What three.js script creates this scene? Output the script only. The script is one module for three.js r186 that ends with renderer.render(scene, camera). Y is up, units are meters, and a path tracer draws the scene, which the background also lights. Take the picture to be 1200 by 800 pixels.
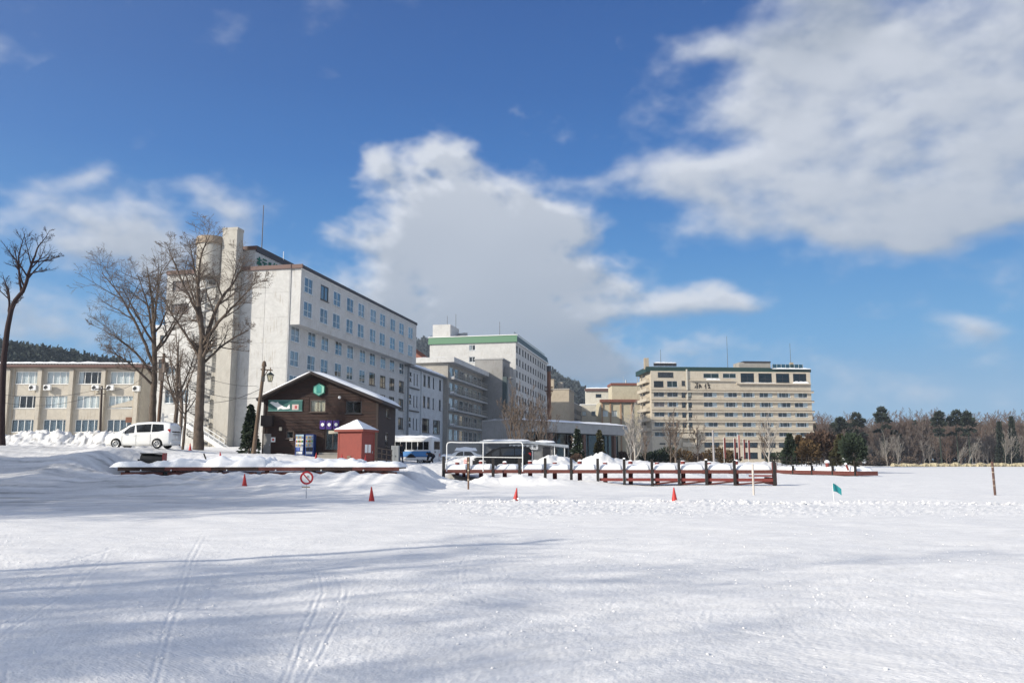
import * as THREE from 'three';
import { mergeGeometries } from 'three/addons/utils/BufferGeometryUtils.js';
import { RoundedBoxGeometry } from 'three/addons/geometries/RoundedBoxGeometry.js';
import { MarchingCubes } from 'three/addons/objects/MarchingCubes.js';
import { Brush, Evaluator, SUBTRACTION } from 'three-bvh-csg';
import { createNoise2D, createNoise3D } from 'simplex-noise';

/* ---------- camera, sky, sun, exposure ---------- */
const scene = new THREE.Scene();
const PITCH = Math.atan(141 / 968), EYE = 1.7;
const camera = new THREE.PerspectiveCamera(2 * Math.atan(400 / 968) * 180 / Math.PI, 1.5, 0.1, 9000);
camera.position.set(0, EYE, 0);
camera.rotation.x = PITCH;
const renderer = new THREE.WebGLRenderer({ antialias: true });
renderer.toneMapping = THREE.LinearToneMapping;
renderer.toneMappingExposure = 1.08;
renderer.shadowMap.enabled = true;

const SUN_AZ = 59 * Math.PI / 180, SUN_EL = 24 * Math.PI / 180;           // the sun stands to the left of and behind the viewer
const sunDir = new THREE.Vector3(-Math.sin(SUN_AZ) * Math.cos(SUN_EL), Math.sin(SUN_EL), Math.cos(SUN_AZ) * Math.cos(SUN_EL));
const sun = new THREE.DirectionalLight(new THREE.Color().setRGB(1.0, 0.925, 0.80), 5.0);
sun.name = 'sun';
sun.position.copy(sunDir).multiplyScalar(400);
sun.castShadow = true;
sun.shadow.mapSize.set(4096, 4096);
Object.assign(sun.shadow.camera, { left: -200, right: 200, top: 160, bottom: -160, near: 10, far: 1200 });
scene.add(sun, sun.target);

function mulberry(a) { return () => { a = (a + 0x6d2b79f5) | 0; let t = Math.imul(a ^ (a >>> 15), 1 | a); t = (t + Math.imul(t ^ (t >>> 7), 61 | t)) ^ t; return ((t ^ (t >>> 14)) >>> 0) / 4294967296; }; }
const rnd = mulberry(20240217);
const n2 = createNoise2D(mulberry(11)), n2b = createNoise2D(mulberry(23)), n3 = createNoise3D(mulberry(37));
const clamp = (x, a = 0, b = 1) => Math.min(b, Math.max(a, x));
const sstep = (a, b, x) => { const t = clamp((x - a) / (b - a)); return t * t * (3 - 2 * t); };
const lerp = (a, b, t) => a + (b - a) * t;

function makeSky() {
  const W = 4096, Hh = 2048, data = new Float32Array(W * Hh * 4);
  // clouds: [azimuth, elevation, half width, half height (degrees), weight, greyness of the underside, softness of the edge]; azimuth 0 is straight ahead, positive to the right
  const C = [[-3.6,13.8,6.4,6.0,1.10,0.28,0.05],[-6.8,19.8,3.7,2.1,0.90,0.08,0.05],[-9.9,20.7,1.8,0.9,0.70,0.05,0.05],[0.6,16.6,3.8,3.2,0.9,0.2,0.05],[-8.2,14.4,3.2,3.6,0.75,0.35,0.05],[-1.8,9.4,9.2,4.2,1.15,0.62,0.05],[4.2,7.0,6.0,2.2,0.75,0.9,0.05],[-0.6,12.4,5.0,5.2,1.00,0.45,0.05],[21.5,19.3,11.0,4.3,1.45,0.05,0.8],[30.0,21.1,10.0,7.0,1.5,0.12,0.8],[13.0,18.5,5.2,2.1,1.05,0.04,0.8],[7.6,19.7,2.6,0.7,0.4,0.05,0.8],[21.2,28.0,5.8,2.9,1.20,0.75,0.8],[28.6,15.4,10.1,2.0,0.90,0.3,0.8],[14.2,26.8,2.6,1.4,0.65,0.1,0.8],[35.6,23.1,7.5,6.1,1.00,0.3,0.8],[17.0,24.5,3.9,2.3,0.90,0.25,0.8],[10.6,28.0,1.5,1.0,0.35,0.1,0.8],[12.4,10.4,6.4,0.85,1.25,0.0,0.3],[6.0,10.9,2.4,0.7,0.60,0.2,0.3],[-27.6,14.6,5.3,2.5,0.95,0.3,0.5],[-30.2,17.4,2.4,1.1,0.50,0.2,0.5],[-27.8,18.3,1.5,0.9,0.45,0.2,0.5],[-23.7,13.0,5.0,2.1,0.85,0.35,0.5],[-29.9,8.0,7.2,3.1,0.80,0.45,0.5],[-24.5,20.4,1.1,0.6,0.3,0.2,1],[-20.0,16.9,2.5,1.6,0.40,0.2,0.5],[-18.3,15.2,3.4,1.7,0.50,0.3,0.5],[-23.9,27.8,15.1,2.1,0.16,0.2,1],[-10.1,29.6,7.5,1.5,0.15,0.2,1],[-32.6,24.7,2.8,1.4,0.2,0.3,1],[30.0,7.8,2.1,0.9,0.85,0.35,0.5],[25.5,4.5,9.7,2.1,0.50,0.4,0.5],[12.9,6.6,5.5,1.6,0.45,0.5,0.5],[31.4,10.1,1.7,1.3,0.35,0.3,0.5],[-13.1,12.1,3.5,5.1,0.18,0.4,0.5]];
  const r = mulberry(5);
  for (let k = 0; k < 150; k++) {                                         // the same broken cloud goes on round the rest of the sky
    const az = 46 + r() * 268, el = 5 + 68 * Math.pow(r(), 1.5), s = 0.6 + r();
    C.push([az > 180 ? az - 360 : az, el, 8.5 * s, 3.6 * s * (0.5 + el / 42), 0.6 + 0.6 * r(), 0.1 + 0.5 * r(), r()]);
  }
  const rows = Array.from({ length: 181 }, () => []);
  for (const c of C) for (let e = Math.max(0, Math.floor(2 * (c[1] - c[3] * 2.3 - 2))); e <= Math.min(180, Math.ceil(2 * (c[1] + c[3] * 2.3 + 2))); e++) rows[e].push(c);
  const fbm = (x, y, z, o) => { let s = 0, a = 0.5; for (let i = 0; i < o; i++) { s += a * n3(x, y, z); x *= 2.07; y *= 2.07; z *= 2.07; a *= 0.5; } return s; };
  const field = (az, el) => {
    let s = 0, g = 0, f = 0;
    for (const c of rows[clamp(Math.round(el * 2), 0, 180)]) {
      let d = Math.abs(az - c[0]); if (d > 180) d = 360 - d;
      const q = (d * d) / (c[2] * c[2]) + ((el - c[1]) ** 2) / (c[3] * c[3]);
      if (q < 5.2) { const w = c[4] * Math.exp(-q * 1.15); s += w; g += w * (c[5] + 0.22 * (c[1] - el) / c[3]); f += w * c[6]; }
    }
    grey = s > 1e-4 ? g / s : 0; soft = s > 1e-4 ? f / s : 0;
    return s;
  };
  let grey = 0, soft = 0, grain = 0;
  const dens = (az, el, o) => {
    const A = az * Math.PI / 180, E = el * Math.PI / 180, x = Math.cos(E) * Math.sin(A), y = Math.sin(E), z = Math.cos(E) * Math.cos(A);
    const wx = 1.8 * n3(x * 7, y * 13, z * 7), wy = 1.2 * n3(x * 7 + 9, y * 13, z * 7 + 4);
    const f0 = field(az + wx, el + wy);
    if (f0 < 0.05) return 0;
    const q = fbm(x * 9.5 + 3, y * 17, z * 9.5, o), b = o > 3 ? 0.5 - Math.abs(n3(x * 26, y * 40, z * 26)) - 0.5 * Math.abs(n3(x * 55, y * 80, z * 55)) : 0;   // billows
    grain = q; return sstep(0.22 - 0.12 * soft, 1.0 + 0.34 * soft, Math.min(f0, 1.3) * 0.88 + q * (0.46 + 0.1 * soft) + b * 0.15 * (1 - soft));
  };
  const AIR = [[0, 0.40, 0.53, 0.73], [3, 0.33, 0.50, 0.75], [8, 0.19, 0.42, 0.77], [14, 0.10, 0.29, 0.67], [20, 0.058, 0.195, 0.55], [25, 0.046, 0.15, 0.46], [31, 0.039, 0.119, 0.39], [60, 0.03, 0.085, 0.30], [90, 0.028, 0.08, 0.28]];
  for (let row = Hh / 2; row < Hh; row++) {
    const el = ((row + 0.5) / Hh - 0.5) * 180, E = el * Math.PI / 180;
    let q = 1; while (AIR[q][0] < el) q++;
    const f = (el - AIR[q - 1][0]) / (AIR[q][0] - AIR[q - 1][0]), air = [1, 2, 3].map((c) => lerp(AIR[q - 1][c], AIR[q][c], f));   // clear air: pale over the horizon, deep blue higher up
    for (let col = 0; col < W; col++) {
      const round = ((col + 0.5) / W - 0.5) * 360;                       // texture longitude; world x = cos, z = sin
      let az = round + 90; if (az > 180) az -= 360;
      const dx = Math.cos(E) * Math.cos(round * Math.PI / 180), dz = Math.cos(E) * Math.sin(round * Math.PI / 180), dy = Math.sin(E);
      const cs = dx * sunDir.x + dy * sunDir.y + dz * sunDir.z;
      const glow = 1.3 * Math.pow(clamp(cs * 0.5 + 0.5), 18) + 0.55 * Math.pow(clamp(cs * 0.5 + 0.5), 5);   // air scatters forward round the sun
      let rr = air[0] * 0.86 + glow * 0.95, gg = air[1] * 1.02 + glow * 0.9, bb = air[2] + glow * 0.8;
      const d = dens(az, el, 5);
      if (d > 0.003) {
        const gr = grey, gq = grain, sf = soft, toward = dens(az - 0.8, el + 0.7, 4);
        const lit = clamp(1.0 - 0.78 * gr * sstep(0.15, 0.9, d) - 0.85 * (toward - d) * (1 - 0.6 * sf) - 0.10 * toward + 0.16 * sf * gq, 0.05, 1.15);
        const up = sstep(2, 10, el), g = 1 + glow * 0.7;
        const cr = lerp(0.235, 0.70, lit) * g, cg = lerp(0.30, 0.735, lit) * g, cb = lerp(0.40, 0.82, lit) * g;
        const a = d * (0.94 - 0.25 * (1 - up));
        rr = lerp(rr, cr, a); gg = lerp(gg, cg, a); bb = lerp(bb, cb, a);
      }
      const i = (row * W + col) * 4;
      data[i] = rr * 0.87; data[i + 1] = gg * 0.88; data[i + 2] = bb * 0.87; data[i + 3] = 1;
    }
  }
  for (let row = 0; row < Hh / 2; row++) for (let col = 0; col < W; col++) { const i = (row * W + col) * 4; data[i] = 0.5; data[i + 1] = 0.55; data[i + 2] = 0.62; data[i + 3] = 1; }
  const t = new THREE.DataTexture(data, W, Hh, THREE.RGBAFormat, THREE.FloatType);
  t.mapping = THREE.EquirectangularReflectionMapping; t.magFilter = THREE.LinearFilter; t.needsUpdate = true;
  return t;
}
const skyTexture = makeSky();
scene.background = skyTexture;
scene.environment = skyTexture;

/* ---------- helpers ---------- */
// a point of the place, given where it is seen and how far ahead it stands (metres)
const CP = Math.cos(PITCH), SP = Math.sin(PITCH);
function at(px, py, D) { const u = px - 600, v = py - 400, fw = 968 * CP + v * SP, up = 968 * SP - v * CP; return new THREE.Vector3(u / fw * D, EYE + up / fw * D, -D); }
const gx = (px, D) => (px - 600) / 978.2 * D;                              // sideways position of a thing standing near eye level
const onIce = (px, py, h = 0) => { const p = at(px, py, 1), D = (h - EYE) / (p.y - EYE); return at(px, py, D); };

const numbers = new Map();
function numbered(name) { const n = numbers.get(name) ?? 0; numbers.set(name, n + 1); return n ? name + '_' + String(n).padStart(3, '0') : name; }
function tag(o, label, category, group, kind) { if (label) o.userData.label = label; if (category) o.userData.category = category; if (group) o.userData.group = group; if (kind) o.userData.kind = kind; return o; }
function thing(name, label, category, x, y, z, turn = 0, group) { const o = new THREE.Group(); o.name = numbered(name); o.position.set(x, y, z); o.rotation.y = turn; scene.add(o); return tag(o, label, category, group); }
function single(name, geo, mat, label, category, group) { const o = mk(numbered(name), geo, mat, scene); return tag(o, label, category, group); }
function mk(name, geo, mat, parent) { const m = new THREE.Mesh(geo, mat); m.name = name; m.castShadow = m.receiveShadow = true; if (parent) parent.add(m); return m; }
function copyOf(root, label, x, y, z, turn, s = 1) { const r = root.clone(); r.name = numbered(root.name.replace(/_\d\d\d$/, '')); r.userData = { ...root.userData }; scene.add(r); r.position.set(x, y, z); r.rotation.y = turn; r.scale.multiplyScalar(s); if (label) r.userData.label = label; return r; }
const clean = (g) => { let h = g.index ? g.toNonIndexed() : g; for (const k of Object.keys(h.attributes)) if (!['position', 'normal', 'uv'].includes(k)) h.deleteAttribute(k); if (!h.attributes.uv) h.setAttribute('uv', new THREE.BufferAttribute(new Float32Array(h.attributes.position.count * 2), 2)); return h; };
const merge = (list) => mergeGeometries(list.map(clean), false);
// a box given by its centre and size, with uv in metres
function bx(w, h, d, x = 0, y = 0, z = 0, ry = 0, rx = 0, rz = 0) {
  const g = new THREE.BoxGeometry(w, h, d), uv = g.attributes.uv, n = g.attributes.normal, p = g.attributes.position;
  for (let i = 0; i < uv.count; i++) { const ax = Math.abs(n.getX(i)), ay = Math.abs(n.getY(i)); uv.setXY(i, ax > 0.5 ? p.getZ(i) + z : p.getX(i) + x, ay > 0.5 ? p.getZ(i) + z : p.getY(i) + y); }
  if (rx) g.rotateX(rx); if (rz) g.rotateZ(rz); if (ry) g.rotateY(ry);
  return g.translate(x, y, z);
}
function rbx(w, h, d, r, x = 0, y = 0, z = 0, seg = 2) { return new RoundedBoxGeometry(w, h, d, seg, r).translate(x, y, z); }
function cyl(r0, r1, h, x = 0, y = 0, z = 0, seg = 12) { return new THREE.CylinderGeometry(r1, r0, h, seg).translate(x, y + h / 2, z); }   // r0 below, base at y
function rod(a, b, r, seg = 6, r2 = r) { const A = new THREE.Vector3(...a), B = new THREE.Vector3(...b), d = B.clone().sub(A), g = new THREE.CylinderGeometry(r2, r, d.length(), seg); g.applyQuaternion(new THREE.Quaternion().setFromUnitVectors(new THREE.Vector3(0, 1, 0), d.clone().normalize())); return g.translate((A.x + B.x) / 2, (A.y + B.y) / 2, (A.z + B.z) / 2); }
function tube(pts, r, n = 24, seg = 6) { return new THREE.TubeGeometry(new THREE.CatmullRomCurve3(pts.map((p) => new THREE.Vector3(...p))), n, r, seg, false); }
function prism(pts, depth, bevel = 0) { const s = new THREE.Shape(pts.map(([x, y]) => new THREE.Vector2(x, y))); return new THREE.ExtrudeGeometry(s, { depth, bevelEnabled: bevel > 0, bevelSize: bevel, bevelThickness: bevel, bevelSegments: 1 }); }

const lin = (r, g, b) => new THREE.Color().setRGB(r, g, b);
function std(r, g, b, roughness = 0.8, extra = {}) { const m = new THREE.MeshStandardMaterial({ color: lin(r, g, b), roughness, ...extra }); return m; }
const wrapN = (n) => n;
// tileable noise textures: the colour varies round 1 so that it multiplies a material's colour
function tex(size, fn, srgb = true) {
  const d = new Uint8Array(size * size * 4);
  for (let y = 0; y < size; y++) for (let x = 0; x < size; x++) { const c = fn(x / size, y / size, x, y), i = (y * size + x) * 4; d[i] = clamp(c[0]) * 255; d[i + 1] = clamp(c[1]) * 255; d[i + 2] = clamp(c[2]) * 255; d[i + 3] = 255; }
  const t = new THREE.DataTexture(d, size, size, THREE.RGBAFormat); t.wrapS = t.wrapT = THREE.RepeatWrapping; t.magFilter = THREE.LinearFilter; t.minFilter = THREE.LinearMipmapLinearFilter; t.generateMipmaps = true; if (srgb) t.colorSpace = THREE.SRGBColorSpace; t.needsUpdate = true; return t;
}
// noise that repeats over the unit square
function tn(u, v, f, seed = 0) { const a = u * 2 * Math.PI, b = v * 2 * Math.PI, R = f / (2 * Math.PI); return n3(Math.cos(a) * R + seed, Math.sin(a) * R + Math.cos(b) * R * 1.31, Math.sin(b) * R + seed * 0.7); }
function rep(t, sx, sy) { const c = t.clone(); c.repeat.set(sx, sy); c.needsUpdate = true; return c; }
/* ---------- the ground: one sheet of snow, ice below the shore ---------- */
const SHORE = [[-400, 8], [-60, 24], [-36, 32], [-24, 39], [-16, 42], [-7, 45], [-5.4, 54], [-4, 60.2], [0.5, 62.6], [6, 63.8], [12, 65.5], [19, 67.5], [23, 80], [30, 104], [38, 121], [47, 124], [52, 150], [66, 200], [104, 300], [150, 322], [240, 326], [420, 318], [900, 250], [2600, 200]];
const LAND = [...SHORE, [2600, 4000], [-4000, 4000], [-4000, 8]];
function shoreDistance(X, D) {
  let best = 1e9, inside = false;
  for (let i = 0; i < SHORE.length - 1; i++) {
    const [ax, ay] = SHORE[i], [qx, qy] = SHORE[i + 1], ex = qx - ax, ey = qy - ay, t = clamp(((X - ax) * ex + (D - ay) * ey) / (ex * ex + ey * ey)), u = X - ax - ex * t, v = D - ay - ey * t, d = u * u + v * v;
    if (d < best) best = d;
  }
  for (let i = 0, j = LAND.length - 1; i < LAND.length; j = i++) { const [xi, yi] = LAND[i], [xj, yj] = LAND[j]; if ((yi > D) !== (yj > D) && X < ((xj - xi) * (D - yi)) / (yj - yi) + xi) inside = !inside; }
  return Math.sqrt(best) * (inside ? 1 : -1);
}
function curve(table, x) { if (x <= table[0][0]) return table[0][1]; for (let i = 1; i < table.length; i++) if (x <= table[i][0]) { const [a, p] = table[i - 1], [b, q] = table[i]; return lerp(p, q, sstep(a, b, x)); } return table[table.length - 1][1]; }
const LEVEL = [[-45, 2.95], [-27, 2.65], [-21, 2.28], [-12, 1.8], [-8, 1.45], [0, 1.3], [20, 1.35], [60, 1.3], [100, 1.0]];
// heaps thrown up by the plough: [x, distance, half width, half depth, height, roughness]
const HEAPS = [[-44, 72, 5, 3, 0.65, 0.4], [-40.5, 70.5, 3.5, 2.2, 0.7, 0.45], [-36.5, 71, 4.2, 2.4, 1.0, 0.6], [-33.6, 70, 2.4, 2.0, 0.8, 0.6], [-47, 69, 5, 3, 0.7, 0.5], [-30, 72, 2.2, 1.6, 0.5, 0.4],
  [-10.2, 52.9, 1.5, 1.3, 0.55, 0.6], [-8.4, 52.6, 1.3, 1.2, 0.62, 0.6], [-12.6, 52.8, 1.6, 1.0, 0.32, 0.5], [-21.5, 53, 1.8, 1.2, 0.38, 0.5], [-16.6, 52.6, 2.2, 1.0, 0.3, 0.5], [-19.0, 52.7, 1.2, 0.9, 0.3, 0.5], [-23.9, 51.6, 1.8, 1.2, 0.5, 0.4],
  [-6.2, 56.5, 2.0, 2.4, 0.12, 0.6], [-4.6, 58.5, 1.6, 2.0, 0.35, 0.5], [-2.0, 60.6, 1.4, 1.3, 0.62, 0.35], [0.4, 60.6, 1.6, 1.2, 0.66, 0.3], [2.8, 60.0, 2.4, 1.3, 0.5, 0.2], [-4.2, 54.5, 2.2, 3.0, 0.5, 0.35], [5.6, 61.2, 2.6, 1.2, 0.3, 0.2],
  [-16.5, 66.3, 3.5, 0.8, 0.12, 0.3], [-5.5, 74, 3.5, 1.5, 0.18, 0.4], [-2.5, 73, 2.4, 1.4, 0.75, 0.5], [-5.0, 72.5, 1.6, 1.2, 0.35, 0.5], [3.2, 74, 1.9, 1.6, 0.85, 0.5], [4.8, 75, 1.6, 1.4, 0.5, 0.5], [8.0, 79, 1.9, 1.6, 0.95, 0.4], [10.0, 80, 2.6, 1.6, 0.5, 0.4], [15, 78, 4, 2, 0.35, 0.4],
  [19.5, 80, 3.2, 2.5, 0.75, 0.4], [22.5, 84, 2.6, 2.5, 0.6, 0.4], [13.5, 92, 4, 3, 0.5, 0.4], [30, 118, 8, 4, 0.5, 0.4], [40, 128, 8, 4, 0.6, 0.4], [13.75, 35.6, 1.1, 0.9, 0.24, 0.4], [13.0, 35.3, 2.2, 0.9, 0.1, 0.4]];
const onTrack = (list) => list.map(([px, py]) => { const p = onIce(px, py); return [p.x, -p.z]; });
// ski and sledge tracks pressed into the snow in front
const TRACKS = [[[176, 800], [190, 745], [206, 700], [220, 655], [236, 626]], [[184, 800], [199, 745], [214, 700], [227, 655], [242, 628]], [[328, 800], [346, 755], [362, 715], [372, 690], [368, 670], [348, 656], [318, 648]], [[336, 800], [354, 755], [370, 715], [379, 690], [374, 669], [354, 654]],
  [[348, 800], [376, 752], [394, 715], [400, 690], [394, 674]], [[355, 800], [384, 752], [402, 715], [408, 690]], [[0, 752], [50, 715], [90, 688], [118, 660], [128, 640]], [[-20, 740], [40, 708], [80, 684], [108, 658]], [[0, 690], [60, 668], [140, 640], [300, 618], [520, 606]],
  [[236, 710], [252, 688], [262, 672]], [[300, 690], [420, 672], [600, 654], [820, 640], [1200, 628]], [[480, 720], [640, 690], [800, 668], [1000, 655], [1200, 648]], [[620, 650], [760, 664], [900, 684], [1080, 712], [1200, 735]], [[600, 640], [760, 652], [920, 668], [1200, 700]], [[520, 700], [660, 706], [800, 728], [960, 760]]].map(onTrack);
{ const R = mulberry(61); for (let k = 0; k < 40; k++) { let x = (R() * 2 - 1) * 9, d = 6 + R() * 20, a = R() * 6.28, bend = (R() - 0.5) * 0.16; const l = []; for (let s = 0; s < 9; s++) { l.push([x, d]); x += Math.cos(a) * 1.5; d += Math.sin(a) * 1.5; a += bend; } TRACKS.push(l, l.map(([u, v]) => [u + 0.11, v + 0.04])); } }
const RIDGE = [[-3, 36.2], [0, 35.6], [6, 34.6], [13, 34.2], [22, 33.4], [40, 32]];
function polyDistance(list, X, D) { let best = 1e9; for (let i = 0; i < list.length - 1; i++) { const [ax, ay] = list[i], [qx, qy] = list[i + 1], ex = qx - ax, ey = qy - ay, t = clamp(((X - ax) * ex + (D - ay) * ey) / (ex * ex + ey * ey)), u = X - ax - ex * t, v = D - ay - ey * t, d = u * u + v * v; if (d < best) best = d; } return Math.sqrt(best); }
function heightAt(X, D) {
  const sd = shoreDistance(X, D);
  let h = 0;
  if (sd > -1) {
    const left = sstep(-20, -30, X), width = lerp(9.5, 20, left), level = curve(LEVEL, X) + 0.75 * sstep(78, 104, D) * sstep(-12, -24, X);
    h = level * sstep(-0.5, width, sd) * 1.0;
    if (X > 90 && D > 200) h = 1.0 * sstep(0, 8, sd) + 5 * sstep(15, 140, sd);
  }
  const wx = sstep(-26.5, -23.6, X) * sstep(-4.4, -6.6, X);                 // below and behind the timber dock
  if (wx > 0 && D > 36 && D < 62) {
    const pr = D < 49.2 ? lerp(0, 1.06 + 0.12 * n2(X * 0.9, 3), sstep(39.5, 48.8, D)) - 0.42 * Math.exp(-(((X + 21.2) / 1.3) ** 2) - ((D - 49) / 0.9) ** 2) - 0.12 * clamp(n2b(X * 0.8, 9)) * sstep(48, 49.2, D) : D < 52.3 ? 0.55 : lerp(0.55, curve(LEVEL, X), sstep(52.3, 54.5, D) * 0.62 + 0.38 * sstep(53, 60, D));
    h = lerp(h, pr, wx * sstep(62, 59, D));
  }
  if (D > 380) h = lerp(h, 2, sstep(380, 500, D));
  const far = sstep(220, 90, D);
  if (far > 0 && sd > -14) for (const [hx, hd, rx, rd, hh, q] of HEAPS) {
    const a = (X - hx) / rx, b = (D - hd) / rd, r = a * a + b * b;
    if (r < 3.6) { const lump = 1 + q * (0.5 * n2(X * 0.55, D * 0.55) + 0.34 * n2b(X * 1.3, D * 1.2) + 0.16 * n2(X * 2.9, D * 2.4)); h += hh * Math.exp(-r * 1.3) * lump; }
  }
  // wind and traffic: broad swells, then ruts that run along the shore road, then a crumbly crust
  h += far * (0.045 * n2(X * 0.11, D * 0.16) + 0.02 * n2b(X * 0.4, D * 0.55));
  if (D > 0.5 && D < 46 && X > -30) {
    const near = sstep(46, 30, D);
    h += near * 0.008 * n2(X * 0.3 + 5, D * 1.1) + near * 0.004 * n2b(X * 1.2 + D * 0.8, D * 2.2 - X * 0.5);
    h += sstep(24, 12, D) * (0.003 * n2(X * 2.9, D * 2.9) + 0.0035 * n2b(X * 9, D * 9) + 0.002 * n2(X * 21, D * 17));
    const road = sstep(26, 28.5, D) * sstep(35.2, 33.5, D) * sstep(-6, 2, X);                 // churned by the groomer
    if (road > 0) h += road * (0.03 * Math.abs(n2(X * 0.55, D * 2.6)) + 0.035 * clamp(n2b(X * 2.6, D * 2.6)) + 0.02 * n2(X * 6, D * 6));
    if (D > 30 && D < 39 && X > -6) { const d = polyDistance(RIDGE, X, D); if (d < 1.2) h += Math.exp(-d * d * 5) * (0.07 + 0.07 * n2(X * 1.7, D * 1.7) + 0.05 * n2b(X * 4.5, D * 4.5)); }
    if (D < 30) for (let k = 0; k < TRACKS.length; k++) {
      const d = polyDistance(TRACKS[k], X, D);
      if (d < 0.5) { const old = k >= 15, w = k < 7 ? 0.018 : old ? 0.016 : 0.05, dep = (k < 7 ? 0.0065 : old ? 0.004 : 0.006) * clamp(0.75 + 0.7 * n2(X * 1.3 + k, D * 1.3)); h += -dep * Math.exp(-(d * d) / (w * w)) + dep * 0.3 * Math.exp(-((d - w * 2.2) ** 2) / (w * w)); if (k > 7 && !old && d < 0.3) h += 0.003 * Math.sin((X + D) * 20) * (1 - d / 0.3); }
    }
  } else if (sd > 0 && D < 130) h += 0.03 * n2(X * 0.9, D * 0.9) + 0.02 * n2b(X * 2.6, D * 2.6);
  return h;
}
const groundY = (X, D) => heightAt(X, D);
// the ramp and the parking place are packed, gritty ice with tyre streaks; thrown grit lies along the plough heaps
function dirt(X, D) {
  const road = sstep(-8, -17, X + 0.25 * (D - 40)) * sstep(25, 33, D) * sstep(69, 64, D) * (1 - sstep(-24.5, -23, X) * sstep(-5, -7, X) * sstep(46, 48.5, D));
  let t = 1;
  if (road > 0) { const a = X * 0.1 + D * 0.06, streak = n2(a, D * 0.75 - X * 0.12), fine = n2b(a * 2.2, D * 2.3 - X * 0.3); t -= road * clamp(0.16 + 0.14 * streak + 0.1 * fine + 0.22 * sstep(0.45, 0.8, streak * 0.7 + fine * 0.5)); }
  const grit = sstep(66.5, 68.5, D) * sstep(72, 69.5, D) * sstep(-47, -43, X) * sstep(-28, -31, X); if (grit > 0) t -= grit * 0.55 * sstep(0.25, 0.7, n2b(X * 2.6, D * 1.7) + 0.3 * n2(X * 0.7, D));
  return [t, t * (0.985 + 0.015 * t), t * (0.96 + 0.04 * t)];
}
function makeGround() {
  const pos = [], uv = [], idx = [], col = [];
  const radii = [0, 1.5, 3]; for (let r = 4; r < 40; r *= 1.0075) radii.push(r); for (let r = 40.2; r < 82; r *= 1.0035) radii.push(r); for (let r = 82.3; r < 130; r *= 1.01) radii.push(r); for (let r = 131; r < 420; r *= 1.03) radii.push(r); radii.push(520, 700, 1000, 1600, 2400);
  const angles = []; for (let a = -35; a <= 35.001; a += 70 / 760) angles.push(a); for (let a = 37; a < 325; a += 3) angles.push(a);
  const n = angles.length;
  for (const r of radii) for (const a of angles) { const A = a * Math.PI / 180, X = Math.sin(A) * r, D = Math.cos(A) * r; pos.push(X, heightAt(X, D), -D); uv.push(X / 6, D / 6); col.push(...dirt(X, D)); }
  for (let i = 0; i < radii.length - 1; i++) for (let j = 0; j < n; j++) { const k = (j + 1) % n, a = i * n + j, b = i * n + k, c = a + n, d = b + n; idx.push(a, d, c); if (i) idx.push(a, b, d); }
  const g = new THREE.BufferGeometry();
  g.setAttribute('position', new THREE.Float32BufferAttribute(pos, 3)); g.setAttribute('uv', new THREE.Float32BufferAttribute(uv, 2)); g.setAttribute('color', new THREE.Float32BufferAttribute(col, 3)); g.setIndex(idx); g.computeVertexNormals();
  return g;
}
const snowBump = tex(1024, (u, v) => { const a = 0.5 + 0.14 * tn(u, v, 18, 1) + 0.16 * tn(u, v, 47, 4) + 0.18 * tn(u, v, 118, 7) + 0.16 * tn(u, v, 260, 9); return [a, a, a]; }, false);
const snowTone = tex(512, (u, v) => { const a = 0.955 + 0.02 * tn(u, v, 9, 3) + 0.02 * tn(u, v, 34, 5), s = tn(u, v, 150, 8) > 0.86 ? 0.86 : 1; return [a * s, a * s, (a + 0.006) * s]; });
const groundSnow = new THREE.MeshStandardMaterial({ color: lin(0.905, 0.895, 0.862), roughness: 0.88, vertexColors: true, map: snowTone, bumpMap: snowBump, bumpScale: 0.009 });
const snow = std(0.88, 0.89, 0.90, 0.9);
const ground = mk('ground', makeGround(), groundSnow, scene);
ground.userData.kind = 'structure'; ground.userData.label = 'snow covered lake ice and shore with ski and sledge tracks'; ground.userData.category = 'ground';
/* ---------- materials of the buildings ---------- */
const RAD = Math.PI / 180;
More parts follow.
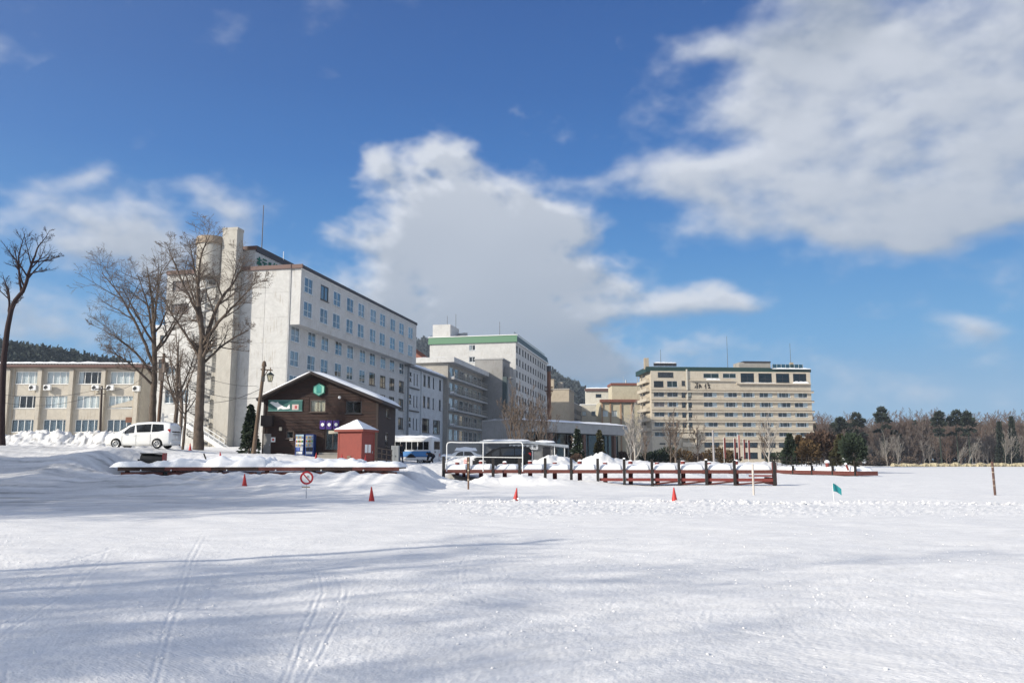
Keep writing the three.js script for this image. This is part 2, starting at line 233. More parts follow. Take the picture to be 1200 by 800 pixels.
// weathered render: mottling, fine grain and the runs that water leaves below ledges
const plasterTex = tex(1024, (u, v) => { const run = Math.max(0, tn(u, v * 0.06, 60, 2) - 0.25) * 0.17 * clamp(tn(u, v, 4, 6) * 1.6 + 0.15), a = 0.95 + 0.022 * tn(u, v, 6, 1) + 0.025 * tn(u, v, 21, 3) + 0.02 * tn(u, v, 130, 5) - run; return [a, a - run * 0.2, a - run * 0.45]; });
const plaster = rep(plasterTex, 1 / 11, 1 / 11);
const wallStuff = (r, g, b, rough = 0.85) => std(r, g, b, rough, { map: plaster });
const M = {
  white: wallStuff(0.565, 0.558, 0.538), whiteCool: wallStuff(0.576, 0.596, 0.608), beige: wallStuff(0.55, 0.485, 0.385), schoolBeige: wallStuff(0.53, 0.485, 0.41), grey: wallStuff(0.288, 0.280, 0.268), greyLight: wallStuff(0.384, 0.384, 0.376), greyBeige: wallStuff(0.360, 0.336, 0.300), concrete: wallStuff(0.240, 0.248, 0.256),
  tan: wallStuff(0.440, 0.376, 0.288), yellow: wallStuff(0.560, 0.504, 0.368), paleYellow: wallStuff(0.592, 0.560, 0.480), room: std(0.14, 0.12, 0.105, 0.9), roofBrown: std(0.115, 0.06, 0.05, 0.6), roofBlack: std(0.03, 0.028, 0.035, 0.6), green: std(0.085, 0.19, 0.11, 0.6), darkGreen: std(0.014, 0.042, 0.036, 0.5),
  frame: std(0.62, 0.64, 0.65, 0.4, { metalness: 0.3 }), frameWhite: std(0.78, 0.78, 0.76, 0.5), frameDark: std(0.03, 0.028, 0.03, 0.45), frameBrown: std(0.10, 0.075, 0.06, 0.5), steel: std(0.55, 0.56, 0.57, 0.35, { metalness: 0.7 }), dark: std(0.022, 0.022, 0.024, 0.7), rust: std(0.17, 0.075, 0.045, 0.85),
  lace: std(0.70, 0.71, 0.70, 0.95), cream: std(0.62, 0.55, 0.42, 0.95), blueBlind: std(0.12, 0.155, 0.19, 0.9), laceGrey: std(0.25, 0.265, 0.28, 0.95), brownBlind: std(0.20, 0.12, 0.085, 0.9), antenna: std(0.10, 0.10, 0.11, 0.6), paperWhite: std(0.8, 0.8, 0.78, 0.9), tealGlass: null,
};
const GLASS = new THREE.MeshPhysicalMaterial({ color: lin(0.94, 0.965, 0.97), roughness: 0.03, transmission: 1, thickness: 0, ior: 1.6 });
const GLASS_TEAL = new THREE.MeshPhysicalMaterial({ color: lin(0.30, 0.42, 0.42), roughness: 0.04, transmission: 1, thickness: 0, ior: 1.7 });
const GLASS_DARK = new THREE.MeshPhysicalMaterial({ color: lin(0.03, 0.038, 0.045), roughness: 0.05, ior: 1.7 });

/* ---------- building kit: walls with real openings, windows set into them ---------- */
const planeOf = (o, x, y, z, ry) => ({ o, x, y, z, ry, p(u, v, n = 0) { return new THREE.Vector3(x + Math.cos(ry) * u + Math.sin(ry) * n, y + v, z - Math.sin(ry) * u + Math.cos(ry) * n); } });
const onPlane = (g, pl) => g.rotateY(pl.ry).translate(pl.x, pl.y, pl.z);
function wall(pl, outline, holes, t, mat, name = 'wall') {
  const s = new THREE.Shape(outline.map(([u, v]) => new THREE.Vector2(u, v)));
  for (const [u, v, w, h] of holes) s.holes.push(new THREE.Path([[u - w / 2, v - h / 2], [u + w / 2, v - h / 2], [u + w / 2, v + h / 2], [u - w / 2, v + h / 2]].map(([a, b]) => new THREE.Vector2(a, b))));
  return mk(name, onPlane(new THREE.ExtrudeGeometry(s, { depth: t, bevelEnabled: false }).translate(0, 0, -t), pl), mat, pl.o);
}
const rect = (w, h, u0 = 0, v0 = 0) => [[u0, v0], [u0 + w, v0], [u0 + w, v0 + h], [u0, v0 + h]];
const frames = new Map(), panes = new Map();
function frameGeo(w, h, nx, ny, b) {
  const k = [w, h, nx, ny, b].join();
  if (!frames.has(k)) {
    const l = [bx(w, b, 0.09, 0, h / 2 - b / 2, 0), bx(w, b, 0.09, 0, -h / 2 + b / 2, 0), bx(b, h - 2 * b, 0.09, -w / 2 + b / 2, 0, 0), bx(b, h - 2 * b, 0.09, w / 2 - b / 2, 0, 0), bx(w + 0.12, 0.06, 0.26, 0, -h / 2 - 0.031, 0.1)];
    for (let i = 1; i < nx; i++) l.push(bx(b * 0.85, h - 2 * b, 0.07, -w / 2 + (w * i) / nx, 0, 0));
    if (ny > 1) for (let i = 1; i < ny; i++) for (let j = 0; j < nx; j++) l.push(bx(w / nx - b * 0.85 - (j === 0 || j === nx - 1 ? b * 0.6 : 0), b * 0.6, 0.06, -w / 2 + (w * (j + 0.5)) / nx + (j === 0 ? b * 0.3 : j === nx - 1 ? -b * 0.3 : 0), -h / 2 + (h * i) / ny * 0.82, 0));
    frames.set(k, merge(l));
  }
  return frames.get(k);
}
function boxGeo(w, h, d) { const k = [w, h, d].join(); if (!panes.has(k)) panes.set(k, bx(w, h, d)); return panes.get(k); }
// a window > pane, curtain. (u, v) is its centre on the wall
function win(pl, u, v, w, h, { nx = 2, ny = 1, bar = 0.07, fm = M.frame, glass = GLASS, set = 0.14, curtain, half, label } = {}) {
  const m = mk('window', frameGeo(w, h, nx, ny, bar), fm, pl.o);
  m.position.copy(pl.p(u, v, -set)); m.rotation.y = pl.ry;
  mk('pane', boxGeo(w - bar * 1.6, h - bar * 1.6, 0.012), glass, m);
  if (curtain) {
    if (half) for (const s of half === 2 ? [-1, 1] : [half === 3 ? 1 : -1]) { const cw = w * (half === 2 ? 0.16 : 0.3); mk('curtain', drape(cw, h - 0.06), curtain, m).position.set(s * (w / 2 - cw / 2 - 0.02), 0, -0.16); }
    else mk('curtain', drape(w - 0.04, h - 0.06), curtain, m).position.z = -0.16;
  }
  if (label) m.userData.label = label;
  return m;
}
const drapes = new Map();
function drape(w, h) {                                                    // a hanging curtain with folds
  w = Math.round(w * 20) / 20; h = Math.round(h * 20) / 20; const k = w + ',' + h;
  if (!drapes.has(k)) { const n = Math.max(4, Math.round(w / 0.09)), g = new THREE.PlaneGeometry(w, h, n, 1), p = g.attributes.position; for (let i = 0; i < p.count; i++) p.setZ(i, 0.035 * (((i % (n + 1)) & 1) * 2 - 1)); g.computeVertexNormals(); drapes.set(k, g); }
  return drapes.get(k);
}
// closed block: near corner of front and right face at the group's origin, front towards +z, right face towards +x
function block(o, W, L, H, mat, { front = [], right = [], left = [], t = 0.35, y = 0, rooms = true, x = 0, z = 0 } = {}) {
  const F = planeOf(o, x - W, y, z, 0), R = planeOf(o, x, y, z - t, Math.PI / 2), B = planeOf(o, x, y, z - L, Math.PI), Lf = planeOf(o, x - W, y, z - L + t, -Math.PI / 2);
  wall(F, rect(W, H), front, t, mat); wall(R, rect(L - 2 * t, H), right, t, mat); wall(B, rect(W, H), [], t, mat); wall(Lf, rect(L - 2 * t, H), left, t, mat);
  mk('roof', bx(W - 2 * t - 0.02, 0.3, L - 2 * t - 0.02, x - W / 2, y + H - 0.2, z - L / 2), M.greyLight, o);
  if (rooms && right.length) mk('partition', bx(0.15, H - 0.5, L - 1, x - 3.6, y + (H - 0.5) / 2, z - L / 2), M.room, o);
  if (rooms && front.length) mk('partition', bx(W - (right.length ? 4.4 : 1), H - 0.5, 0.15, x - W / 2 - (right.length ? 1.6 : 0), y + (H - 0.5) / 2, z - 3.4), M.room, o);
  return { F, R, B, Lf };
}
// rounded snow lying on a flat or sloping top; plan W x L about its own centre
function snowPad(W, L, h, seed = 0, nx = 14, nz = 14, lump = 0.35) {
  const pos = [], idx = [], q = (nx + 1) * (nz + 1);
  for (let j = 0; j <= nz; j++) for (let i = 0; i <= nx; i++) {
    const a = (i / nx) * 2 - 1, b = (j / nz) * 2 - 1, ea = 1 - Math.pow(Math.abs(a), 8), eb = 1 - Math.pow(Math.abs(b), 8), x = a * W / 2, z = b * L / 2;
    pos.push(x, h * Math.pow(ea * eb, 0.5) * (1 + lump * n2(x * 0.8 + seed * 7.3, z * 0.8 + seed)) , z);
  }
  for (let j = 0; j < nz; j++) for (let i = 0; i < nx; i++) { const a = j * (nx + 1) + i, c = a + nx + 1; idx.push(a, c, a + 1, a + 1, c, c + 1); }
  const g = new THREE.BufferGeometry(); g.setAttribute('position', new THREE.Float32BufferAttribute(pos, 3)); g.setAttribute('uv', new THREE.Float32BufferAttribute(new Float32Array(q * 2), 2)); g.setIndex(idx); g.computeVertexNormals(); return g;
}
const pick = (list) => list[Math.floor(rnd() * list.length)];

/* ---------- the large white hotel with its overhanging upper floors ---------- */
const TURN = -12 * RAD;                                                    // the street line
{
  const y0 = 2.9, o = thing('white_hotel', 'large white eight storey hotel with overhanging upper floors and tall chimney behind brown lodge', 'hotel', -27.46, y0, -100.2, TURN);
  const W = 17.2, L = 44.2, LOW = 15.5, H = 22.55, tU = [2.1, 6.8, 10.8, 15.3, 19.4, 24.1, 28.1, 32.7, 36.9, 41.5];
  const lowRows = [14.55, 11.48, 8.42, 5.25, 2.2], hiRows = [20.72, 17.68];
  const ends = [[W - 15.15, 21.05, 2.5, 1.3], [W - 15.15, 18.05, 2.5, 1.3], [W - 15.9, 6.9, 1.3, 1.7], [W - 13.9, 6.9, 1.3, 1.7], [W - 15.9, 10.2, 1.1, 1.1]];
  const { F, R } = block(o, W, L, H, M.white, { front: ends, right: lowRows.flatMap((v) => tU.map((u) => [u - 0.35 - 0.35, v, 2.3, 1.95])), t: 0.35 });
  lowRows.forEach((v, r) => tU.forEach((u, i) => { const warm = r >= 1 && i > 5; win(R, u - 0.7, v, 2.3, 1.95, { set: 0.04, nx: 2, ny: 2, bar: 0.09, fm: warm ? M.frameBrown : M.frame, curtain: warm ? pick([M.cream, null, M.lace, null]) : pick([M.laceGrey, M.blueBlind, M.blueBlind, M.laceGrey]), half: warm ? pick([0, 1, 2]) : pick([0, 0, 0, 2]) }); }));
  ends.forEach(([u, v, w, h], i) => win(F, u, v, w, h, { nx: 2, fm: i < 2 ? M.frameBrown : M.frame, curtain: i < 2 ? M.brownBlind : M.blueBlind }));
  // overhanging storeys
  const OH = H - LOW, X = 1.36, z0 = -0.1, OF = planeOf(o, 0, LOW, z0, 0), OR = planeOf(o, X, LOW, z0 - 0.3, Math.PI / 2);
  wall(OF, rect(X, OH), [], 0.3, M.white); const holes = hiRows.flatMap((v) => tU.map((u) => [u - 0.3, v - LOW, 2.4, 2.0]));
  wall(OR, rect(L - 0.2, OH), holes, 0.3, M.white);
  mk('overhang_floor', bx(X - 0.32, 0.25, L - 0.3, (X - 0.3) / 2, LOW + 0.127, z0 - 0.35 - (L - 0.3) / 2), M.white, o); mk('wall', bx(X, OH, 0.3, X / 2, LOW + OH / 2, z0 - L - 0.25), M.white, o);
  mk('roof', bx(X - 0.32, 0.25, L - 0.3, (X - 0.3) / 2, H - 0.2, z0 - 0.35 - (L - 0.3) / 2), M.greyLight, o);
  hiRows.forEach((v, r) => tU.forEach((u, i) => { const b = r === 0 && i === 1; win(OR, u - 0.3, v - LOW, 2.4, 2.0, { set: 0.04, nx: 2, ny: b ? 1 : 2, bar: b ? 0.16 : 0.1, fm: b ? M.frameDark : M.frame, curtain: b ? M.blueBlind : pick([M.blueBlind, M.laceGrey, M.blueBlind]), half: pick([0, 0, 0, 2]), label: b ? 'window with thick black frame in the top row' : undefined }); }));
  // the closed end wall is clad in large panels
  for (let c = 0; c < 2; c++) for (let r = 0; r < 7; r++) mk('wall_panel', bx(3.2, 3.12, 0.03, -1.72 - c * 3.24, 0.72 + 1.6 + r * 3.14, 0.016), M.white, o);
  // brown fascia along the roof, snow lying behind it
  mk('fascia', merge([bx(6.6, 0.5, 0.25, -3.2, H + 0.22, 0.14), bx(1.5, 0.5, 0.25, 0.85, H + 0.22, 0.06)]), M.roofBrown, o); mk('fascia', bx(5.4, 0.5, 0.25, -W + 2.7, H + 0.22, 0.14), M.roofBrown, o);
  mk('fascia', bx(0.22, 0.42, L + 0.5, X + 0.1, H + 0.2, -L / 2 - 0.1), M.roofBlack, o);
  mk('roof_snow', snowPad(W + 0.9, L, 0.38, 3, 20, 30).translate(-W / 2 + 0.5, H + 0.08, -L / 2), snow, o);
  mk('gutter', bx(0.12, 0.1, L, X + 0.02, H - 0.06, -L / 2), M.frameWhite, o);
  // stair penthouse on the roof, green lettering on its side
  const PX = -5.9, PZ = -1.7, PH = 3.5, ph = mk('penthouse', merge([bx(4.4, PH, 11, PX - 2.2, H + PH / 2, PZ - 5.5)]), M.white, o);
  mk('fascia', merge([bx(4.7, 0.5, 0.16, PX - 2.2, H + PH - 0.1, PZ + 0.07)]), M.roofBrown, ph); mk('fascia', bx(0.2, 0.75, 11.3, PX + 0.1, H + PH - 0.2, PZ - 5.6), M.roofBlack, ph);
  const G = M.green.clone(); G.color = lin(0.015, 0.14, 0.10);
  const glyph = [[[0, 0.7, 1, 0.7], [0.5, 0, 0.5, 1], [0.15, 0.45, 0.05, 0.1], [0.85, 0.45, 0.95, 0.1]], [[0.1, 0.95, 0.9, 0.95], [0, 0.6, 1, 0.6], [0.55, 0.6, 0.3, 0]], [[0.3, 0.9, 0.25, 0.3], [0.25, 0.3, 0, 0], [0.65, 0.95, 0.65, 0.05], [0.65, 0.05, 1, 0.35]], [[0.2, 1, 0, 0.6], [0.15, 0.7, 0.15, 0], [0.4, 0.85, 0.95, 0.85], [0.65, 1, 0.65, 0.1], [0.4, 0.5, 0.95, 0.5], [0.35, 0.1, 0.98, 0.1], [0.9, 0.85, 0.9, 0.3]], [[0, 0.8, 1, 0.8], [0.25, 1, 0.35, 0.85], [0.75, 1, 0.65, 0.85], [0.15, 0.6, 0.15, 0], [0.5, 0.6, 0.5, 0.05], [0.15, 0.6, 0.5, 0.6], [0.15, 0.32, 0.5, 0.32], [0.75, 0.6, 0.75, 0.15], [0.95, 0.65, 0.95, 0]], [[0.5, 1, 0.5, 0], [0.05, 0.7, 0.4, 0.7], [0.4, 0.7, 0.05, 0.15], [0.95, 0.8, 0.6, 0.55], [0.6, 0.55, 1, 0.1]]];
  const strokes = []; glyph.forEach((g, k) => g.forEach(([a, b, c, d]) => { const s = k < 3 ? 1.2 : 1.55, y = k < 3 ? 0.85 : 0.6, z = -0.35 - k * 1.4; strokes.push(rod([0, y + b * s, z - a * s * 0.85], [0, y + d * s, z - c * s * 0.85], 0.11, 4)); }));
  mk('lettering', merge(strokes).translate(PX + 0.1, H + 0.35, PZ), G, ph);
  for (const [x, a, b, z, r] of [[PX - 0.3, PH, PH + 6.2, PZ - 2, 0.07], [PX + 0.2, PH, PH + 1.2, PZ - 7, 0.05], [-1.5, 0.2, 1.5, -4, 0.09], [-2.2, 0.2, 1.2, -6, 0.09]]) mk('antenna', rod([x, H + a, z], [x, H + b, z], r, 6, r * 0.7), b > 5 ? M.antenna : M.frameWhite, o);
  // chimney shaft and round stair tower
  const stain = wallStuff(0.47, 0.445, 0.395); stain.map = rep(plasterTex, 1 / 4, 1 / 9);
  const chim = mk('chimney', merge([bx(2.0, 27.6, 1.5, -7.72, 13.8, 0.77)]), stain, o); mk('chimney_rim', merge([bx(2.12, 0.35, 0.12, -7.72, 27.66, 1.49), bx(2.12, 0.35, 0.12, -7.72, 27.66, 0.05), bx(0.12, 0.35, 1.3, -8.72, 27.66, 0.77), bx(0.12, 0.35, 1.3, -6.72, 27.66, 0.77)]), stain, chim);
  const tanM = wallStuff(0.34, 0.27, 0.20), drum = new THREE.CylinderGeometry(1.75, 1.75, 4.6, 28);
  const tower = mk('stair_tower', drum.translate(-10.55, 24.0, 0.9), stain, o); mk('tower_band', new THREE.CylinderGeometry(1.82, 1.95, 0.95, 28).translate(-10.55, 26.25, 0.9), tanM, tower);
  mk('buttress', bx(0.95, 22, 0.8, -9.25, 11, 0.41), stain, o);
  const steps = [], rail = [], rail2 = [], posts = [], CXs = -10.7, CZs = 1.35, N = 112;
  for (let k = 0; k < N; k++) { const a = k * 24 * RAD, s = new THREE.Shape([new THREE.Vector2(0.12, -0.1), new THREE.Vector2(1.3, -0.33), new THREE.Vector2(1.3, 0.33), new THREE.Vector2(0.12, 0.1)]), g = new THREE.ExtrudeGeometry(s, { depth: 0.06, bevelEnabled: false }).rotateX(-Math.PI / 2).rotateY(a).translate(CXs, 0.4 + k * 0.19, CZs); steps.push(g); }
  for (let k = 0; k <= N * 2; k++) { const a = k * 12 * RAD, y = 0.4 + k * 0.095; rail.push([CXs + 1.33 * Math.cos(a), y + 1.0, CZs - 1.33 * Math.sin(a)]); rail2.push([CXs + 1.33 * Math.cos(a), y + 0.1, CZs - 1.33 * Math.sin(a)]); if (k % 2 === 0) posts.push(rod([CXs + 1.33 * Math.cos(a), y, CZs - 1.33 * Math.sin(a)], [CXs + 1.33 * Math.cos(a), y + 1, CZs - 1.33 * Math.sin(a)], 0.025, 4)); }
  const st = mk('spiral_stair', merge(steps), M.grey, o); st.userData.kind = 'stuff'; mk('handrail', merge([tube(rail, 0.045, 700, 5), tube(rail2, 0.07, 700, 5), ...posts]), M.greyLight, st); mk('pole', cyl(0.14, 0.14, 22, CXs, 0, CZs), M.greyLight, st);
  // straight outside stair at the foot of the wall
  const fl = mk('outside_stair', merge([prism([[-11.6, 3.15], [-6.2, 0.05], [-5.6, 0.05], [-5.6, 0.3], [-6.0, 0.5], [-11.5, 3.6]], 0.12).translate(0, 0, 3.2), prism([[-11.6, 3.15], [-6.2, 0.05], [-5.6, 0.05], [-5.6, 0.3], [-6.0, 0.5], [-11.5, 3.6]], 0.12).translate(0, 0, 2.0), bx(1.9, 0.2, 1.4, -12.5, 3.4, 2.65), bx(0.16, 3.3, 0.16, -11.7, 1.65, 3.2), bx(0.16, 3.3, 0.16, -13.3, 1.65, 3.2), ...Array.from({ length: 15 }, (_, i) => bx(0.32, 0.06, 1.1, -11.3 + i * 0.365, 3.3 - i * 0.21, 2.65))]), M.frameWhite, o);
  mk('handrail', merge([rod([-11.5, 4.5, 3.3], [-6.0, 1.4, 3.3], 0.045), rod([-11.5, 4.05, 3.3], [-6.0, 0.95, 3.3], 0.035), rod([-13.4, 4.5, 3.3], [-11.5, 4.5, 3.3], 0.045), ...Array.from({ length: 9 }, (_, i) => rod([-11.5 + i * 0.69, 3.4 - i * 0.388, 3.3], [-11.5 + i * 0.69, 4.5 - i * 0.388, 3.3], 0.035))]), M.frameWhite, fl);
  // lower wing at the back on the far side
  const wg = mk('wing', bx(3.2, 16.2, 20, -W - 1.6, 8.1, -13), M.white, o); mk('roof_snow', bx(3.5, 0.4, 20.3, -W - 1.7, 16.4, -13), snow, wg);
  for (const v of [14.6, 11.4]) { const f = mk('window', frameGeo(1.8, 1.3, 2, 1, 0.07), M.frameBrown, o); f.position.set(-W - 1.7, v, -2.93); mk('pane', boxGeo(1.7, 1.2, 0.012), GLASS_DARK, f); }
}

/* ---------- two storey school-like block at the back on the left ---------- */
{
  const y0 = 3.4, o = thing('beige_office_building', 'long low beige building with white curtained window bands and wall mounted air conditioners', 'building', -50.4, y0, -112, 1 * RAD);
  const W = 38, L = 12, H = 10.95, wu = [-2.6, -6.9, -11.15, -15.4, -19.7, -24, -28.3], fr = [];
  for (const u of wu) for (const v of [9.6, 6.3, 3.1]) fr.push([W + u, v, 3.45, 1.7]);
  fr.push([W - 0.0 - 0.55, 6.2, 0.7, 0.9]);
  const { F } = block(o, W, L, H, M.schoolBeige, { front: fr });
  fr.forEach(([u, v, w, h], i) => win(F, u, v, w, h, { nx: w > 1 ? 4 : 1, bar: 0.08, fm: M.frameWhite, curtain: v < 4 ? M.blueBlind : M.lace, half: i % 7 === 3 ? 2 : 0 }));
  for (const u of [-0.2, -4.75, -9.05, -13.3, -17.55, -21.85, -26.15, -30.4]) mk('pilaster', bx(0.55, H - 0.3, 0.5, u - 0.3, (H - 0.3) / 2, 0.252), M.schoolBeige, o);
  mk('eave', bx(W + 1.4, 0.32, 1.5, -W / 2 + 0.2, H + 0.17, 0.3), M.roofBrown, o);
  const tl = []; for (let k = 0; k < 96; k++) tl.push(bx(0.22, 0.12, 1.4, -W - 0.3 + k * 0.41, H + 0.43, 0.25)); mk('eave_tiles', merge(tl), M.greyLight, o);
  mk('roof_snow', snowPad(W + 1.2, L, 0.55, 5, 40, 8).translate(-W / 2 + 0.2, H + 0.35, -L / 2 + 0.5), snow, o);
  mk('roof_snow', snowPad(W + 1.0, 0.7, 0.2, 8, 60, 4).translate(-W / 2 + 0.2, H + 0.48, 0.7), snow, o);
  const unit = merge([rbx(0.95, 0.72, 0.42, 0.04)]), fan = new THREE.TorusGeometry(0.27, 0.03, 6, 20), hub = new THREE.CircleGeometry(0.26, 20);
  for (const [u, v] of [[-14.35, 8.2], [-12.4, 8.22], [-5.95, 8.2], [-3.95, 8.2], [0.25 - 0.7, 8.1], [-22.3, 8.2]]) {
    const a = mk('air_conditioner', unit, M.frameWhite, o); a.position.set(u, v, 0.48); mk('grille', fan, M.steel, a).position.set(-0.15, 0, 0.22); mk('fan', hub, M.dark, a).position.set(-0.15, 0, 0.215); mk('bracket', merge([bx(0.06, 0.06, 0.5, -0.3, -0.4, 0), bx(0.06, 0.06, 0.5, 0.3, -0.4, 0)]), M.steel, a);
  }
  mk('drain_pipe', merge([rod([-0.95, 0, 0.12], [-0.95, H, 0.12], 0.06), rod([-17.1, 0, 0.12], [-17.1, H, 0.12], 0.05)]), M.tan, o);
  mk('meter_box', bx(0.8, 0.7, 0.2, -0.62 - 0.75, 3.9, 0.11), M.rust, o); 
}

/* ---------- three storey white annex ---------- */
{
  const y0 = 2.4, o = thing('white_annex', 'three storey pale annex with snowy roof between white hotel and grey balcony block', 'building', -18.15, y0, -142, TURN);
  const W = 14, L = 24, H = 15.6, R0 = [], t = 0.35, rows = [14.0, 10.1, 6.1];
  for (const v of rows) for (const [u, w, h] of [[1.6, 1.5, 0.62], [3.9, 0.55, 2.0], [5.6, 0.55, 2.0]]) { if (w > 1) { R0.push([u - t, v + 0.5, w, h]); R0.push([u - t, v - 0.5, w, h]); } else R0.push([u - t, v - 0.2, w, h]); }
  for (const v of rows.slice(0, 2)) for (const [u, w] of [[9.8, 1.3], [12.4, 1.5], [15.3, 0.8], [19.6, 1.3]]) R0.push([u - t, v + 0.1, w, 2.1]);
  R0.push([10.9 - t, 5.9, 4.3, 2.6], [17.6 - t, 5.9, 4.6, 2.6]);
  const { R } = block(o, W, L, H, M.whiteCool, { right: R0, t });
  R0.forEach(([u, v, w, h]) => win(R, u, v, w, h, { nx: w > 4 ? 4 : w > 1.2 ? 2 : 1, bar: 0.07, fm: w > 4 ? M.frameBrown : M.frameDark, curtain: w > 4 ? M.cream : pick([null, M.lace, M.blueBlind]), half: w > 4 ? 2 : 0 }));
  for (const v of [12.1, 8.1]) mk('ledge', bx(0.2, 0.22, 5.6, 0.1, v, -3.6), M.frameDark, o);
  mk('pilaster', bx(0.2, H, 0.6, 0.1, H / 2, -0.5), M.concrete, o); mk('pilaster', bx(0.25, H, 0.4, 0.125, H / 2, -7.6), M.whiteCool, o); mk('pilaster', bx(0.2, H, 0.5, 0.1, H / 2, -L + 0.4), M.frameWhite, o);
  mk('eave', bx(W + 0.8, 0.3, L + 0.3, -W / 2 + 0.3, H + 0.15, -L / 2), M.concrete, o);
  mk('roof_snow', snowPad(W + 0.8, L + 0.2, 0.9, 9, 16, 20, 0.2).translate(-W / 2 + 0.3, H + 0.28, -L / 2), snow, o);
}

/* ---------- grey block with balconies ---------- */
{
  const y0 = 2.2, o = thing('grey_balcony_building', 'grey beige block with four rows of long railed balconies under flat white roof', 'building', -12.71, y0, -163, TURN);
  const W = 20, L = 36.5, H = 19.0, t = 0.35, rows = [17.4, 14.3, 11.2, 8.1, 5.0], R0 = [];
  for (const v of rows) for (let k = 0; k < 9; k++) R0.push([2.6 + k * 3.85 - t, v - 0.15, 2.9, 2.15]);
  const { R } = block(o, W, L, H, M.greyBeige, { right: R0, t });
  R0.forEach(([u, v, w, h], i) => win(R, u, v, w, h, { nx: 2, ny: 2, bar: 0.09, fm: M.frame, curtain: pick([M.cream, M.cream, null, M.lace]), half: pick([0, 1, 2, 0]) }));
  for (const v of [15.9, 12.8, 9.65, 6.5]) {
    const sl = mk('balcony', merge([bx(1.2, 0.35, L - 1, 0.6, v, -L / 2), bx(0.3, 1.1, 0.12, 0.15, v + 0.72, -0.6)]), M.greyLight, o), l = [];
    for (let k = 0; k < 10; k++) l.push(bx(0.1, 1.05, 0.1, 1.12, v + 0.7, -0.7 - k * ((L - 1.4) / 9)));
    l.push(bx(0.07, 0.07, L - 1.2, 1.12, v + 1.25, -L / 2), bx(0.05, 0.05, L - 1.2, 1.12, v + 0.75, -L / 2)); for (let k = 0; k < 110; k++) l.push(bx(0.03, 0.98, 0.03, 1.12, v + 0.7, -0.9 - k * 0.315));
    mk('railing', merge(l), M.greyBeige, sl); mk('snow_cap', snowPad(0.9, 1.6, 0.3, v, 5, 5).translate(0.6, v + 0.18, -1.4), snow, sl);
  }
  mk('roof_edge', bx(W + 2, 1.0, L + 1.4, -W / 2 + 0.5, H + 0.5, -L / 2 + 0.2), M.white, o);
  mk('roof_snow', snowPad(W + 1.8, L + 1.2, 0.4, 2, 16, 20).translate(-W / 2 + 0.5, H + 1.0, -L / 2 + 0.2), snow, o);
}

/* ---------- red tiled roof seen between the hotel and the balcony block ---------- */
{
  const p = at(479, 420, 190), o = thing('red_roof_house', 'red brown tiled hip roof between white hotel and grey balcony block', 'building', p.x, 2, -190, TURN);
  mk('wall', bx(9, 22.4, 9, 0, 11.2, 0), M.beige, o);
  const s = new THREE.Shape([new THREE.Vector2(-5.4, 0), new THREE.Vector2(5.4, 0), new THREE.Vector2(0, 3.8)]); const rf = mk('roof', new THREE.ExtrudeGeometry(s, { depth: 10, bevelEnabled: false }).translate(0, 22.4, -5), std(0.20, 0.07, 0.045, 0.7), o);
  const l = []; for (let k = 0; k < 26; k++) for (const sx of [-1, 1]) l.push(rod([sx * 5.5, 22.4, -4.9 + k * 0.39], [0, 26.25, -4.9 + k * 0.39], 0.09, 5)); mk('roof_tile_ribs', merge(l), std(0.22, 0.08, 0.05, 0.7), rf);
}

/* ---------- grey stair block before the green roofed hotel ---------- */
{
  const y0 = 2, o = thing('grey_stair_block', 'plain grey concrete block with vertical glazed strip against green roofed hotel', 'building', -2.2, y0, -190, TURN);
  const { R } = block(o, 6.6, 8, 23.2, M.grey, { right: [[1.6, 15, 1.5, 11], [1.6, 6, 1.5, 5]] });
  for (const [v, h] of [[15, 11], [6, 5]]) win(R, 1.6, v, 1.5, h, { nx: 2, ny: 4, bar: 0.08, glass: GLASS_TEAL, fm: M.frameDark });
  mk('balcony_box', merge([bx(1.5, 2.4, 3.4, 0.75, 20.4, -3.2)]), M.grey, o); mk('ledge', bx(1.8, 0.25, 3.8, 0.9, 19.05, -3.2), M.greyLight, o); mk('roof_edge', bx(7, 0.3, 8.3, -3.3, 23.36, -4), M.greyLight, o);
  mk('service_duct', bx(1.0, 8, 1.2, 0.5, 15.2, -0.55), std(0.05, 0.075, 0.08, 0.6), o);
}

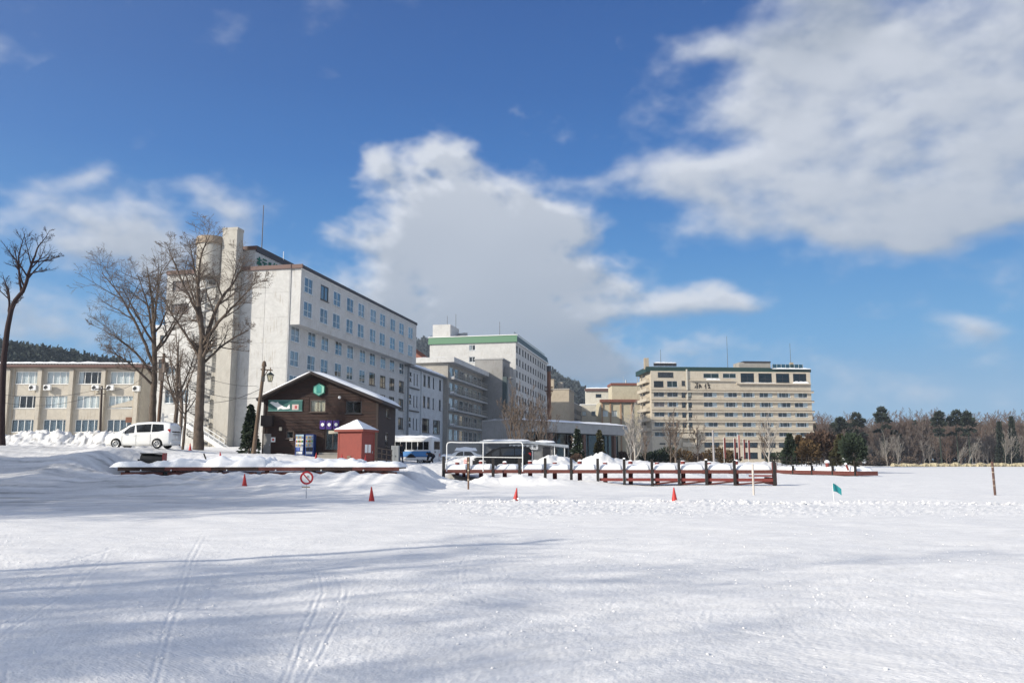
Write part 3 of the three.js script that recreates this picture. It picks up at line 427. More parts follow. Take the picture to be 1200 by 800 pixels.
/* ---------- tall white hotel with green mansard ---------- */
{
  const y0 = 2, o = thing('green_roofed_hotel', 'tall white hotel with green mansard edge and rows of small dark windows', 'hotel', 0.94, y0, -200, TURN);
  const W = 22, L = 46, H = 28.7, t = 0.35, tu = [1.35, 4.9, 8.9, 12.4, 16.1, 19.7, 23.5, 27.1, 30.9, 34.4, 38, 41.8], rows = [27.1, 24.05, 21.0, 17.95, 14.9, 11.8, 8.7], R0 = [];
  for (const v of rows) for (const u of tu) R0.push([u - t, v, 1.75, 1.65]);
  const fr = [[W - 11, 27.6, 1.6, 1.4], [W - 11, 24.7, 1.6, 1.4]];
  const { F, R } = block(o, W, L, H, M.white, { front: fr, right: R0, t });
  R0.forEach(([u, v, w, h]) => win(R, u, v, w, h, { nx: 2, bar: 0.1, fm: M.frameDark, curtain: pick([null, M.lace, null, M.blueBlind]), half: pick([0, 2, 1]) }));
  fr.forEach(([u, v, w, h], i) => win(F, u, v, w, h, { nx: 2, bar: 0.12, fm: M.frame, curtain: i ? null : M.lace, half: 1 }));
  const tz = (a, b) => prism([[0, 0], [0.42, 0], [0, 1.75]], a).translate(0, 0, b);
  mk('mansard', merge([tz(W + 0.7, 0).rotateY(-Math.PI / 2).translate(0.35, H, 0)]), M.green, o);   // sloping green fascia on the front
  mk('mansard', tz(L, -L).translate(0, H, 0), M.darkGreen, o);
  mk('roof_edge', bx(W + 0.9, 0.16, 0.5, -W / 2, H + 1.8, -0.1), M.frameWhite, o); mk('roof_edge', bx(0.5, 0.16, L, 0.3, H - 0.06, -L / 2 - 0.35), M.frameWhite, o);
  const rl = []; for (let k = 0; k < 30; k++) rl.push(bx(0.08, 0.9, 0.08, -0.6, H + 2.2, -1 - k * 1.5)); rl.push(bx(0.08, 0.08, 44, -0.6, H + 2.6, -22.8)); mk('roof_rail', merge(rl), M.darkGreen, o);
  mk('roof_snow', snowPad(W - 0.6, L - 0.6, 0.3, 4).translate(-W / 2, H + 1.76, -L / 2), snow, o); mk('roof_deck', bx(W - 0.4, 1.7, L - 0.4, -W / 2 - 0.2, H + 0.9, -L / 2 - 0.2), M.greyLight, o);
  mk('penthouse', bx(4.6, 3.3, 8, -W + 2.7, H + 3.5, -5), M.white, o);
  const tank = mk('water_tank', merge([cyl(0.9, 0.9, 1.9, -W + 6.2, H + 1.8, -7.5, 16), cyl(0.7, 0.7, 2.4, -W + 6.4, H + 1.8, -9.8, 16)]), M.greyLight, o);
  for (const [x, a, b, z] of [[-W + 3, 5, 8, -5], [-W + 5, 5, 8.6, -6], [-5.2, 1.8, 6, -5]]) mk('antenna', rod([x, H + a, z], [x, H + b, z], 0.06, 5), M.antenna, o);
}

/* ---------- rusty flue beside the green roofed hotel ---------- */
{
  const p = at(643.5, 470, 233), o = thing('rusty_flue', 'tall rusty brown steel flue with service ring beside green roofed hotel', 'chimney', p.x, 2, -233);
  mk('shaft', merge([cyl(0.62, 0.55, 25, 0, 0, 0, 14), bx(1.6, 9, 1.4, 0.1, 4.5, 0)]), M.rust, o); mk('cap', cyl(0.66, 0.66, 1.6, 0, 25, 0, 14), std(0.06, 0.06, 0.065, 0.6), o);
  mk('service_ring', merge([new THREE.TorusGeometry(1.1, 0.1, 6, 18).rotateX(Math.PI / 2).translate(0, 19.5, 0), new THREE.TorusGeometry(1.1, 0.08, 6, 18).rotateX(Math.PI / 2).translate(0, 20.6, 0), ...Array.from({ length: 8 }, (_, i) => rod([1.1 * Math.cos(i * 0.785), 19.5, 1.1 * Math.sin(i * 0.785)], [1.1 * Math.cos(i * 0.785), 20.6, 1.1 * Math.sin(i * 0.785)], 0.05)), rod([0.9, 19.5, 0.6], [0.4, 17.5, 0.3], 0.1), rod([-0.9, 19.5, 0.6], [-0.4, 17.5, 0.3], 0.1)]), M.rust, o);
}

/* ---------- tan block behind the flue ---------- */
{
  const p = at(667, 470, 262), o = thing('tan_apartment_block', 'tan block with square water tank on top, behind rusty flue', 'building', p.x, 2, -262, TURN);
  const R0 = []; for (const v of [17, 14, 11, 8]) for (let k = 0; k < 9; k++) R0.push([13.6 + k * 3.4, v - 0.6, 1.9, 1.5]);
  block(o, 9, 12, 22.4, M.tan, { rooms: false }); mk('roof_edge', bx(9.3, 0.4, 12.3, -4.5, 22.6, -6), M.greyBeige, o); mk('water_tank', merge([bx(2.2, 3.0, 2.2, -6.3, 24.3, -3), bx(2.5, 0.25, 2.5, -6.3, 25.9, -3)]), M.tan, o); mk('stair_head', bx(1.6, 2.6, 2.4, -3.6, 24, -6), M.greyBeige, o);
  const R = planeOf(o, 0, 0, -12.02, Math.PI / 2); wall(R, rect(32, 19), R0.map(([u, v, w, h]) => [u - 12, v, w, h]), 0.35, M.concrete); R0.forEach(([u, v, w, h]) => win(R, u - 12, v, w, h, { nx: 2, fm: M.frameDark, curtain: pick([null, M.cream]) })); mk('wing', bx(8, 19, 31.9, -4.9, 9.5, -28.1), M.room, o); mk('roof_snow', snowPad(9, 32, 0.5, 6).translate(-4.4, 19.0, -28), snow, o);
}

/* ---------- pale yellow hotels in the gap ---------- */
{
  const D = 292, p = at(721, 490, D), o = thing('cream_hotel_wing', 'cream coloured hotel wing with small windows and dark tiled penthouse behind glass hall', 'hotel', p.x, 2, -D, TURN + 8 * RAD);
  const fr = []; for (const v of [16.6, 11.2]) for (const u of [1.3, 4.6, 9.5]) fr.push([u, v, 1.4, 1.5]);
  const { F } = block(o, 12.2, 14, 19.6, M.paleYellow, { front: fr }); fr.forEach(([u, v, w, h]) => win(F, u, v, w, h, { nx: 2, fm: M.frameDark, curtain: pick([null, M.lace]) }));
  mk('roof_edge', bx(12.6, 0.3, 14.3, -6.1, 19.76, -7), M.frameWhite, o);
  const pent = block(o, 9.6, 8, 5.4, M.paleYellow, { y: 19.9, x: -0.6, z: -3, front: [[4.6, 3.2, 2.0, 1.2]] }); win(pent.F, 4.6, 3.2, 2.0, 1.2, { nx: 2, fm: M.frameDark }); mk('tiled_eave', bx(10.2, 0.9, 1.0, -5.4, 25.2, -2.9), M.roofBrown, o); mk('roof_snow', snowPad(10.2, 8.4, 0.5, 7).translate(-5.4, 25.6, -6.8), snow, o);
}
{
  const D = 276, p = at(753, 490, D), o = thing('yellow_hotel_wing', 'yellow hotel wing with brown eaves and pilasters beside beige lakeside hotel', 'hotel', p.x, 2, -D, 2 * RAD);
  const fr = []; for (const v of [15.6, 10.4]) for (const u of [1.4, 4.5]) fr.push([u, v, 1.7, 1.9]);
  const { F } = block(o, 13.8, 12, 19.4, M.yellow, { front: fr }); fr.forEach(([u, v, w, h]) => win(F, u, v, w, h, { nx: 2, fm: M.frameWhite, curtain: M.lace }));
  for (const u of [-13.5, -10.7, -7.2, -3.6, -0.2]) mk('pilaster', bx(0.45, 19.2, 0.4, u, 9.6, 0.2), std(0.34, 0.22, 0.14, 0.8), o);
  mk('tiled_eave', bx(14.6, 0.9, 1.6, -6.9, 19.8, 0.1), std(0.20, 0.075, 0.05, 0.7), o); mk('penthouse', bx(10, 5.2, 8, -4.9, 22.6, -5), M.yellow, o); mk('tiled_eave', bx(10.6, 0.8, 8.6, -4.9, 25.5, -5), std(0.20, 0.075, 0.05, 0.7), o); mk('vent_pipe', merge([cyl(0.25, 0.25, 1.4, -4.6, 25.8, -4), rod([-5.5, 25.8, -4], [-5.5, 28.5, -4], 0.05)]), M.steel, o);
}

/* ---------- beige lakeside hotel ---------- */
{
  const y0 = 1.4, T = 4.7 * RAD, o = thing('beige_lakeside_hotel', 'wide beige hotel with dark green roof band and continuous window ledges at the far shore', 'hotel', 40.53, y0, -240, T);
  const W = 48.2, L = 13.8, H = 26.6, t = 0.35, rel = (y) => y - y0, holes = [], add = (u, y, w, h, opt) => holes.push([u, rel(y), w, h, opt]);
  const rows = [21.2, 18.3, 15.45, 12.55, 9.75], cols = [17.6, 23.7, 29, 34.4, 39.85, 45];
  for (const y of rows) { for (const u of cols) add(u, y, 4.0, 1.55, { nx: 3, bar: 0.1, fm: M.frame, curtain: M.lace, half: pick([2, 2, 3, 2, 1, 2]) }); add(2.3, y, 3.1, 1.5, { nx: 2, fm: M.frame, curtain: pick([null, null, M.brownBlind]) }); add(6.35, y, 3.2, 1.5, { nx: 2, fm: M.frame, curtain: pick([null, M.lace, null]), half: 2 }); if (y > 11) { add(9.65, y - 0.1, 1.2, 1.7, { nx: 1, fm: M.frameDark }); add(11.5, y - 0.1, 1.1, 1.6, { nx: 1, fm: M.frameDark, curtain: y > 20 ? M.cream : null }); } }
  add(2.3, 24.15, 2.9, 1.8, { nx: 1, glass: GLASS_TEAL, fm: M.frameDark }); add(6.35, 24.15, 3.1, 1.8, { nx: 2, glass: GLASS_TEAL, fm: M.frame, curtain: M.lace }); add(9.7, 24.4, 1.1, 1.5, { nx: 1, fm: M.frameDark }); add(4.45, 26.85, 4.7, 1.5, { nx: 3, fm: M.frameDark });
  add(18.1, 26.7, 4.7, 1.35, { nx: 2, glass: GLASS_TEAL, fm: M.frame, curtain: M.lace }); add(23.6, 26.75, 4.0, 1.35, { nx: 2, glass: GLASS_TEAL, fm: M.frame, curtain: M.lace });
  for (const [k, u] of [29, 34.4, 39.75, 44.95].entries()) add(u, 26.2, 4.1, 2.7, { nx: 2, bar: 0.13, ny: k < 3 ? 2 : 1, glass: GLASS_TEAL, fm: M.frameDark });
  for (const u of [17.6, 23.7, 29, 34.4, 39.85, 45]) { add(u, 6.85, 4.5, 2.0, { nx: 3, bar: 0.12, fm: M.frameDark }); add(u, 3.5, 4.4, 1.8, { nx: 2, bar: 0.1, fm: M.frameDark, glass: GLASS_TEAL }); }
  add(3.0, 6.9, 1.7, 0.4, { nx: 1, fm: M.frameDark }); add(6.6, 6.9, 2.3, 0.5, { nx: 2, fm: M.frameDark });
  const F = planeOf(o, 0, 0, 0, 0), hl = holes.map((h) => h.slice(0, 4));
  wall(F, rect(W, H), hl, t, M.beige); holes.forEach(([u, v, w, h, opt]) => win(F, u, v, w, h, opt));
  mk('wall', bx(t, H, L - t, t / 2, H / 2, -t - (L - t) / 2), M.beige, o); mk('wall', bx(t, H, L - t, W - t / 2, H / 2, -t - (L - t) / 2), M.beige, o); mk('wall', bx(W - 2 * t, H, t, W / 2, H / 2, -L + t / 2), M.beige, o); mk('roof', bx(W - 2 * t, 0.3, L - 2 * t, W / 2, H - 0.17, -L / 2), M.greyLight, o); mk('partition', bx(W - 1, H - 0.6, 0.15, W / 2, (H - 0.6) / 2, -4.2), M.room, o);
  // ledges run along every floor; snow and small fittings lie on some
  for (const y of [22.55, 19.7, 16.75, 13.85, 11.0, 8.1]) { const full = y < 9, u0 = full ? 14 : -0.1, l = mk('ledge', bx(W + 0.5 - u0, 0.42, 0.75, (W + 0.5 + u0) / 2, rel(y) - 0.62, 0.38), M.beige, o); mk('gutter', bx(W + 0.5 - u0, 0.18, 0.18, (W + 0.5 + u0) / 2, rel(y) - 0.3, 0.7), M.frameBrown, l); for (let k = 0; k < 7; k++) if (rnd() < 0.5) mk('snow_cap', snowPad(1 + rnd() * 2, 0.5, 0.16, k, 8, 4).translate(u0 + 2 + rnd() * (W - u0 - 4), rel(y) - 0.41, 0.36), snow, l); }
  const up = mk('ledge', bx(22.5, 0.4, 0.7, 36.7, rel(24.45), 0.36), M.beige, o); mk('gutter', bx(22.5, 0.14, 0.14, 36.7, rel(24.2), 0.62), M.frameBrown, up); mk('snow_cap', snowPad(5, 0.6, 0.5, 3).translate(45, rel(24.62), 0.36), snow, up); mk('snow_cap', snowPad(12, 0.5, 0.14, 4, 30, 4).translate(32, rel(24.62), 0.36), snow, up);
  const u2 = mk('ledge', bx(13, 0.35, 0.6, 18, rel(25.25), 0.31), M.beige, o); mk('snow_cap', snowPad(4.5, 0.5, 0.35, 5).translate(18.5, rel(25.42), 0.32), snow, u2);
  // the narrow side carries a stack of balconies
  for (const y of [25.2, 22.6, 19.75, 16.8, 13.9, 11.0]) { const b = mk('balcony', bx(1.1, 0.95, 11.5, -0.56, rel(y), -7.2), M.beige, o); mk('railing', merge([bx(0.06, 0.75, 4.4, -1.0, rel(y) + 0.85, -4), bx(0.12, 1.75, 0.12, -1.0, rel(y) + 1.35, -6.6), bx(0.12, 1.75, 0.12, -1.0, rel(y) + 1.35, -12.6)]), M.tan, b); mk('doorway', bx(0.06, 1.7, 4.2, -0.032, rel(y) + 1.35, -9.4), M.frameDark, b); }
  // small stacked balconies of the stair
  for (const y of [9.6, 7.1]) { const b = mk('balcony', merge([bx(4.0, 1.3, 1.4, 10.6, rel(y) - 0.5, 0.71), bx(0.18, 2.6, 1.4, 12.6, rel(y) + 0.2, 0.72)]), M.beige, o); }
  mk('downpipe', merge([bx(0.34, 27.0, 0.34, 10.65, 13.6, 0.3)]), M.paleYellow, o);
  // dark green roof band
  mk('roof_band', prism([[0, 0], [0.9, 0], [0.55, 1.55], [0, 1.55]], 37.5).rotateY(Math.PI / 2).translate(-1.2, rel(27.7), -0.2), M.darkGreen, o); const rb2 = mk('roof_band', prism([[0, 0], [0.9, 0], [0.5, 0.85], [0, 0.85]], 12.2).rotateY(Math.PI / 2).translate(36.4, rel(28.0), -0.2), M.darkGreen, o); mk('snow_cap', snowPad(12, 1.0, 0.3, 6, 20, 5).translate(42.5, rel(28.84), 0.2), snow, rb2);
  mk('roof_deck', bx(W + 1.2, 1.4, L - 0.3, W / 2 - 0.6, rel(28.0) + 0.4, -L / 2 - 0.3), M.darkGreen, o);
  // things on the roof
  mk('chimney', bx(1.25, 3.3, 1.2, -0.75, rel(30.3), -2), M.tan, o); mk('chimney', bx(0.9, 2, 0.9, 43.9, rel(30.2), -3), M.tan, o);
  const cond = []; for (let k = 0; k < 6; k++) cond.push(bx(0.95, 0.85, 0.8, 1.8 + k * 1.15, rel(30.0), -1.2)); mk('air_conditioner_row', merge(cond), M.frameDark, o); mk('snow_cap', snowPad(7, 0.9, 0.25, 8, 12, 4).translate(4.7, rel(30.42), -1.2), snow, o);
  mk('lounge', bx(9.6, 1.7, 5, 32, rel(30.1), -4), M.greyBeige, o); mk('lounge_roof', bx(8.4, 0.35, 5.6, 32.6, rel(31.1), -4), M.roofBlack, o); const gl = mk('glass_screen', merge([bx(9.5, 1.3, 0.06, 42, rel(29.8), -1.4)]), GLASS_TEAL, o); mk('post', merge(Array.from({ length: 8 }, (_, i) => bx(0.08, 1.4, 0.08, 37.3 + i * 1.34, rel(29.8), -1.3))), M.frame, gl);
  for (const [u, y] of [[3.95, 34.7], [24.3, 39], [43.8, 37.1]]) mk('lightning_rod', rod([u, rel(29), -3.2], [u, rel(y), -3.2], 0.09, 5, 0.05), M.antenna, o);
  // brush-written characters, fixed to the wall
  const cs = [[620, 165, 655, 185], [680, 165, 650, 200], [650, 185, 668, 240], [655, 200, 650, 300], [625, 235, 600, 285], [640, 215, 668, 225], [668, 225, 665, 285], [700, 205, 720, 205], [712, 190, 708, 290], [735, 215, 700, 260], [700, 235, 770, 245], [735, 245, 760, 275], [730, 205, 745, 230], [875, 185, 845, 250], [868, 225, 868, 300], [935, 165, 925, 215], [915, 225, 975, 205], [930, 215, 975, 295], [965, 235, 930, 290], [905, 175, 925, 185]];
  mk('lettering', merge(cs.map(([a, b, c, d]) => rod([a, -b, 0], [c, -d, 0], 10.5, 5).scale(0.01227, 0.0131, 0.006))).translate(5.65, rel(26.75), 0.07), std(0.03, 0.022, 0.018, 0.7), o);
}

/* ---------- glazed hall with a deep grey roof edge ---------- */
{
  const y0 = 1.2, o = thing('glass_front_hall', 'long single storey hall with grey roof edge over dark glass front', 'building', 0.25, y0, -122, -41 * RAD);
  const L = 29, W = 6.4, H = 6.5;
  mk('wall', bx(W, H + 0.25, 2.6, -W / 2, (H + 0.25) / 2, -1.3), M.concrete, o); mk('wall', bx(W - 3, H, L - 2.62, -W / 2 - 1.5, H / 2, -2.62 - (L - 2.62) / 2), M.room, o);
  mk('roof_edge', merge([bx(W + 0.9, 1.6, L - 2.5, -W / 2 + 0.45, H - 0.7, -2.65 - (L - 2.5) / 2)]), M.greyLight, o);
  mk('roof_snow', snowPad(W + 1.2, L + 0.2, 0.34, 4, 12, 30).translate(-W / 2 + 0.5, H + 0.1, -L / 2), snow, o);
  for (let k = 0; k < 9; k++) { const z = -4 - k * 2.9; mk('glass_panel', bx(0.05, 4.85, 2.7, -1.0, 2.45, z), GLASS_TEAL, o); mk('mullion', bx(0.14, 4.9, 0.14, -0.95, 2.45, z - 1.45), M.frameDark, o); if (k % 3 === 1) mk('column', bx(0.6, 4.85, 0.6, 0.2, 2.43, z - 1.45), std(0.13, 0.075, 0.06, 0.8), o); }
  mk('floor', bx(3.2, 0.3, L - 3, -1.4, 0.1, -2.8 - (L - 3) / 2), M.concrete, o);
}
/* ---------- brown timber lodge ---------- */
const boardTex = tex(512, (u, v) => { const a = 0.86 + 0.12 * tn(u * 1, v, 7, 2) + 0.10 * tn(u, v * 3, 60, 4) + 0.06 * tn(u, v, 110, 6); return [a, a * 0.99, a * 0.97]; });
const WOOD = std(0.046, 0.019, 0.0125, 0.75, { map: rep(boardTex, 0.25, 1.3) }), WOOD2 = std(0.036, 0.0155, 0.0105, 0.75, { map: rep(boardTex, 0.21, 1.1) }), TRIM = std(0.03, 0.02, 0.017, 0.7);
{
  const D = 70.34, X0 = -21.14, y0 = 1.75, o = thing('brown_lodge', 'two storey dark brown timber lodge with snowy gable roof and green hexagon sign', 'lodge', X0, y0, -D, -2 * RAD);
  const W = 9.85, L = 8.2, up = 0.42, RU = 4.22, RV = 7.05 + up, LV = 4.84 + up, EV = 4.6 + up, F = planeOf(o, 0, 0, 0, 0);
  const wl = 4.95 + up - 0.2, wr = 4.78 + up - 0.2, top = (u) => (u < RU ? lerp(wl, RV - 0.25, u / RU) : lerp(RV - 0.25, wr, (u - RU) / (W - RU)));
  const H = [[4.65, 4.23 + up, 1.34, 1.05], [7.72, 4.1 + up, 1.33, 1.05], [2.35, 1.8 + up, 0.62, 0.62], [6.0, 1.55 + up, 1.3, 2.0]];
  wall(F, [[0, 0], [W, 0], [W, wr], [RU, RV - 0.25], [0, wl]], H, 0.2, WOOD);
  const boards = [[], []];
  for (let k = 0, v = 0.02; v < RV - 0.3; v += 0.245, k++) {
    const h = 0.215; let a = 0, b = W; const t2 = v + h;
    if (t2 > wl) a = RU * (t2 - wl) / (RV - 0.25 - wl); if (t2 > wr) b = W - (W - RU) * (t2 - wr) / (RV - 0.25 - wr);
    let cuts = H.filter(([u, c, w, hh]) => v < c + hh / 2 + 0.08 && t2 > c - hh / 2 - 0.08).map(([u, , w]) => [u - w / 2 - 0.08, u + w / 2 + 0.08]).sort((p, q) => p[0] - q[0]), x = a;
    for (const [c0, c1] of [...cuts, [b, b]]) { if (c0 - x > 0.05) boards[k % 3 === 1 ? 1 : 0].push(bx(c0 - x, h, 0.03, (x + c0) / 2, v + h / 2, 0.016)); x = Math.max(x, c1); }
  }
  mk('siding', merge(boards[0]), WOOD, o).userData.kind = 'stuff'; mk('siding', merge(boards[1]), WOOD2, o).userData.kind = 'stuff';
  mk('wall', bx(0.2, wl - 0.05, L - 0.2, 0.1, (wl - 0.05) / 2, -0.2 - (L - 0.2) / 2), WOOD, o); const SR = planeOf(o, W, 0, -0.2, Math.PI / 2), sh = [[4.0, 3.85 + up, 1.3, 0.85], [3.8, 1.5 + up, 1.3, 1.25]]; wall(SR, rect(L - 0.2, wr - 0.05), sh, 0.2, WOOD2); sh.forEach(([u, v, w, h]) => win(SR, u, v, w, h, { nx: 2, set: 0.06, fm: M.frameBrown, curtain: M.blueBlind })); mk('wall', prism([[0.2, 0], [W - 0.2, 0], [W - 0.2, wr - 0.05], [RU, RV - 0.3], [0.2, wl - 0.05]], 0.2).translate(0, 0, -L), WOOD, o);
  mk('corner_board', merge([bx(0.18, wl - 0.1, 0.06, 0.1, wl / 2 - 0.05, 0.062), bx(0.18, wr - 0.1, 0.06, W - 0.1, wr / 2 - 0.05, 0.062)]), TRIM, o);
  const slope = (u0, v0, u1, v1, th, d, off, mat, name, par) => { const dx = u1 - u0, dy = v1 - v0, l = Math.hypot(dx, dy), nx = -dy / l * Math.sign(dx), ny = Math.abs(dx) / l; return mk(name, prism([[u0, v0 + off], [u1, v1 + off], [u1, v1 + off - th], [u0, v0 + off - th]], d).translate(0, 0, -L - 0.4), mat, par); };
  const r1 = slope(RU, RV, -0.3, LV, 0.28, L + 1.2, 0.02, TRIM, 'roof', o), r2 = slope(RU, RV, W + 0.5, EV, 0.28, L + 1.2, 0.02, TRIM, 'roof', o);
  const sn = (u0, v0, u1, v1, par, sd) => { const l = Math.hypot(u1 - u0, v1 - v0); const g = snowPad(l, L + 1.1, 0.3, sd, 16, 24, 0.12); g.rotateZ(Math.atan2(v1 - v0, u1 - u0)); mk('roof_snow', g.translate((u0 + u1) / 2, (v0 + v1) / 2 + 0.03, -L / 2 + 0.15), snow, par); };
  sn(RU, RV, W + 0.5, EV + 0.01, r2, 3); sn(-0.25, LV + 0.02, RU, RV, r1, 5);
  mk('barge_board', merge([rod([RU, RV - 0.12, 0.86], [-0.35, LV - 0.14, 0.86], 0.14, 4), rod([RU, RV - 0.12, 0.86], [W + 0.5, EV - 0.14, 0.86], 0.14, 4)]), TRIM, o);
  H.forEach(([u, v, w, h], i) => { if (i < 3) win(F, u, v, w, h, { nx: w > 1 ? 2 : 1, bar: 0.07, fm: i === 1 ? M.frameDark : M.frameBrown, set: 0.06, curtain: [M.cream, null, null][i], half: i ? 0 : 0 }); });
  mk('partition', bx(W - 0.6, 5, 0.1, W / 2, 2.5, -2.5), M.room, o);
  // entrance: split purple curtain over a glazed door, steps before it
  const door = mk('door', merge([bx(0.08, 2.0, 0.1, 5.4, 1.55 + up, -0.1), bx(0.08, 2.0, 0.1, 6.6, 1.55 + up, -0.1), bx(0.07, 1.9, 0.08, 6.0, 1.5 + up, -0.1), bx(1.1, 0.08, 0.1, 6.0, 2.5 + up, -0.1)]), M.frameBrown, o); mk('pane', bx(1.1, 1.9, 0.015, 6, 1.5 + up, -0.11), GLASS, door);
  const purple = std(0.07, 0.035, 0.20, 0.9); for (const u of [5.05, 5.62, 6.2]) { const c = mk('curtain', drape(0.52, 0.75), purple, o); c.position.set(u + 0.1, 2.62 + up, 0.16); mk('crest', merge([new THREE.CircleGeometry(0.14, 18), bx(0.05, 0.3, 0.004, 0, -0.02, 0)]), M.paperWhite, c).position.set(0, 0.02, 0.045); }
  mk('curtain_rod', rod([4.8, 3.02 + up, 0.18], [6.75, 3.02 + up, 0.18], 0.03), TRIM, o); mk('door_sign', bx(0.8, 0.24, 0.05, 6.05, 2.0 + up, 0.08), M.cream, o);
  for (let k = 0; k < 3; k++) mk('step', bx(1.9, 0.2, 0.35, 5.9, 0.62 - k * 0.2, 0.25 + k * 0.34), M.greyBeige, o);
  // hexagonal sign, three facets
  const hex = (a) => [Math.sin(a * RAD) * 0.56, Math.cos(a * RAD) * 0.56], hx = mk('hexagon_sign', prism([0, 60, 120, 180, 240, 300].map(hex), 0.12, 0.02).translate(4.75, 5.6 + up, 0.06), std(0.02, 0.14, 0.10, 0.5), o);
  mk('facet', prism([hex(0), [0, -0.56], hex(240), hex(300)].map(([a, b]) => [a * 0.88, b * 0.88]), 0.02).translate(4.75, 5.6 + up, 0.205), std(0.22, 0.55, 0.42, 0.5), hx); mk('facet', prism([hex(0), hex(60), hex(120), [0, -0.56]].map(([a, b]) => [a * 0.88, b * 0.88]), 0.02).translate(4.75, 5.6 + up, 0.206), std(0.30, 0.62, 0.48, 0.5), hx); mk('facet', prism([[-0.2, -0.3], [0.2, -0.3], [0.2, 0.3], [0, 0.42], [-0.2, 0.3]], 0.02).translate(4.75, 5.6 + up, 0.232), std(0.06, 0.34, 0.28, 0.5), hx);
  // long banner with a white leaping fish
  const bn = mk('banner_board', bx(2.9, 0.86, 0.06, 1.88, 4.25 + up, 0.08), std(0.03, 0.12, 0.105, 0.6), o); mk('banner_edge', merge([bx(2.96, 0.05, 0.08, 1.88, 4.69 + up, 0.08), bx(2.96, 0.05, 0.08, 1.88, 3.81 + up, 0.08)]), std(0.18, 0.35, 0.32, 0.5), bn);
  mk('fish_print', prism([[0.0, 0.62], [0.22, 0.72], [0.55, 0.62], [0.72, 0.68], [0.8, 0.55], [1.25, 0.28], [1.5, 0.22], [1.72, 0.5], [1.78, 0.12], [1.62, 0.08], [1.2, 0.05], [0.95, 0.12], [0.72, -0.02], [0.7, 0.16], [0.3, 0.42]], 0.012).translate(0.52, 3.88 + up, 0.112), M.paperWhite, bn); mk('picture_print', bx(0.55, 0.46, 0.012, 2.75, 4.12 + up, 0.118), std(0.62, 0.5, 0.46, 0.7), bn); mk('picture_print', bx(0.2, 0.26, 0.012, 2.8, 4.12 + up, 0.131), std(0.45, 0.1, 0.1, 0.7), bn);
  mk('flood_light', merge([new THREE.SphereGeometry(0.13, 12, 8).translate(6.55, 4.92 + up, 0.3), rod([6.55, 4.92 + up, 0], [6.55, 4.92 + up, 0.25], 0.03)]), M.paperWhite, o);
  mk('air_vent_box', bx(0.95, 0.9, 0.6, 0.48, 2.95 + up, 0.34), TRIM, o); const sd = mk('side_door', bx(0.62, 1.8, 0.08, 0.45, 0.98 + up, 0.07), M.grey, o); mk('handle', bx(0.05, 0.16, 0.06, 0.68, 0.95 + up, 0.13), M.steel, sd);
  const nb = mk('notice_board', bx(0.42, 0.4, 0.04, 0.92, 1.38 + up, 0.06), M.paperWhite, o); mk('red_mark', new THREE.CircleGeometry(0.1, 16).translate(0.95, 1.38 + up, 0.083), std(0.5, 0.03, 0.03, 0.6), nb); mk('wall_lamp', rbx(0.24, 0.3, 0.16, 0.05, 1.55, 2.28 + up, 0.1), M.cream, o); mk('small_board', bx(0.3, 0.18, 0.03, 2.5, 1.42 + up, 0.07), M.paperWhite, o);
}
// two drink machines beside the entrance
function drinkMachine(px, label, white) {
  const D = 69.7, X = gx(px, D), o = thing('vending_machine', label, 'vending machine', X, 2.12, -D, -2 * RAD), blue = std(0.012, 0.045, 0.20, 0.4), bodyM = blue;
  mk('cabinet', rbx(0.74, 1.85, 0.7, 0.03, 0, 0.93, 0), bodyM, o); mk('display_back', bx(0.62, 0.98, 0.02, 0, 1.28, 0.356), white ? M.paperWhite : std(0.30, 0.34, 0.38, 0.6), o);
  const hues = [[0.6, 0.35, 0.05], [0.08, 0.3, 0.06], [0.55, 0.5, 0.4], [0.5, 0.06, 0.04], [0.2, 0.3, 0.5], [0.62, 0.56, 0.2]];
  for (let r = 0; r < 3; r++) { const sh = mk('shelf', bx(0.6, 0.02, 0.05, 0, 0.86 + r * 0.32, 0.39), M.frame, o); for (let k = 0; k < 6; k++) { const c = hues[(k * 2 + r * 3) % 6]; mk('can', cyl(0.035, 0.035, 0.17, -0.24 + k * 0.096, 0.872 + r * 0.32, 0.4, 8), std(...c, 0.4), sh); } }
  mk('delivery_flap', bx(0.52, 0.2, 0.04, 0, 0.32, 0.362), white ? M.paperWhite : M.frame, o); mk('coin_panel', bx(0.22, 0.3, 0.03, 0.18, 0.62, 0.36), white ? M.frame : M.dark, o); mk('front_print', bx(0.3, 0.28, 0.012, -0.13, 0.62, 0.357), white ? std(0.10, 0.16, 0.45, 0.5) : M.dark, o);
  if (white) mk('header', bx(0.66, 0.14, 0.03, 0, 1.76, 0.36), std(0.45, 0.6, 0.65, 0.5), o);
}
drinkMachine(351.4, 'blue drink machine with white display, beside the purple curtained entrance', true); drinkMachine(363.0, 'dark blue drink machine standing next to the white fronted one', false);

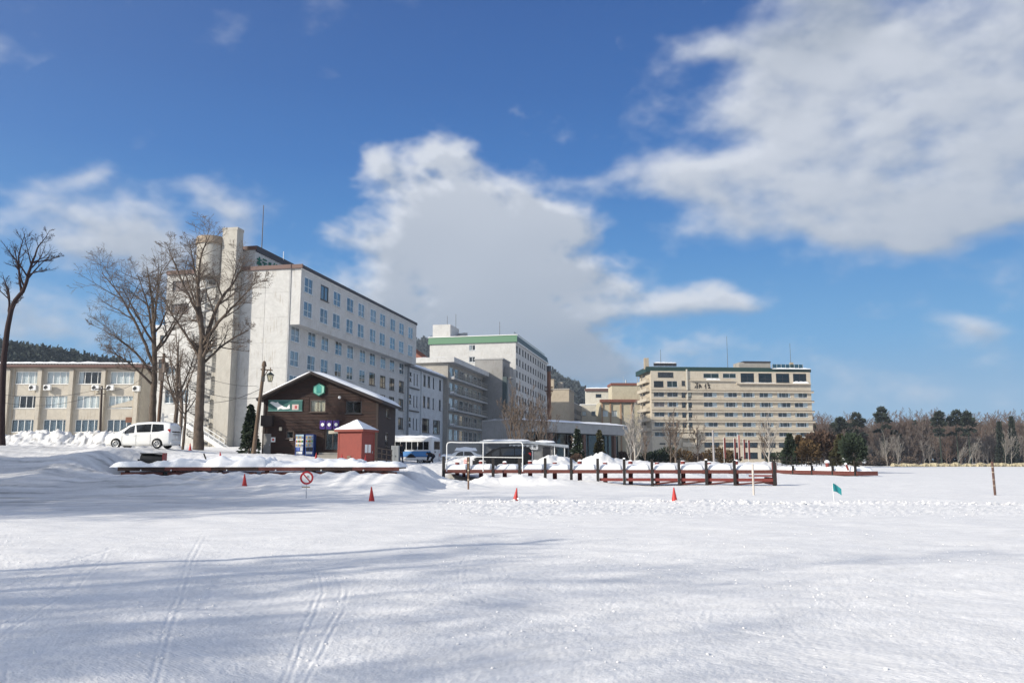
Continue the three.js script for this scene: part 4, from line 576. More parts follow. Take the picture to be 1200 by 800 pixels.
/* ---------- red kiosk ---------- */
{
  const D = 57, X = gx(414, D), y0 = 1.55, o = thing('red_kiosk', 'small square red kiosk with snow covered pyramid roof before brown lodge', 'kiosk', X, y0, -D - 0.9, -19 * RAD);
  const red = std(0.25, 0.036, 0.022, 0.6, { map: rep(plasterTex, 1 / 3, 1 / 3) }); const s = 1.82, H = 2.2;
  mk('body', bx(s, H, s, 0, H / 2, 0), red, o); for (const [x, z] of [[1, 1], [-1, 1], [1, -1], [-1, -1]]) mk('corner_post', bx(0.1, H, 0.1, x * (s / 2 - 0.03), H / 2, z * (s / 2 - 0.03)), red, o);
  mk('eave', bx(s + 0.42, 0.14, s + 0.42, 0, H + 0.071, 0), std(0.22, 0.04, 0.025, 0.6), o); mk('roof', new THREE.ConeGeometry((s + 0.4) / 1.414, 0.62, 4).rotateY(Math.PI / 4).translate(0, H + 0.45, 0), std(0.22, 0.04, 0.025, 0.6), o);
  const sg = new THREE.ConeGeometry((s + 0.46) / 1.414, 0.72, 4, 10).rotateY(Math.PI / 4); { const p = sg.attributes.position; for (let i = 0; i < p.count; i++) p.setY(i, p.getY(i) + 0.03 * n2(p.getX(i) * 3, p.getZ(i) * 3)); sg.computeVertexNormals(); } mk('roof_snow', sg.translate(0, H + 0.52, 0), snow, o);
  mk('vent', merge([bx(0.28, 0.28, 0.03, -0.02, 0.42, s / 2 + 0.016), ...[0, 1, 2, 3].map((k) => bx(0.26, 0.02, 0.03, -0.02, 0.32 + k * 0.065, s / 2 + 0.04))]), std(0.2, 0.13, 0.09, 0.6), o);
  for (const z of [0.25, -0.22]) mk('notice', bx(0.012, 0.56, 0.36, s / 2 + 0.008, 1.05, z), M.paperWhite, o); mk('door_handle', bx(0.04, 0.16, 0.05, s / 2 + 0.03, 0.8, -0.62), M.steel, o);
}
{ // rail and grey cabinet at the foot of the lodge
  const o = thing('ramp_rail', 'dark wooden ramp rail between red kiosk and grey cabinet', 'railing', gx(447, 66), 1.35, -66); for (let k = 0; k < 5; k++) mk('post', bx(0.07, 1.2, 0.07, -0.75 + k * 0.38, 0.9 - k * 0.06, 0), TRIM, o); for (const y of [1.5, 1.1, 0.7]) mk('rail', bx(1.75, 0.06, 0.06, 0, y - 0.12, 0.068, 0, 0, -0.16), TRIM, o);
  const c = thing('grey_cabinet', 'plain grey steel cabinet at the right corner of brown lodge', 'cabinet', gx(463, 68), 1.25, -68); mk('body', rbx(0.6, 1.75, 0.6, 0.02, 0, 0.88, 0), std(0.27, 0.28, 0.28, 0.5), c); mk('door_seam', merge([bx(0.012, 1.5, 0.012, 0, 0.9, 0.303), bx(0.04, 0.14, 0.03, 0.06, 0.9, 0.312)]), M.dark, c);
}

/* ---------- log lamp post and poles with wires ---------- */
const LOG = std(0.17, 0.12, 0.085, 0.9, { map: rep(boardTex, 1, 0.3) }), POLE = std(0.14, 0.085, 0.06, 0.9, { map: rep(boardTex, 1, 0.3) });
{
  const b = at(296, 534, 64), t = at(309.5, 429, 64), o = thing('lamp_post', 'leaning log lamp post with hanging glass lantern left of brown lodge', 'lamp post', b.x, b.y - 0.3, b.z), dx = t.x - b.x, h = t.y - b.y + 0.3;
  mk('post', rod([0, 0, 0], [dx * 0.97, h, 0], 0.17, 10, 0.12), LOG, o); mk('knob', merge([cyl(0.2, 0.15, 0.28, dx * 0.97, h, 0, 8), new THREE.SphereGeometry(0.13, 8, 6).translate(dx * 0.97, h + 0.3, 0)]), LOG, o);
  mk('arm', merge([rod([dx * 0.96 - 0.25, h - 0.25, 0], [dx * 0.96 + 0.68, h - 0.32, 0], 0.055, 6), rod([dx * 0.95, h - 0.9, 0], [dx * 0.96 + 0.3, h - 0.34, 0], 0.04, 5), rod([dx * 0.96 + 0.52, h - 0.1, 0], [dx * 0.96 + 0.52, h - 0.55, 0], 0.04, 5)]), LOG, o);
  const lx = dx * 0.96 + 0.52, ly = h - 1.18, ln = mk('lantern', merge([new THREE.ConeGeometry(0.34, 0.25, 6).translate(lx, ly + 0.62, 0), cyl(0.14, 0.14, 0.06, lx, ly - 0.04, 0, 6), ...Array.from({ length: 6 }, (_, k) => rod([lx + 0.16 * Math.cos(k * 1.047), ly, 0.16 * Math.sin(k * 1.047)], [lx + 0.26 * Math.cos(k * 1.047), ly + 0.5, 0.26 * Math.sin(k * 1.047)], 0.018, 4))]), std(0.02, 0.03, 0.025, 0.5), o);
  mk('glass', new THREE.CylinderGeometry(0.24, 0.145, 0.48, 6, 1, true).translate(lx, ly + 0.25, 0), new THREE.MeshPhysicalMaterial({ color: lin(0.85, 0.82, 0.7), roughness: 0.12, transmission: 0.9, thickness: 0 }), ln); mk('bulb', new THREE.SphereGeometry(0.08, 10, 8).translate(lx, ly + 0.24, 0), M.paperWhite, ln);
  mk('bracket', rbx(0.22, 0.4, 0.2, 0.03, dx * 0.93, h - 1.0, 0.05), std(0.05, 0.045, 0.04, 0.7), o);
}
function pole(px, pyBase, pyTop, D, r, label, extra) {
  const b = at(px[0], pyBase, D), t = at(px[1], pyTop, D), o = thing('utility_pole', label, 'utility pole', b.x, b.y - 0.5, b.z); mk('shaft', rod([0, 0, 0], [t.x - b.x, t.y - b.y + 0.5, 0], r, 8, r * 0.75), extra === 2 ? std(0.05, 0.035, 0.03, 0.9) : POLE, o);
  const X = t.x - b.x, Y = t.y - b.y + 0.5;
  mk('crossarm', merge([bx(1.5, 0.1, 0.1, X, Y - 0.4, 0.1), bx(1.1, 0.1, 0.1, X, Y - 1.0, 0.1)]), TRIM, o); for (const k of [-0.6, 0, 0.6]) mk('insulator', cyl(0.05, 0.035, 0.18, X + k, Y - 0.35, 0.1, 6), M.paperWhite, o);
  if (extra === 1) mk('transformer', merge([cyl(0.3, 0.3, 0.9, X + 0.35, Y - 2.0, 0.25, 12), bx(0.5, 1.3, 0.3, X - 0.1, Y - 2.2, 0.1)]), M.frameBrown, o);
  return new THREE.Vector3(t.x, t.y - 0.3, t.z);
}
const pA = pole([184, 192], 512, 414, 84, 0.2, 'brown wooden utility pole with transformer between two bare trees', 1), pB = pole([117, 119], 506, 452, 100, 0.16, 'thin dark utility pole before the beige low building', 2);
const lampTop = at(308, 436, 64), farL = at(-40, 452, 96);
[[pA, at(300, 452, 101), 0.9, 'sagging overhead cable from brown utility pole to white hotel wall, upper'], [at(192, 432, 84), at(304, 466, 66), 1.0, 'sagging overhead cable from brown utility pole towards lamp post'], [pB, pA, 1.4, 'overhead cable between dark pole and brown utility pole'], [farL, pB, 1.2, 'overhead cable crossing the beige low building from the left edge'], [at(-40, 458, 92), at(118, 460, 99), 1.6, 'lower sagging cable crossing the beige low building'], [at(192, 455, 84), at(306, 455, 65), 1.3, 'lower overhead cable before white hotel end wall']].forEach(([a, b, sag, label]) => {
  const pts = []; for (let k = 0; k <= 12; k++) { const t = k / 12; pts.push([lerp(a.x, b.x, t), lerp(a.y, b.y, t) - sag * 4 * t * (1 - t), lerp(a.z, b.z, t)]); } single('overhead_cable', tube(pts, 0.022, 24, 5), M.dark, label, 'cable');
});

/* ---------- vehicles ---------- */
const ev = new Evaluator(); ev.attributes = ['position', 'normal']; ev.useGroups = false;
// stations: [x from the nose, underside, belt line, roof, half width at belt, half width at roof]
function carBody(S, wheels, wr) {
  const ring = ([x, yb, be, ro, w, r]) => [[0, yb], [w * 0.86, yb], [w * 0.97, yb + 0.16], [w, yb + 0.38 * (be - yb) + 0.1], [w * 0.985, be - 0.03], [w * 0.955, be + 0.02 * (ro > be + 0.25 ? 1 : 0)], [lerp(w, r, 0.85), lerp(be, ro, 0.86)], [r * 0.93, ro - 0.03], [r * 0.6, ro + 0.005], [0, ro + 0.02]].map(([z, y]) => [x, y, z]);
  const pos = [], idx = [], rings = S.map((s) => { const h = ring(s); return [...h, ...h.slice(1, -1).reverse().map(([x, y, z]) => [x, y, -z])]; }), n = rings[0].length;
  rings.forEach((r) => r.forEach((p) => pos.push(...p)));
  for (let i = 0; i < rings.length - 1; i++) for (let j = 0; j < n; j++) { const k = (j + 1) % n, a = i * n + j, b = i * n + k; idx.push(a, b, a + n, b, b + n, a + n); }
  for (const [i, f] of [[0, 1], [rings.length - 1, 0]]) { const c = pos.length / 3, r = rings[i]; pos.push(r[0][0], (r[0][1] + r[9][1]) / 2, 0); for (let j = 0; j < n; j++) { const k = (j + 1) % n; f ? idx.push(c, i * n + k, i * n + j) : idx.push(c, i * n + j, i * n + k); } }
  const g = new THREE.BufferGeometry(); g.setAttribute('position', new THREE.Float32BufferAttribute(pos, 3)); g.setIndex(idx); g.computeVertexNormals();
  let b = new Brush(g); b.updateMatrixWorld();
  for (const x of wheels) for (const s of [-1, 1]) { const c = new Brush(new THREE.CylinderGeometry(wr * 1.14, wr * 1.14, 0.6, 28).rotateX(Math.PI / 2)); c.position.set(x, wr, s * (S[4][4] - 0.02)); c.updateMatrixWorld(); b = ev.evaluate(b, c, SUBTRACTION); b.updateMatrixWorld(); }
  return b.geometry;
}
function stationAt(S, x) { let i = 1; while (i < S.length - 1 && S[i][0] < x) i++; const a = S[i - 1], b = S[i], t = clamp((x - a[0]) / (b[0] - a[0])); return a.map((v, k) => lerp(v, b[k], t)); }
function sidePoint(S, x, s, side, off = 0.012) { const [, , be, ro, w, r] = stationAt(S, x), y = lerp(be + 0.03, lerp(be, ro, 0.86), s), z = lerp(w * 0.955, lerp(w, r, 0.85), s) + off; return [x, y, side * z]; }
function sideGlass(S, pts, side) { const P = pts.map(([x, s]) => sidePoint(S, x, s, side)), pos = []; const n = P.length / 2; for (let i = 0; i < n - 1; i++) { const a = P[i], b = P[i + 1], c = P[n + i], d = P[n + i + 1]; const q = side > 0 ? [a, b, d, a, d, c] : [a, d, b, a, c, d]; q.forEach((p) => pos.push(...p)); } const g = new THREE.BufferGeometry(); g.setAttribute('position', new THREE.Float32BufferAttribute(pos, 3)); g.computeVertexNormals(); return g; }
function wheel(o, x, z, r, w) { const t = mk('wheel', new THREE.TorusGeometry(r * 0.78, r * 0.24, 10, 28).scale(1, 1, w / (r * 0.44)), std(0.018, 0.018, 0.019, 0.85), o); t.position.set(x, r, z); const s = Math.sign(z), sp = [new THREE.CylinderGeometry(r * 0.15, r * 0.15, 0.05, 12).rotateX(Math.PI / 2), new THREE.TorusGeometry(r * 0.62, 0.03, 6, 24)]; for (let k = 0; k < 7; k++) sp.push(bx(r * 0.6, 0.05, 0.035, r * 0.32, 0, 0, 0, 0, 0).rotateZ((k * 2 * Math.PI) / 7)); mk('rim', merge(sp).translate(0, 0, s * w * 0.36), M.steel, t); mk('brake_disc', new THREE.CylinderGeometry(r * 0.56, r * 0.56, 0.03, 20).rotateX(Math.PI / 2), M.dark, t); return t; }
const CARGLASS = new THREE.MeshPhysicalMaterial({ color: lin(0.012, 0.014, 0.016), roughness: 0.06, clearcoat: 1, clearcoatRoughness: 0.03 });
function minivan(name, label, paint, x, y, z, turn, category = 'van') {
  const S = [[0, 0.34, 0.66, 0.74, 0.66, 0.6], [0.14, 0.22, 0.78, 0.9, 0.82, 0.76], [0.5, 0.2, 0.92, 1.04, 0.89, 0.82], [1.0, 0.2, 1.0, 1.16, 0.92, 0.84], [1.75, 0.2, 1.03, 1.7, 0.925, 0.72], [2.3, 0.2, 1.05, 1.87, 0.925, 0.74], [3.2, 0.2, 1.07, 1.93, 0.925, 0.75], [4.3, 0.2, 1.1, 1.91, 0.92, 0.75], [4.72, 0.24, 1.12, 1.86, 0.9, 0.73], [4.9, 0.34, 1.12, 1.62, 0.86, 0.72]];
  const o = thing(name, label, category, x, y, z, turn);
  mk('body', carBody(S, [0.95, 3.95], 0.345).translate(-2.45, 0, 0), paint, o);
  const add = (n, g, m, par = o) => mk(n, g.translate(-2.45, 0, 0), m, par);
  for (const s of [1, -1]) {
    add('side_window', sideGlass(S, [[1.3, 0.02], [1.75, 0.04], [2.22, 0.06], [1.62, 0.62], [1.86, 0.86], [2.22, 0.9]], s), CARGLASS); add('side_window', sideGlass(S, [[2.42, 0.1], [3.0, 0.1], [3.42, 0.1], [2.3, 0.9], [3.0, 0.92], [3.42, 0.92]], s), CARGLASS); add('side_window', sideGlass(S, [[3.5, 0.1], [4.0, 0.12], [4.38, 0.24], [3.5, 0.92], [4.0, 0.9], [4.3, 0.88]], s), CARGLASS);
    const mi = add('mirror', rbx(0.16, 0.17, 0.2, 0.05, 1.5, 1.14, s * 1.02), paint); add('door_handle', rbx(0.2, 0.04, 0.03, 0.012, 2.25, 0.93, s * 0.93), paint); add('door_handle', rbx(0.2, 0.04, 0.03, 0.012, 2.55, 0.94, s * 0.93), paint);
    add('door_seam', merge([bx(0.012, 0.75, 0.006, 2.4, 0.62, s * 0.93), bx(0.012, 0.75, 0.006, 3.45, 0.64, s * 0.93), bx(0.012, 0.62, 0.006, 1.38, 0.62, s * 0.926)]), M.dark); add('headlight', rbx(0.3, 0.13, 0.3, 0.04, 0.2, 0.78, s * 0.62), new THREE.MeshPhysicalMaterial({ color: lin(0.7, 0.72, 0.74), roughness: 0.1, clearcoat: 1 })); add('tail_light', rbx(0.22, 0.34, 0.16, 0.03, 4.74, 1.22, s * 0.76), std(0.30, 0.015, 0.015, 0.25)); wheel(o, 0.95 - 2.45, s * 0.83, 0.345, 0.21); wheel(o, 3.95 - 2.45, s * 0.83, 0.345, 0.21);
  }
  const wsh = (x0, y0, w0, x1, y1, w1) => { const g = new THREE.BufferGeometry(); g.setAttribute('position', new THREE.Float32BufferAttribute([x0, y0, -w0, x0, y0, w0, x1, y1, w1, x0, y0, -w0, x1, y1, w1, x1, y1, -w1], 3)); g.computeVertexNormals(); return g; };
  add('windscreen', wsh(1.04, 1.225, 0.74, 1.72, 1.735, 0.62), CARGLASS); add('rear_window', wsh(4.915, 1.16, 0.72, 4.8, 1.76, 0.62), CARGLASS);
  add('rear_bumper', rbx(0.16, 0.2, 1.6, 0.05, 4.88, 0.42, 0), paint); add('tailgate_trim', bx(0.03, 0.08, 1.05, 4.93, 1.02, 0), M.steel); add('number_plate', bx(0.02, 0.16, 0.33, 4.95, 0.82, 0), M.paperWhite); add('tailgate_seam', merge([bx(0.012, 0.012, 1.4, 4.925, 0.6, 0)]), M.dark);
  return o;
}
const whitePaint = new THREE.MeshPhysicalMaterial({ color: lin(0.80, 0.80, 0.78), roughness: 0.35, clearcoat: 1, clearcoatRoughness: 0.05 }), blackPaint = new THREE.MeshPhysicalMaterial({ color: lin(0.012, 0.013, 0.015), roughness: 0.5, clearcoat: 0, specularIntensity: 0.35 });
{
  const X = gx(165, 60.5); minivan('white_van', 'white minivan parked before bare trees, tailgate towards brown lodge', whitePaint, X, groundY(X, 60.5) - 0.03, -60.5, -2 * RAD);
  const X2 = gx(588, 70); minivan('black_van', 'black minivan parked behind the white pipe railing of the pier', blackPaint, X2, groundY(X2, 70) - 0.05, -70, 4 * RAD);
}
{ // small car under snow behind the railing
  const D = 80, X = gx(541, D), S = [[0, 0.3, 0.6, 0.66, 0.6, 0.55], [0.15, 0.2, 0.7, 0.78, 0.76, 0.7], [0.9, 0.18, 0.82, 0.92, 0.82, 0.76], [1.6, 0.18, 0.86, 1.34, 0.83, 0.64], [2.1, 0.18, 0.87, 1.44, 0.83, 0.64], [3.0, 0.18, 0.88, 1.42, 0.83, 0.64], [3.6, 0.2, 0.88, 1.1, 0.8, 0.66], [4.1, 0.22, 0.86, 0.95, 0.76, 0.7], [4.25, 0.34, 0.7, 0.8, 0.68, 0.6]], o = thing('white_car', 'white saloon car under a snow load beside the bus rear', 'car', X, groundY(X, D) - 0.03, -D, 3 * RAD);
  mk('body', carBody(S, [0.8, 3.3], 0.31).translate(-2.1, 0, 0), whitePaint, o); for (const s of [1, -1]) { mk('side_window', sideGlass(S, [[1.5, 0.02], [2.1, 0.04], [2.25, 0.05], [1.72, 0.75], [2.0, 0.9], [2.25, 0.9]], s).translate(-2.1, 0, 0), CARGLASS, o); mk('side_window', sideGlass(S, [[2.33, 0.05], [2.8, 0.05], [3.3, 0.08], [2.33, 0.9], [2.8, 0.9], [3.0, 0.85]], s).translate(-2.1, 0, 0), CARGLASS, o); wheel(o, -1.3, s * 0.72, 0.31, 0.19); wheel(o, 1.2, s * 0.72, 0.31, 0.19); }
  mk('snow_load', snowPad(2.2, 1.3, 0.3, 3, 12, 10).translate(0.4, 1.38, 0), snow, o); mk('snow_load', snowPad(1.2, 1.4, 0.2, 5, 10, 10).translate(-1.4, 0.84, 0), snow, o);
}
{ // microbus
  const D = 84, X = gx(507, D), o = thing('white_bus', 'white microbus with blue stripe parked right of brown lodge', 'bus', X, groundY(X, D) - 0.05, -D, -17 * RAD);
  const L = 7.2, W = 2.1, H = 2.75, shell = rbx(L, H - 0.45, W, 0.22, -L / 2, 0.45 + (H - 0.45) / 2, -W / 2, 5); const wh = new THREE.MeshPhysicalMaterial({ color: lin(0.76, 0.76, 0.75), roughness: 0.4, clearcoat: 0.8 }), gl = CARGLASS;
  mk('body', shell, wh, o); mk('blue_stripe', bx(L - 0.5, 0.5, 0.012, -L / 2, 1.12, 0.007), std(0.08, 0.24, 0.52, 0.4), o); mk('blue_stripe', bx(L - 0.5, 0.09, 0.014, -L / 2, 0.83, 0.008), std(0.03, 0.09, 0.26, 0.4), o);
  const wf = []; for (let k = 0; k < 5; k++) { const w = mk('side_window', bx(1.16, 0.82, 0.02, -1.05 - k * 1.26, 1.92, 0.012), gl, o); mk('window_frame', merge([bx(1.2, 0.05, 0.03, -1.05 - k * 1.26, 1.49, 0.014), bx(1.2, 0.05, 0.03, -1.05 - k * 1.26, 2.35, 0.014), bx(0.04, 0.82, 0.03, -1.05 - k * 1.26, 1.92, 0.02)]), M.frameWhite, w); }
  mk('rear_window', bx(0.02, 0.8, 1.5, 0.012, 1.95, -W / 2), gl, o); mk('rear_lamp_panel', bx(0.02, 0.3, 0.18, 0.012, 1.0, -0.25), std(0.3, 0.02, 0.02, 0.3), o); mk('rear_lamp_panel', bx(0.02, 0.3, 0.18, 0.012, 1.0, -W + 0.25), std(0.3, 0.02, 0.02, 0.3), o); mk('door_line', merge([bx(0.012, 1.9, 0.012, 0.006, 1.5, -0.55), bx(0.012, 1.9, 0.012, 0.006, 1.5, -W + 0.55), bx(0.03, 0.1, 0.3, 0.01, 1.3, -0.6)]), M.dark, o); mk('number_plate', bx(0.02, 0.18, 0.4, 0.012, 0.8, -W / 2), M.paperWhite, o);
  mk('roof_snow', snowPad(L - 0.2, W - 0.1, 0.24, 6, 20, 10).translate(-L / 2, H - 0.03, -W / 2), snow, o); for (const x of [-1.4, -5.7]) for (const z of [-0.16, -W + 0.16]) { const t = wheel(o, x, 0.01, 0.4, 0.24); t.position.z = z; }
}
/* ---------- piers ---------- */
const REDSTEEL = std(0.13, 0.036, 0.026, 0.7, { map: rep(plasterTex, 0.5, 0.5) }), BLACKPOST = std(0.014, 0.011, 0.01, 0.75), REDPAINT = std(0.18, 0.034, 0.027, 0.7);
{
  const posts = [520, 549, 578, 609, 639, 669.5, 700.5, 731.5, 764, 795.5, 827.5, 860.5, 907], dOf = (px) => lerp(62.6, 59.6, (px - 520) / 387), P = posts.map((px) => { const D = dOf(px); return [gx(px, D), D]; });
  const o = thing('pier', 'long snow covered pier of red beams and black posts along the shore', 'pier', P[0][0], 0, -P[0][1]), [ox, oD] = P[0], ang = Math.atan2(P[12][1] - oD, P[12][0] - ox);
  o.rotation.y = ang; const U = P.map(([x, D]) => Math.hypot(x - ox, D - oD));
  U.forEach((u, i) => {
    const t = 2.1 - 0.32 * (i / 12), p = mk('post', rbx(0.2, t + 0.8, 0.2, 0.02, u, (t - 0.8) / 2, 0.04), BLACKPOST, o); if (i % 3 === 1) mk('snow_cap', snowPad(0.22, 0.22, 0.07, i, 5, 5).translate(u, t - 0.01, 0.04), snow, p);
    const b = mk('back_post', cyl(0.17, 0.17, i % 2 ? 2.05 : 1.95, u + 0.5, -0.3, -2.75, 12), REDPAINT, o); if (i % 4) mk('snow_cap', snowPad(0.32, 0.32, 0.05 + 0.03 * (i % 3), i + 3, 6, 6).translate(u + 0.5, i % 2 ? 1.74 : 1.64, -2.75), snow, b);
    if (i === 12) return;
    const w = U[i + 1] - u, c = u + w / 2;
    mk('beam', bx(w - 0.22, 0.26, 0.16, c, 1.0, 0.02), REDSTEEL, o); if (i >= 6) mk('lower_beam', bx(w - 0.22, 0.22, 0.14, c, 0.42, -0.05), REDPAINT, o); if (i >= 8) mk('brace', rod([u + 0.1, 0.1, -0.1], [u + w - 0.1, 0.3, -0.1], 0.07, 6), REDSTEEL, o);
    for (let k = 0; k < 4; k++) mk('plank', bx(w - 0.02, 0.07, 0.66, c, 1.08, -0.45 - k * 0.7), LOG, o);
    mk('joist', bx(0.14, 0.22, 2.8, u, 0.93, -1.5), REDSTEEL, o);
    mk('snow_load', snowPad(w - 0.2, 2.9, 0.4, i * 3 + 1, 16, 12, 0.16).translate(c, 1.1, -1.42), snow, o);
  });
  mk('fender', bx(0.2, 0.5, 2.2, U[12] - 0.2, 0.35, -1.3), REDPAINT, o); mk('fender', bx(1.6, 0.12, 0.12, U[12] - 1.0, 0.72, 0.15), REDPAINT, o);
  // white pipe railing standing on the near end
  const rl = thing('pipe_railing', 'white pipe railing frame standing on the pier before black minivan', 'railing', gx(523.5, 61.4), 1.0, -61.4, ang), w = 5.62, r = 0.04, wp = M.frameWhite; mk('frame', tube([[0, 0, 0], [0, 1.2, 0], [0.02, 2.0, 0], [0.12, 2.1, 0], [1, 2.1, 0], [w / 2, 2.1, 0], [w - 1, 2.1, 0], [w - 0.12, 2.1, 0], [w - 0.02, 2.0, 0], [w, 1.2, 0], [w, 0, 0]], r, 160, 8), wp, rl); mk('middle_rail', rod([0, 1.08, 0], [w, 1.0, 0], r * 0.8), wp, rl); mk('post', rod([w / 2 - 0.1, 0, 0], [w / 2 - 0.1, 2.1, 0], r), wp, rl);
}
{
  const a = [37.3, 118], b = [40.75, 99], o = thing('far_pier', 'low red pier with snow on top beyond the lakeside hotel bushes', 'pier', b[0], 0, -b[1], Math.atan2(-(a[0] - b[0]), a[1] - b[1])), L = Math.hypot(a[0] - b[0], a[1] - b[1]);
  for (let k = 0; k < 5; k++) { const z = -k * L / 4; mk('post', bx(0.24, 1.7, 0.24, -0.05, 0.35, z), BLACKPOST, o); if (k < 4) { mk('beam', bx(0.2, 0.5, L / 4 - 0.26, 0, 0.34, z - L / 8), REDSTEEL, o); mk('snow_load', snowPad(2.6, L / 4 - 0.1, 0.45, k, 10, 10).translate(1.3, 0.58, z - L / 8), snow, o); } }
  mk('deck', bx(2.6, 0.2, L, 1.45, 0.45, -L / 2), LOG, o); mk('end_beam', bx(2.7, 0.5, 0.2, 1.3, 0.34, 0.25), REDSTEEL, o);
  const bn = thing('red_white_bin', 'round red and white bollard with snow cap on the far pier', 'bollard', gx(969.5, 106), 0.9, -106); mk('body', cyl(0.2, 0.24, 0.7, 0, 0, 0, 12), REDPAINT, bn); mk('snow_cap', new THREE.SphereGeometry(0.32, 12, 8).scale(1, 0.7, 1).translate(0, 0.8, 0), snow, bn);
  const b2 = thing('red_bollard', 'small leaning red bollard at the tip of far pier', 'bollard', gx(994, 100), 0.7, -100, 0); mk('shaft', rod([0, 0, 0], [-0.25, 0.7, 0], 0.13, 8), REDPAINT, b2); mk('snow_cap', new THREE.SphereGeometry(0.16, 8, 6).translate(-0.27, 0.74, 0), snow, b2);
}
{ // timber dock half buried on the left
  const X0 = -23.4, X1 = -6.7, D = 49.6, o = thing('timber_dock', 'red brown timber dock edge half buried in snow on the left shore', 'dock', X0, 0, -D), L = X1 - X0, n = 6;
  for (let k = 0; k < n; k++) { const u = (k * L) / n, w = L / n; mk('beam', bx(w - 0.02, 0.22, 0.18, u + w / 2, 1.28, 0), k % 2 ? REDSTEEL : WOOD, o); mk('lower_beam', bx(w - 0.3, 0.16, 0.14, u + w / 2, 1.02, -0.12), REDSTEEL, o); mk('pile', cyl(0.14, 0.14, 1.6, u + 0.4, -0.4, -0.35, 8), BLACKPOST, o); mk('snow_load', snowPad(w + (k === 5 ? 0.2 : 1.1), 3.7, k === 5 ? 0.26 : 0.3 + 0.1 * (k % 3), k + 11, 22, 14, 0.5).translate(u + w / 2, 1.38, -1.85), snow, o); }
  for (let k = 0; k < 5; k++) mk('plank', bx(L - 0.04, 0.08, 0.62, L / 2, 1.33, -0.5 - k * 0.66), LOG, o);
  for (const u of [1.4, 3.2, 6.5, 9.4, 12.1, 14.6]) mk('hanging_bolt', new THREE.SphereGeometry(0.05, 8, 6).translate(u, 1.2, 0.12), M.paperWhite, o);
  const tb = thing('black_tub', 'black open plastic tub with red end lying on the snowy dock', 'tub', -22.05, 1.56, -51.2, 4 * RAD); mk('body', new THREE.CylinderGeometry(0.36, 0.3, 1.32, 18, 1).rotateZ(Math.PI / 2).scale(1, 0.95, 1).translate(0, 0.3, 0), std(0.012, 0.012, 0.013, 0.6), tb); mk('red_end', merge([bx(0.06, 0.7, 0.66, 0.69, 0.33, 0)]), std(0.22, 0.02, 0.02, 0.5), tb); mk('rim', bx(1.34, 0.06, 0.72, 0, 0.64, 0), std(0.016, 0.016, 0.017, 0.6), tb); mk('handle', merge([rod([-0.66, 0.25, 0], [-0.86, 0.2, 0], 0.06), rod([-0.86, 0.12, 0], [-0.86, 0.3, 0], 0.06)]), M.dark, tb);
  single('black_stick', rod([-18.55, 1.45, -51.0], [-18.95, 2.2, -51.2], 0.06, 6, 0.045), std(0.015, 0.013, 0.012, 0.7), 'short black stick leaning out of the dock snow between tub and lamp post', 'stick');
}

/* ---------- cones, sign, flag, stakes ---------- */
const coneRed = std(0.44, 0.022, 0.018, 0.5), coneGeo = (() => { const pts = [[0.17, 0], [0.165, 0.02], [0.14, 0.05], [0.026, 0.68], [0.03, 0.7], [0, 0.71]].map(([r, y]) => new THREE.Vector2(r, y)); return new THREE.LatheGeometry(pts, 20); })(), coneBase = rbx(0.34, 0.03, 0.34, 0.012, 0, 0.015, 0);
function cone(x, D, y, lean, s, label) { const o = thing('traffic_cone', label, 'traffic cone', x, y, -D, 0, 'red traffic cones on the snow'); o.rotation.set(0.02, x, lean); mk('body', coneGeo, coneRed, o); mk('base', coneBase, coneRed, o); o.scale.setScalar(s); return o; }
{
  const c1 = gx(287.5, 44); cone(c1, 44, groundY(c1, 44) - 0.04, -0.1, 0.92, 'red cone on the snow left of the round prohibition sign');
  cone(gx(436.5, 36.8), 36.8, groundY(gx(436.5, 36.8), 36.8) - 0.06, 0.03, 0.98, 'red cone on the ice right of the round prohibition sign');
  cone(gx(603.5, 36.2), 36.2, groundY(gx(603.5, 36.2), 36.2) - 0.12, -0.12, 0.95, 'tilted red cone with buried foot below the middle of the pier'); cone(gx(789.5, 34.6), 34.6, groundY(gx(789.5, 34.6), 34.6) - 0.1, 0.04, 0.95, 'red cone nearest the teal flag, on the ice below the pier');
  cone(gx(258, 53.4), 53.4, 1.88, 0.1, 0.66, 'small red cone on the dock snow left of the log lamp post'); cone(gx(371.5, 53), 52.6, 1.84, -0.05, 0.62, 'small red cone on the dock snow below the drink machines'); cone(gx(402.5, 53), 52.4, 1.76, 0.05, 0.62, 'small red cone in front of the red kiosk'); cone(gx(430.5, 53.4), 52.6, 1.72, 0.02, 0.6, 'small red cone right of the red kiosk'); cone(gx(221.5, 66), 66, groundY(gx(221.5, 66), 66), 0, 0.85, 'red cone at the foot of the big bare tree beside the white van');
}
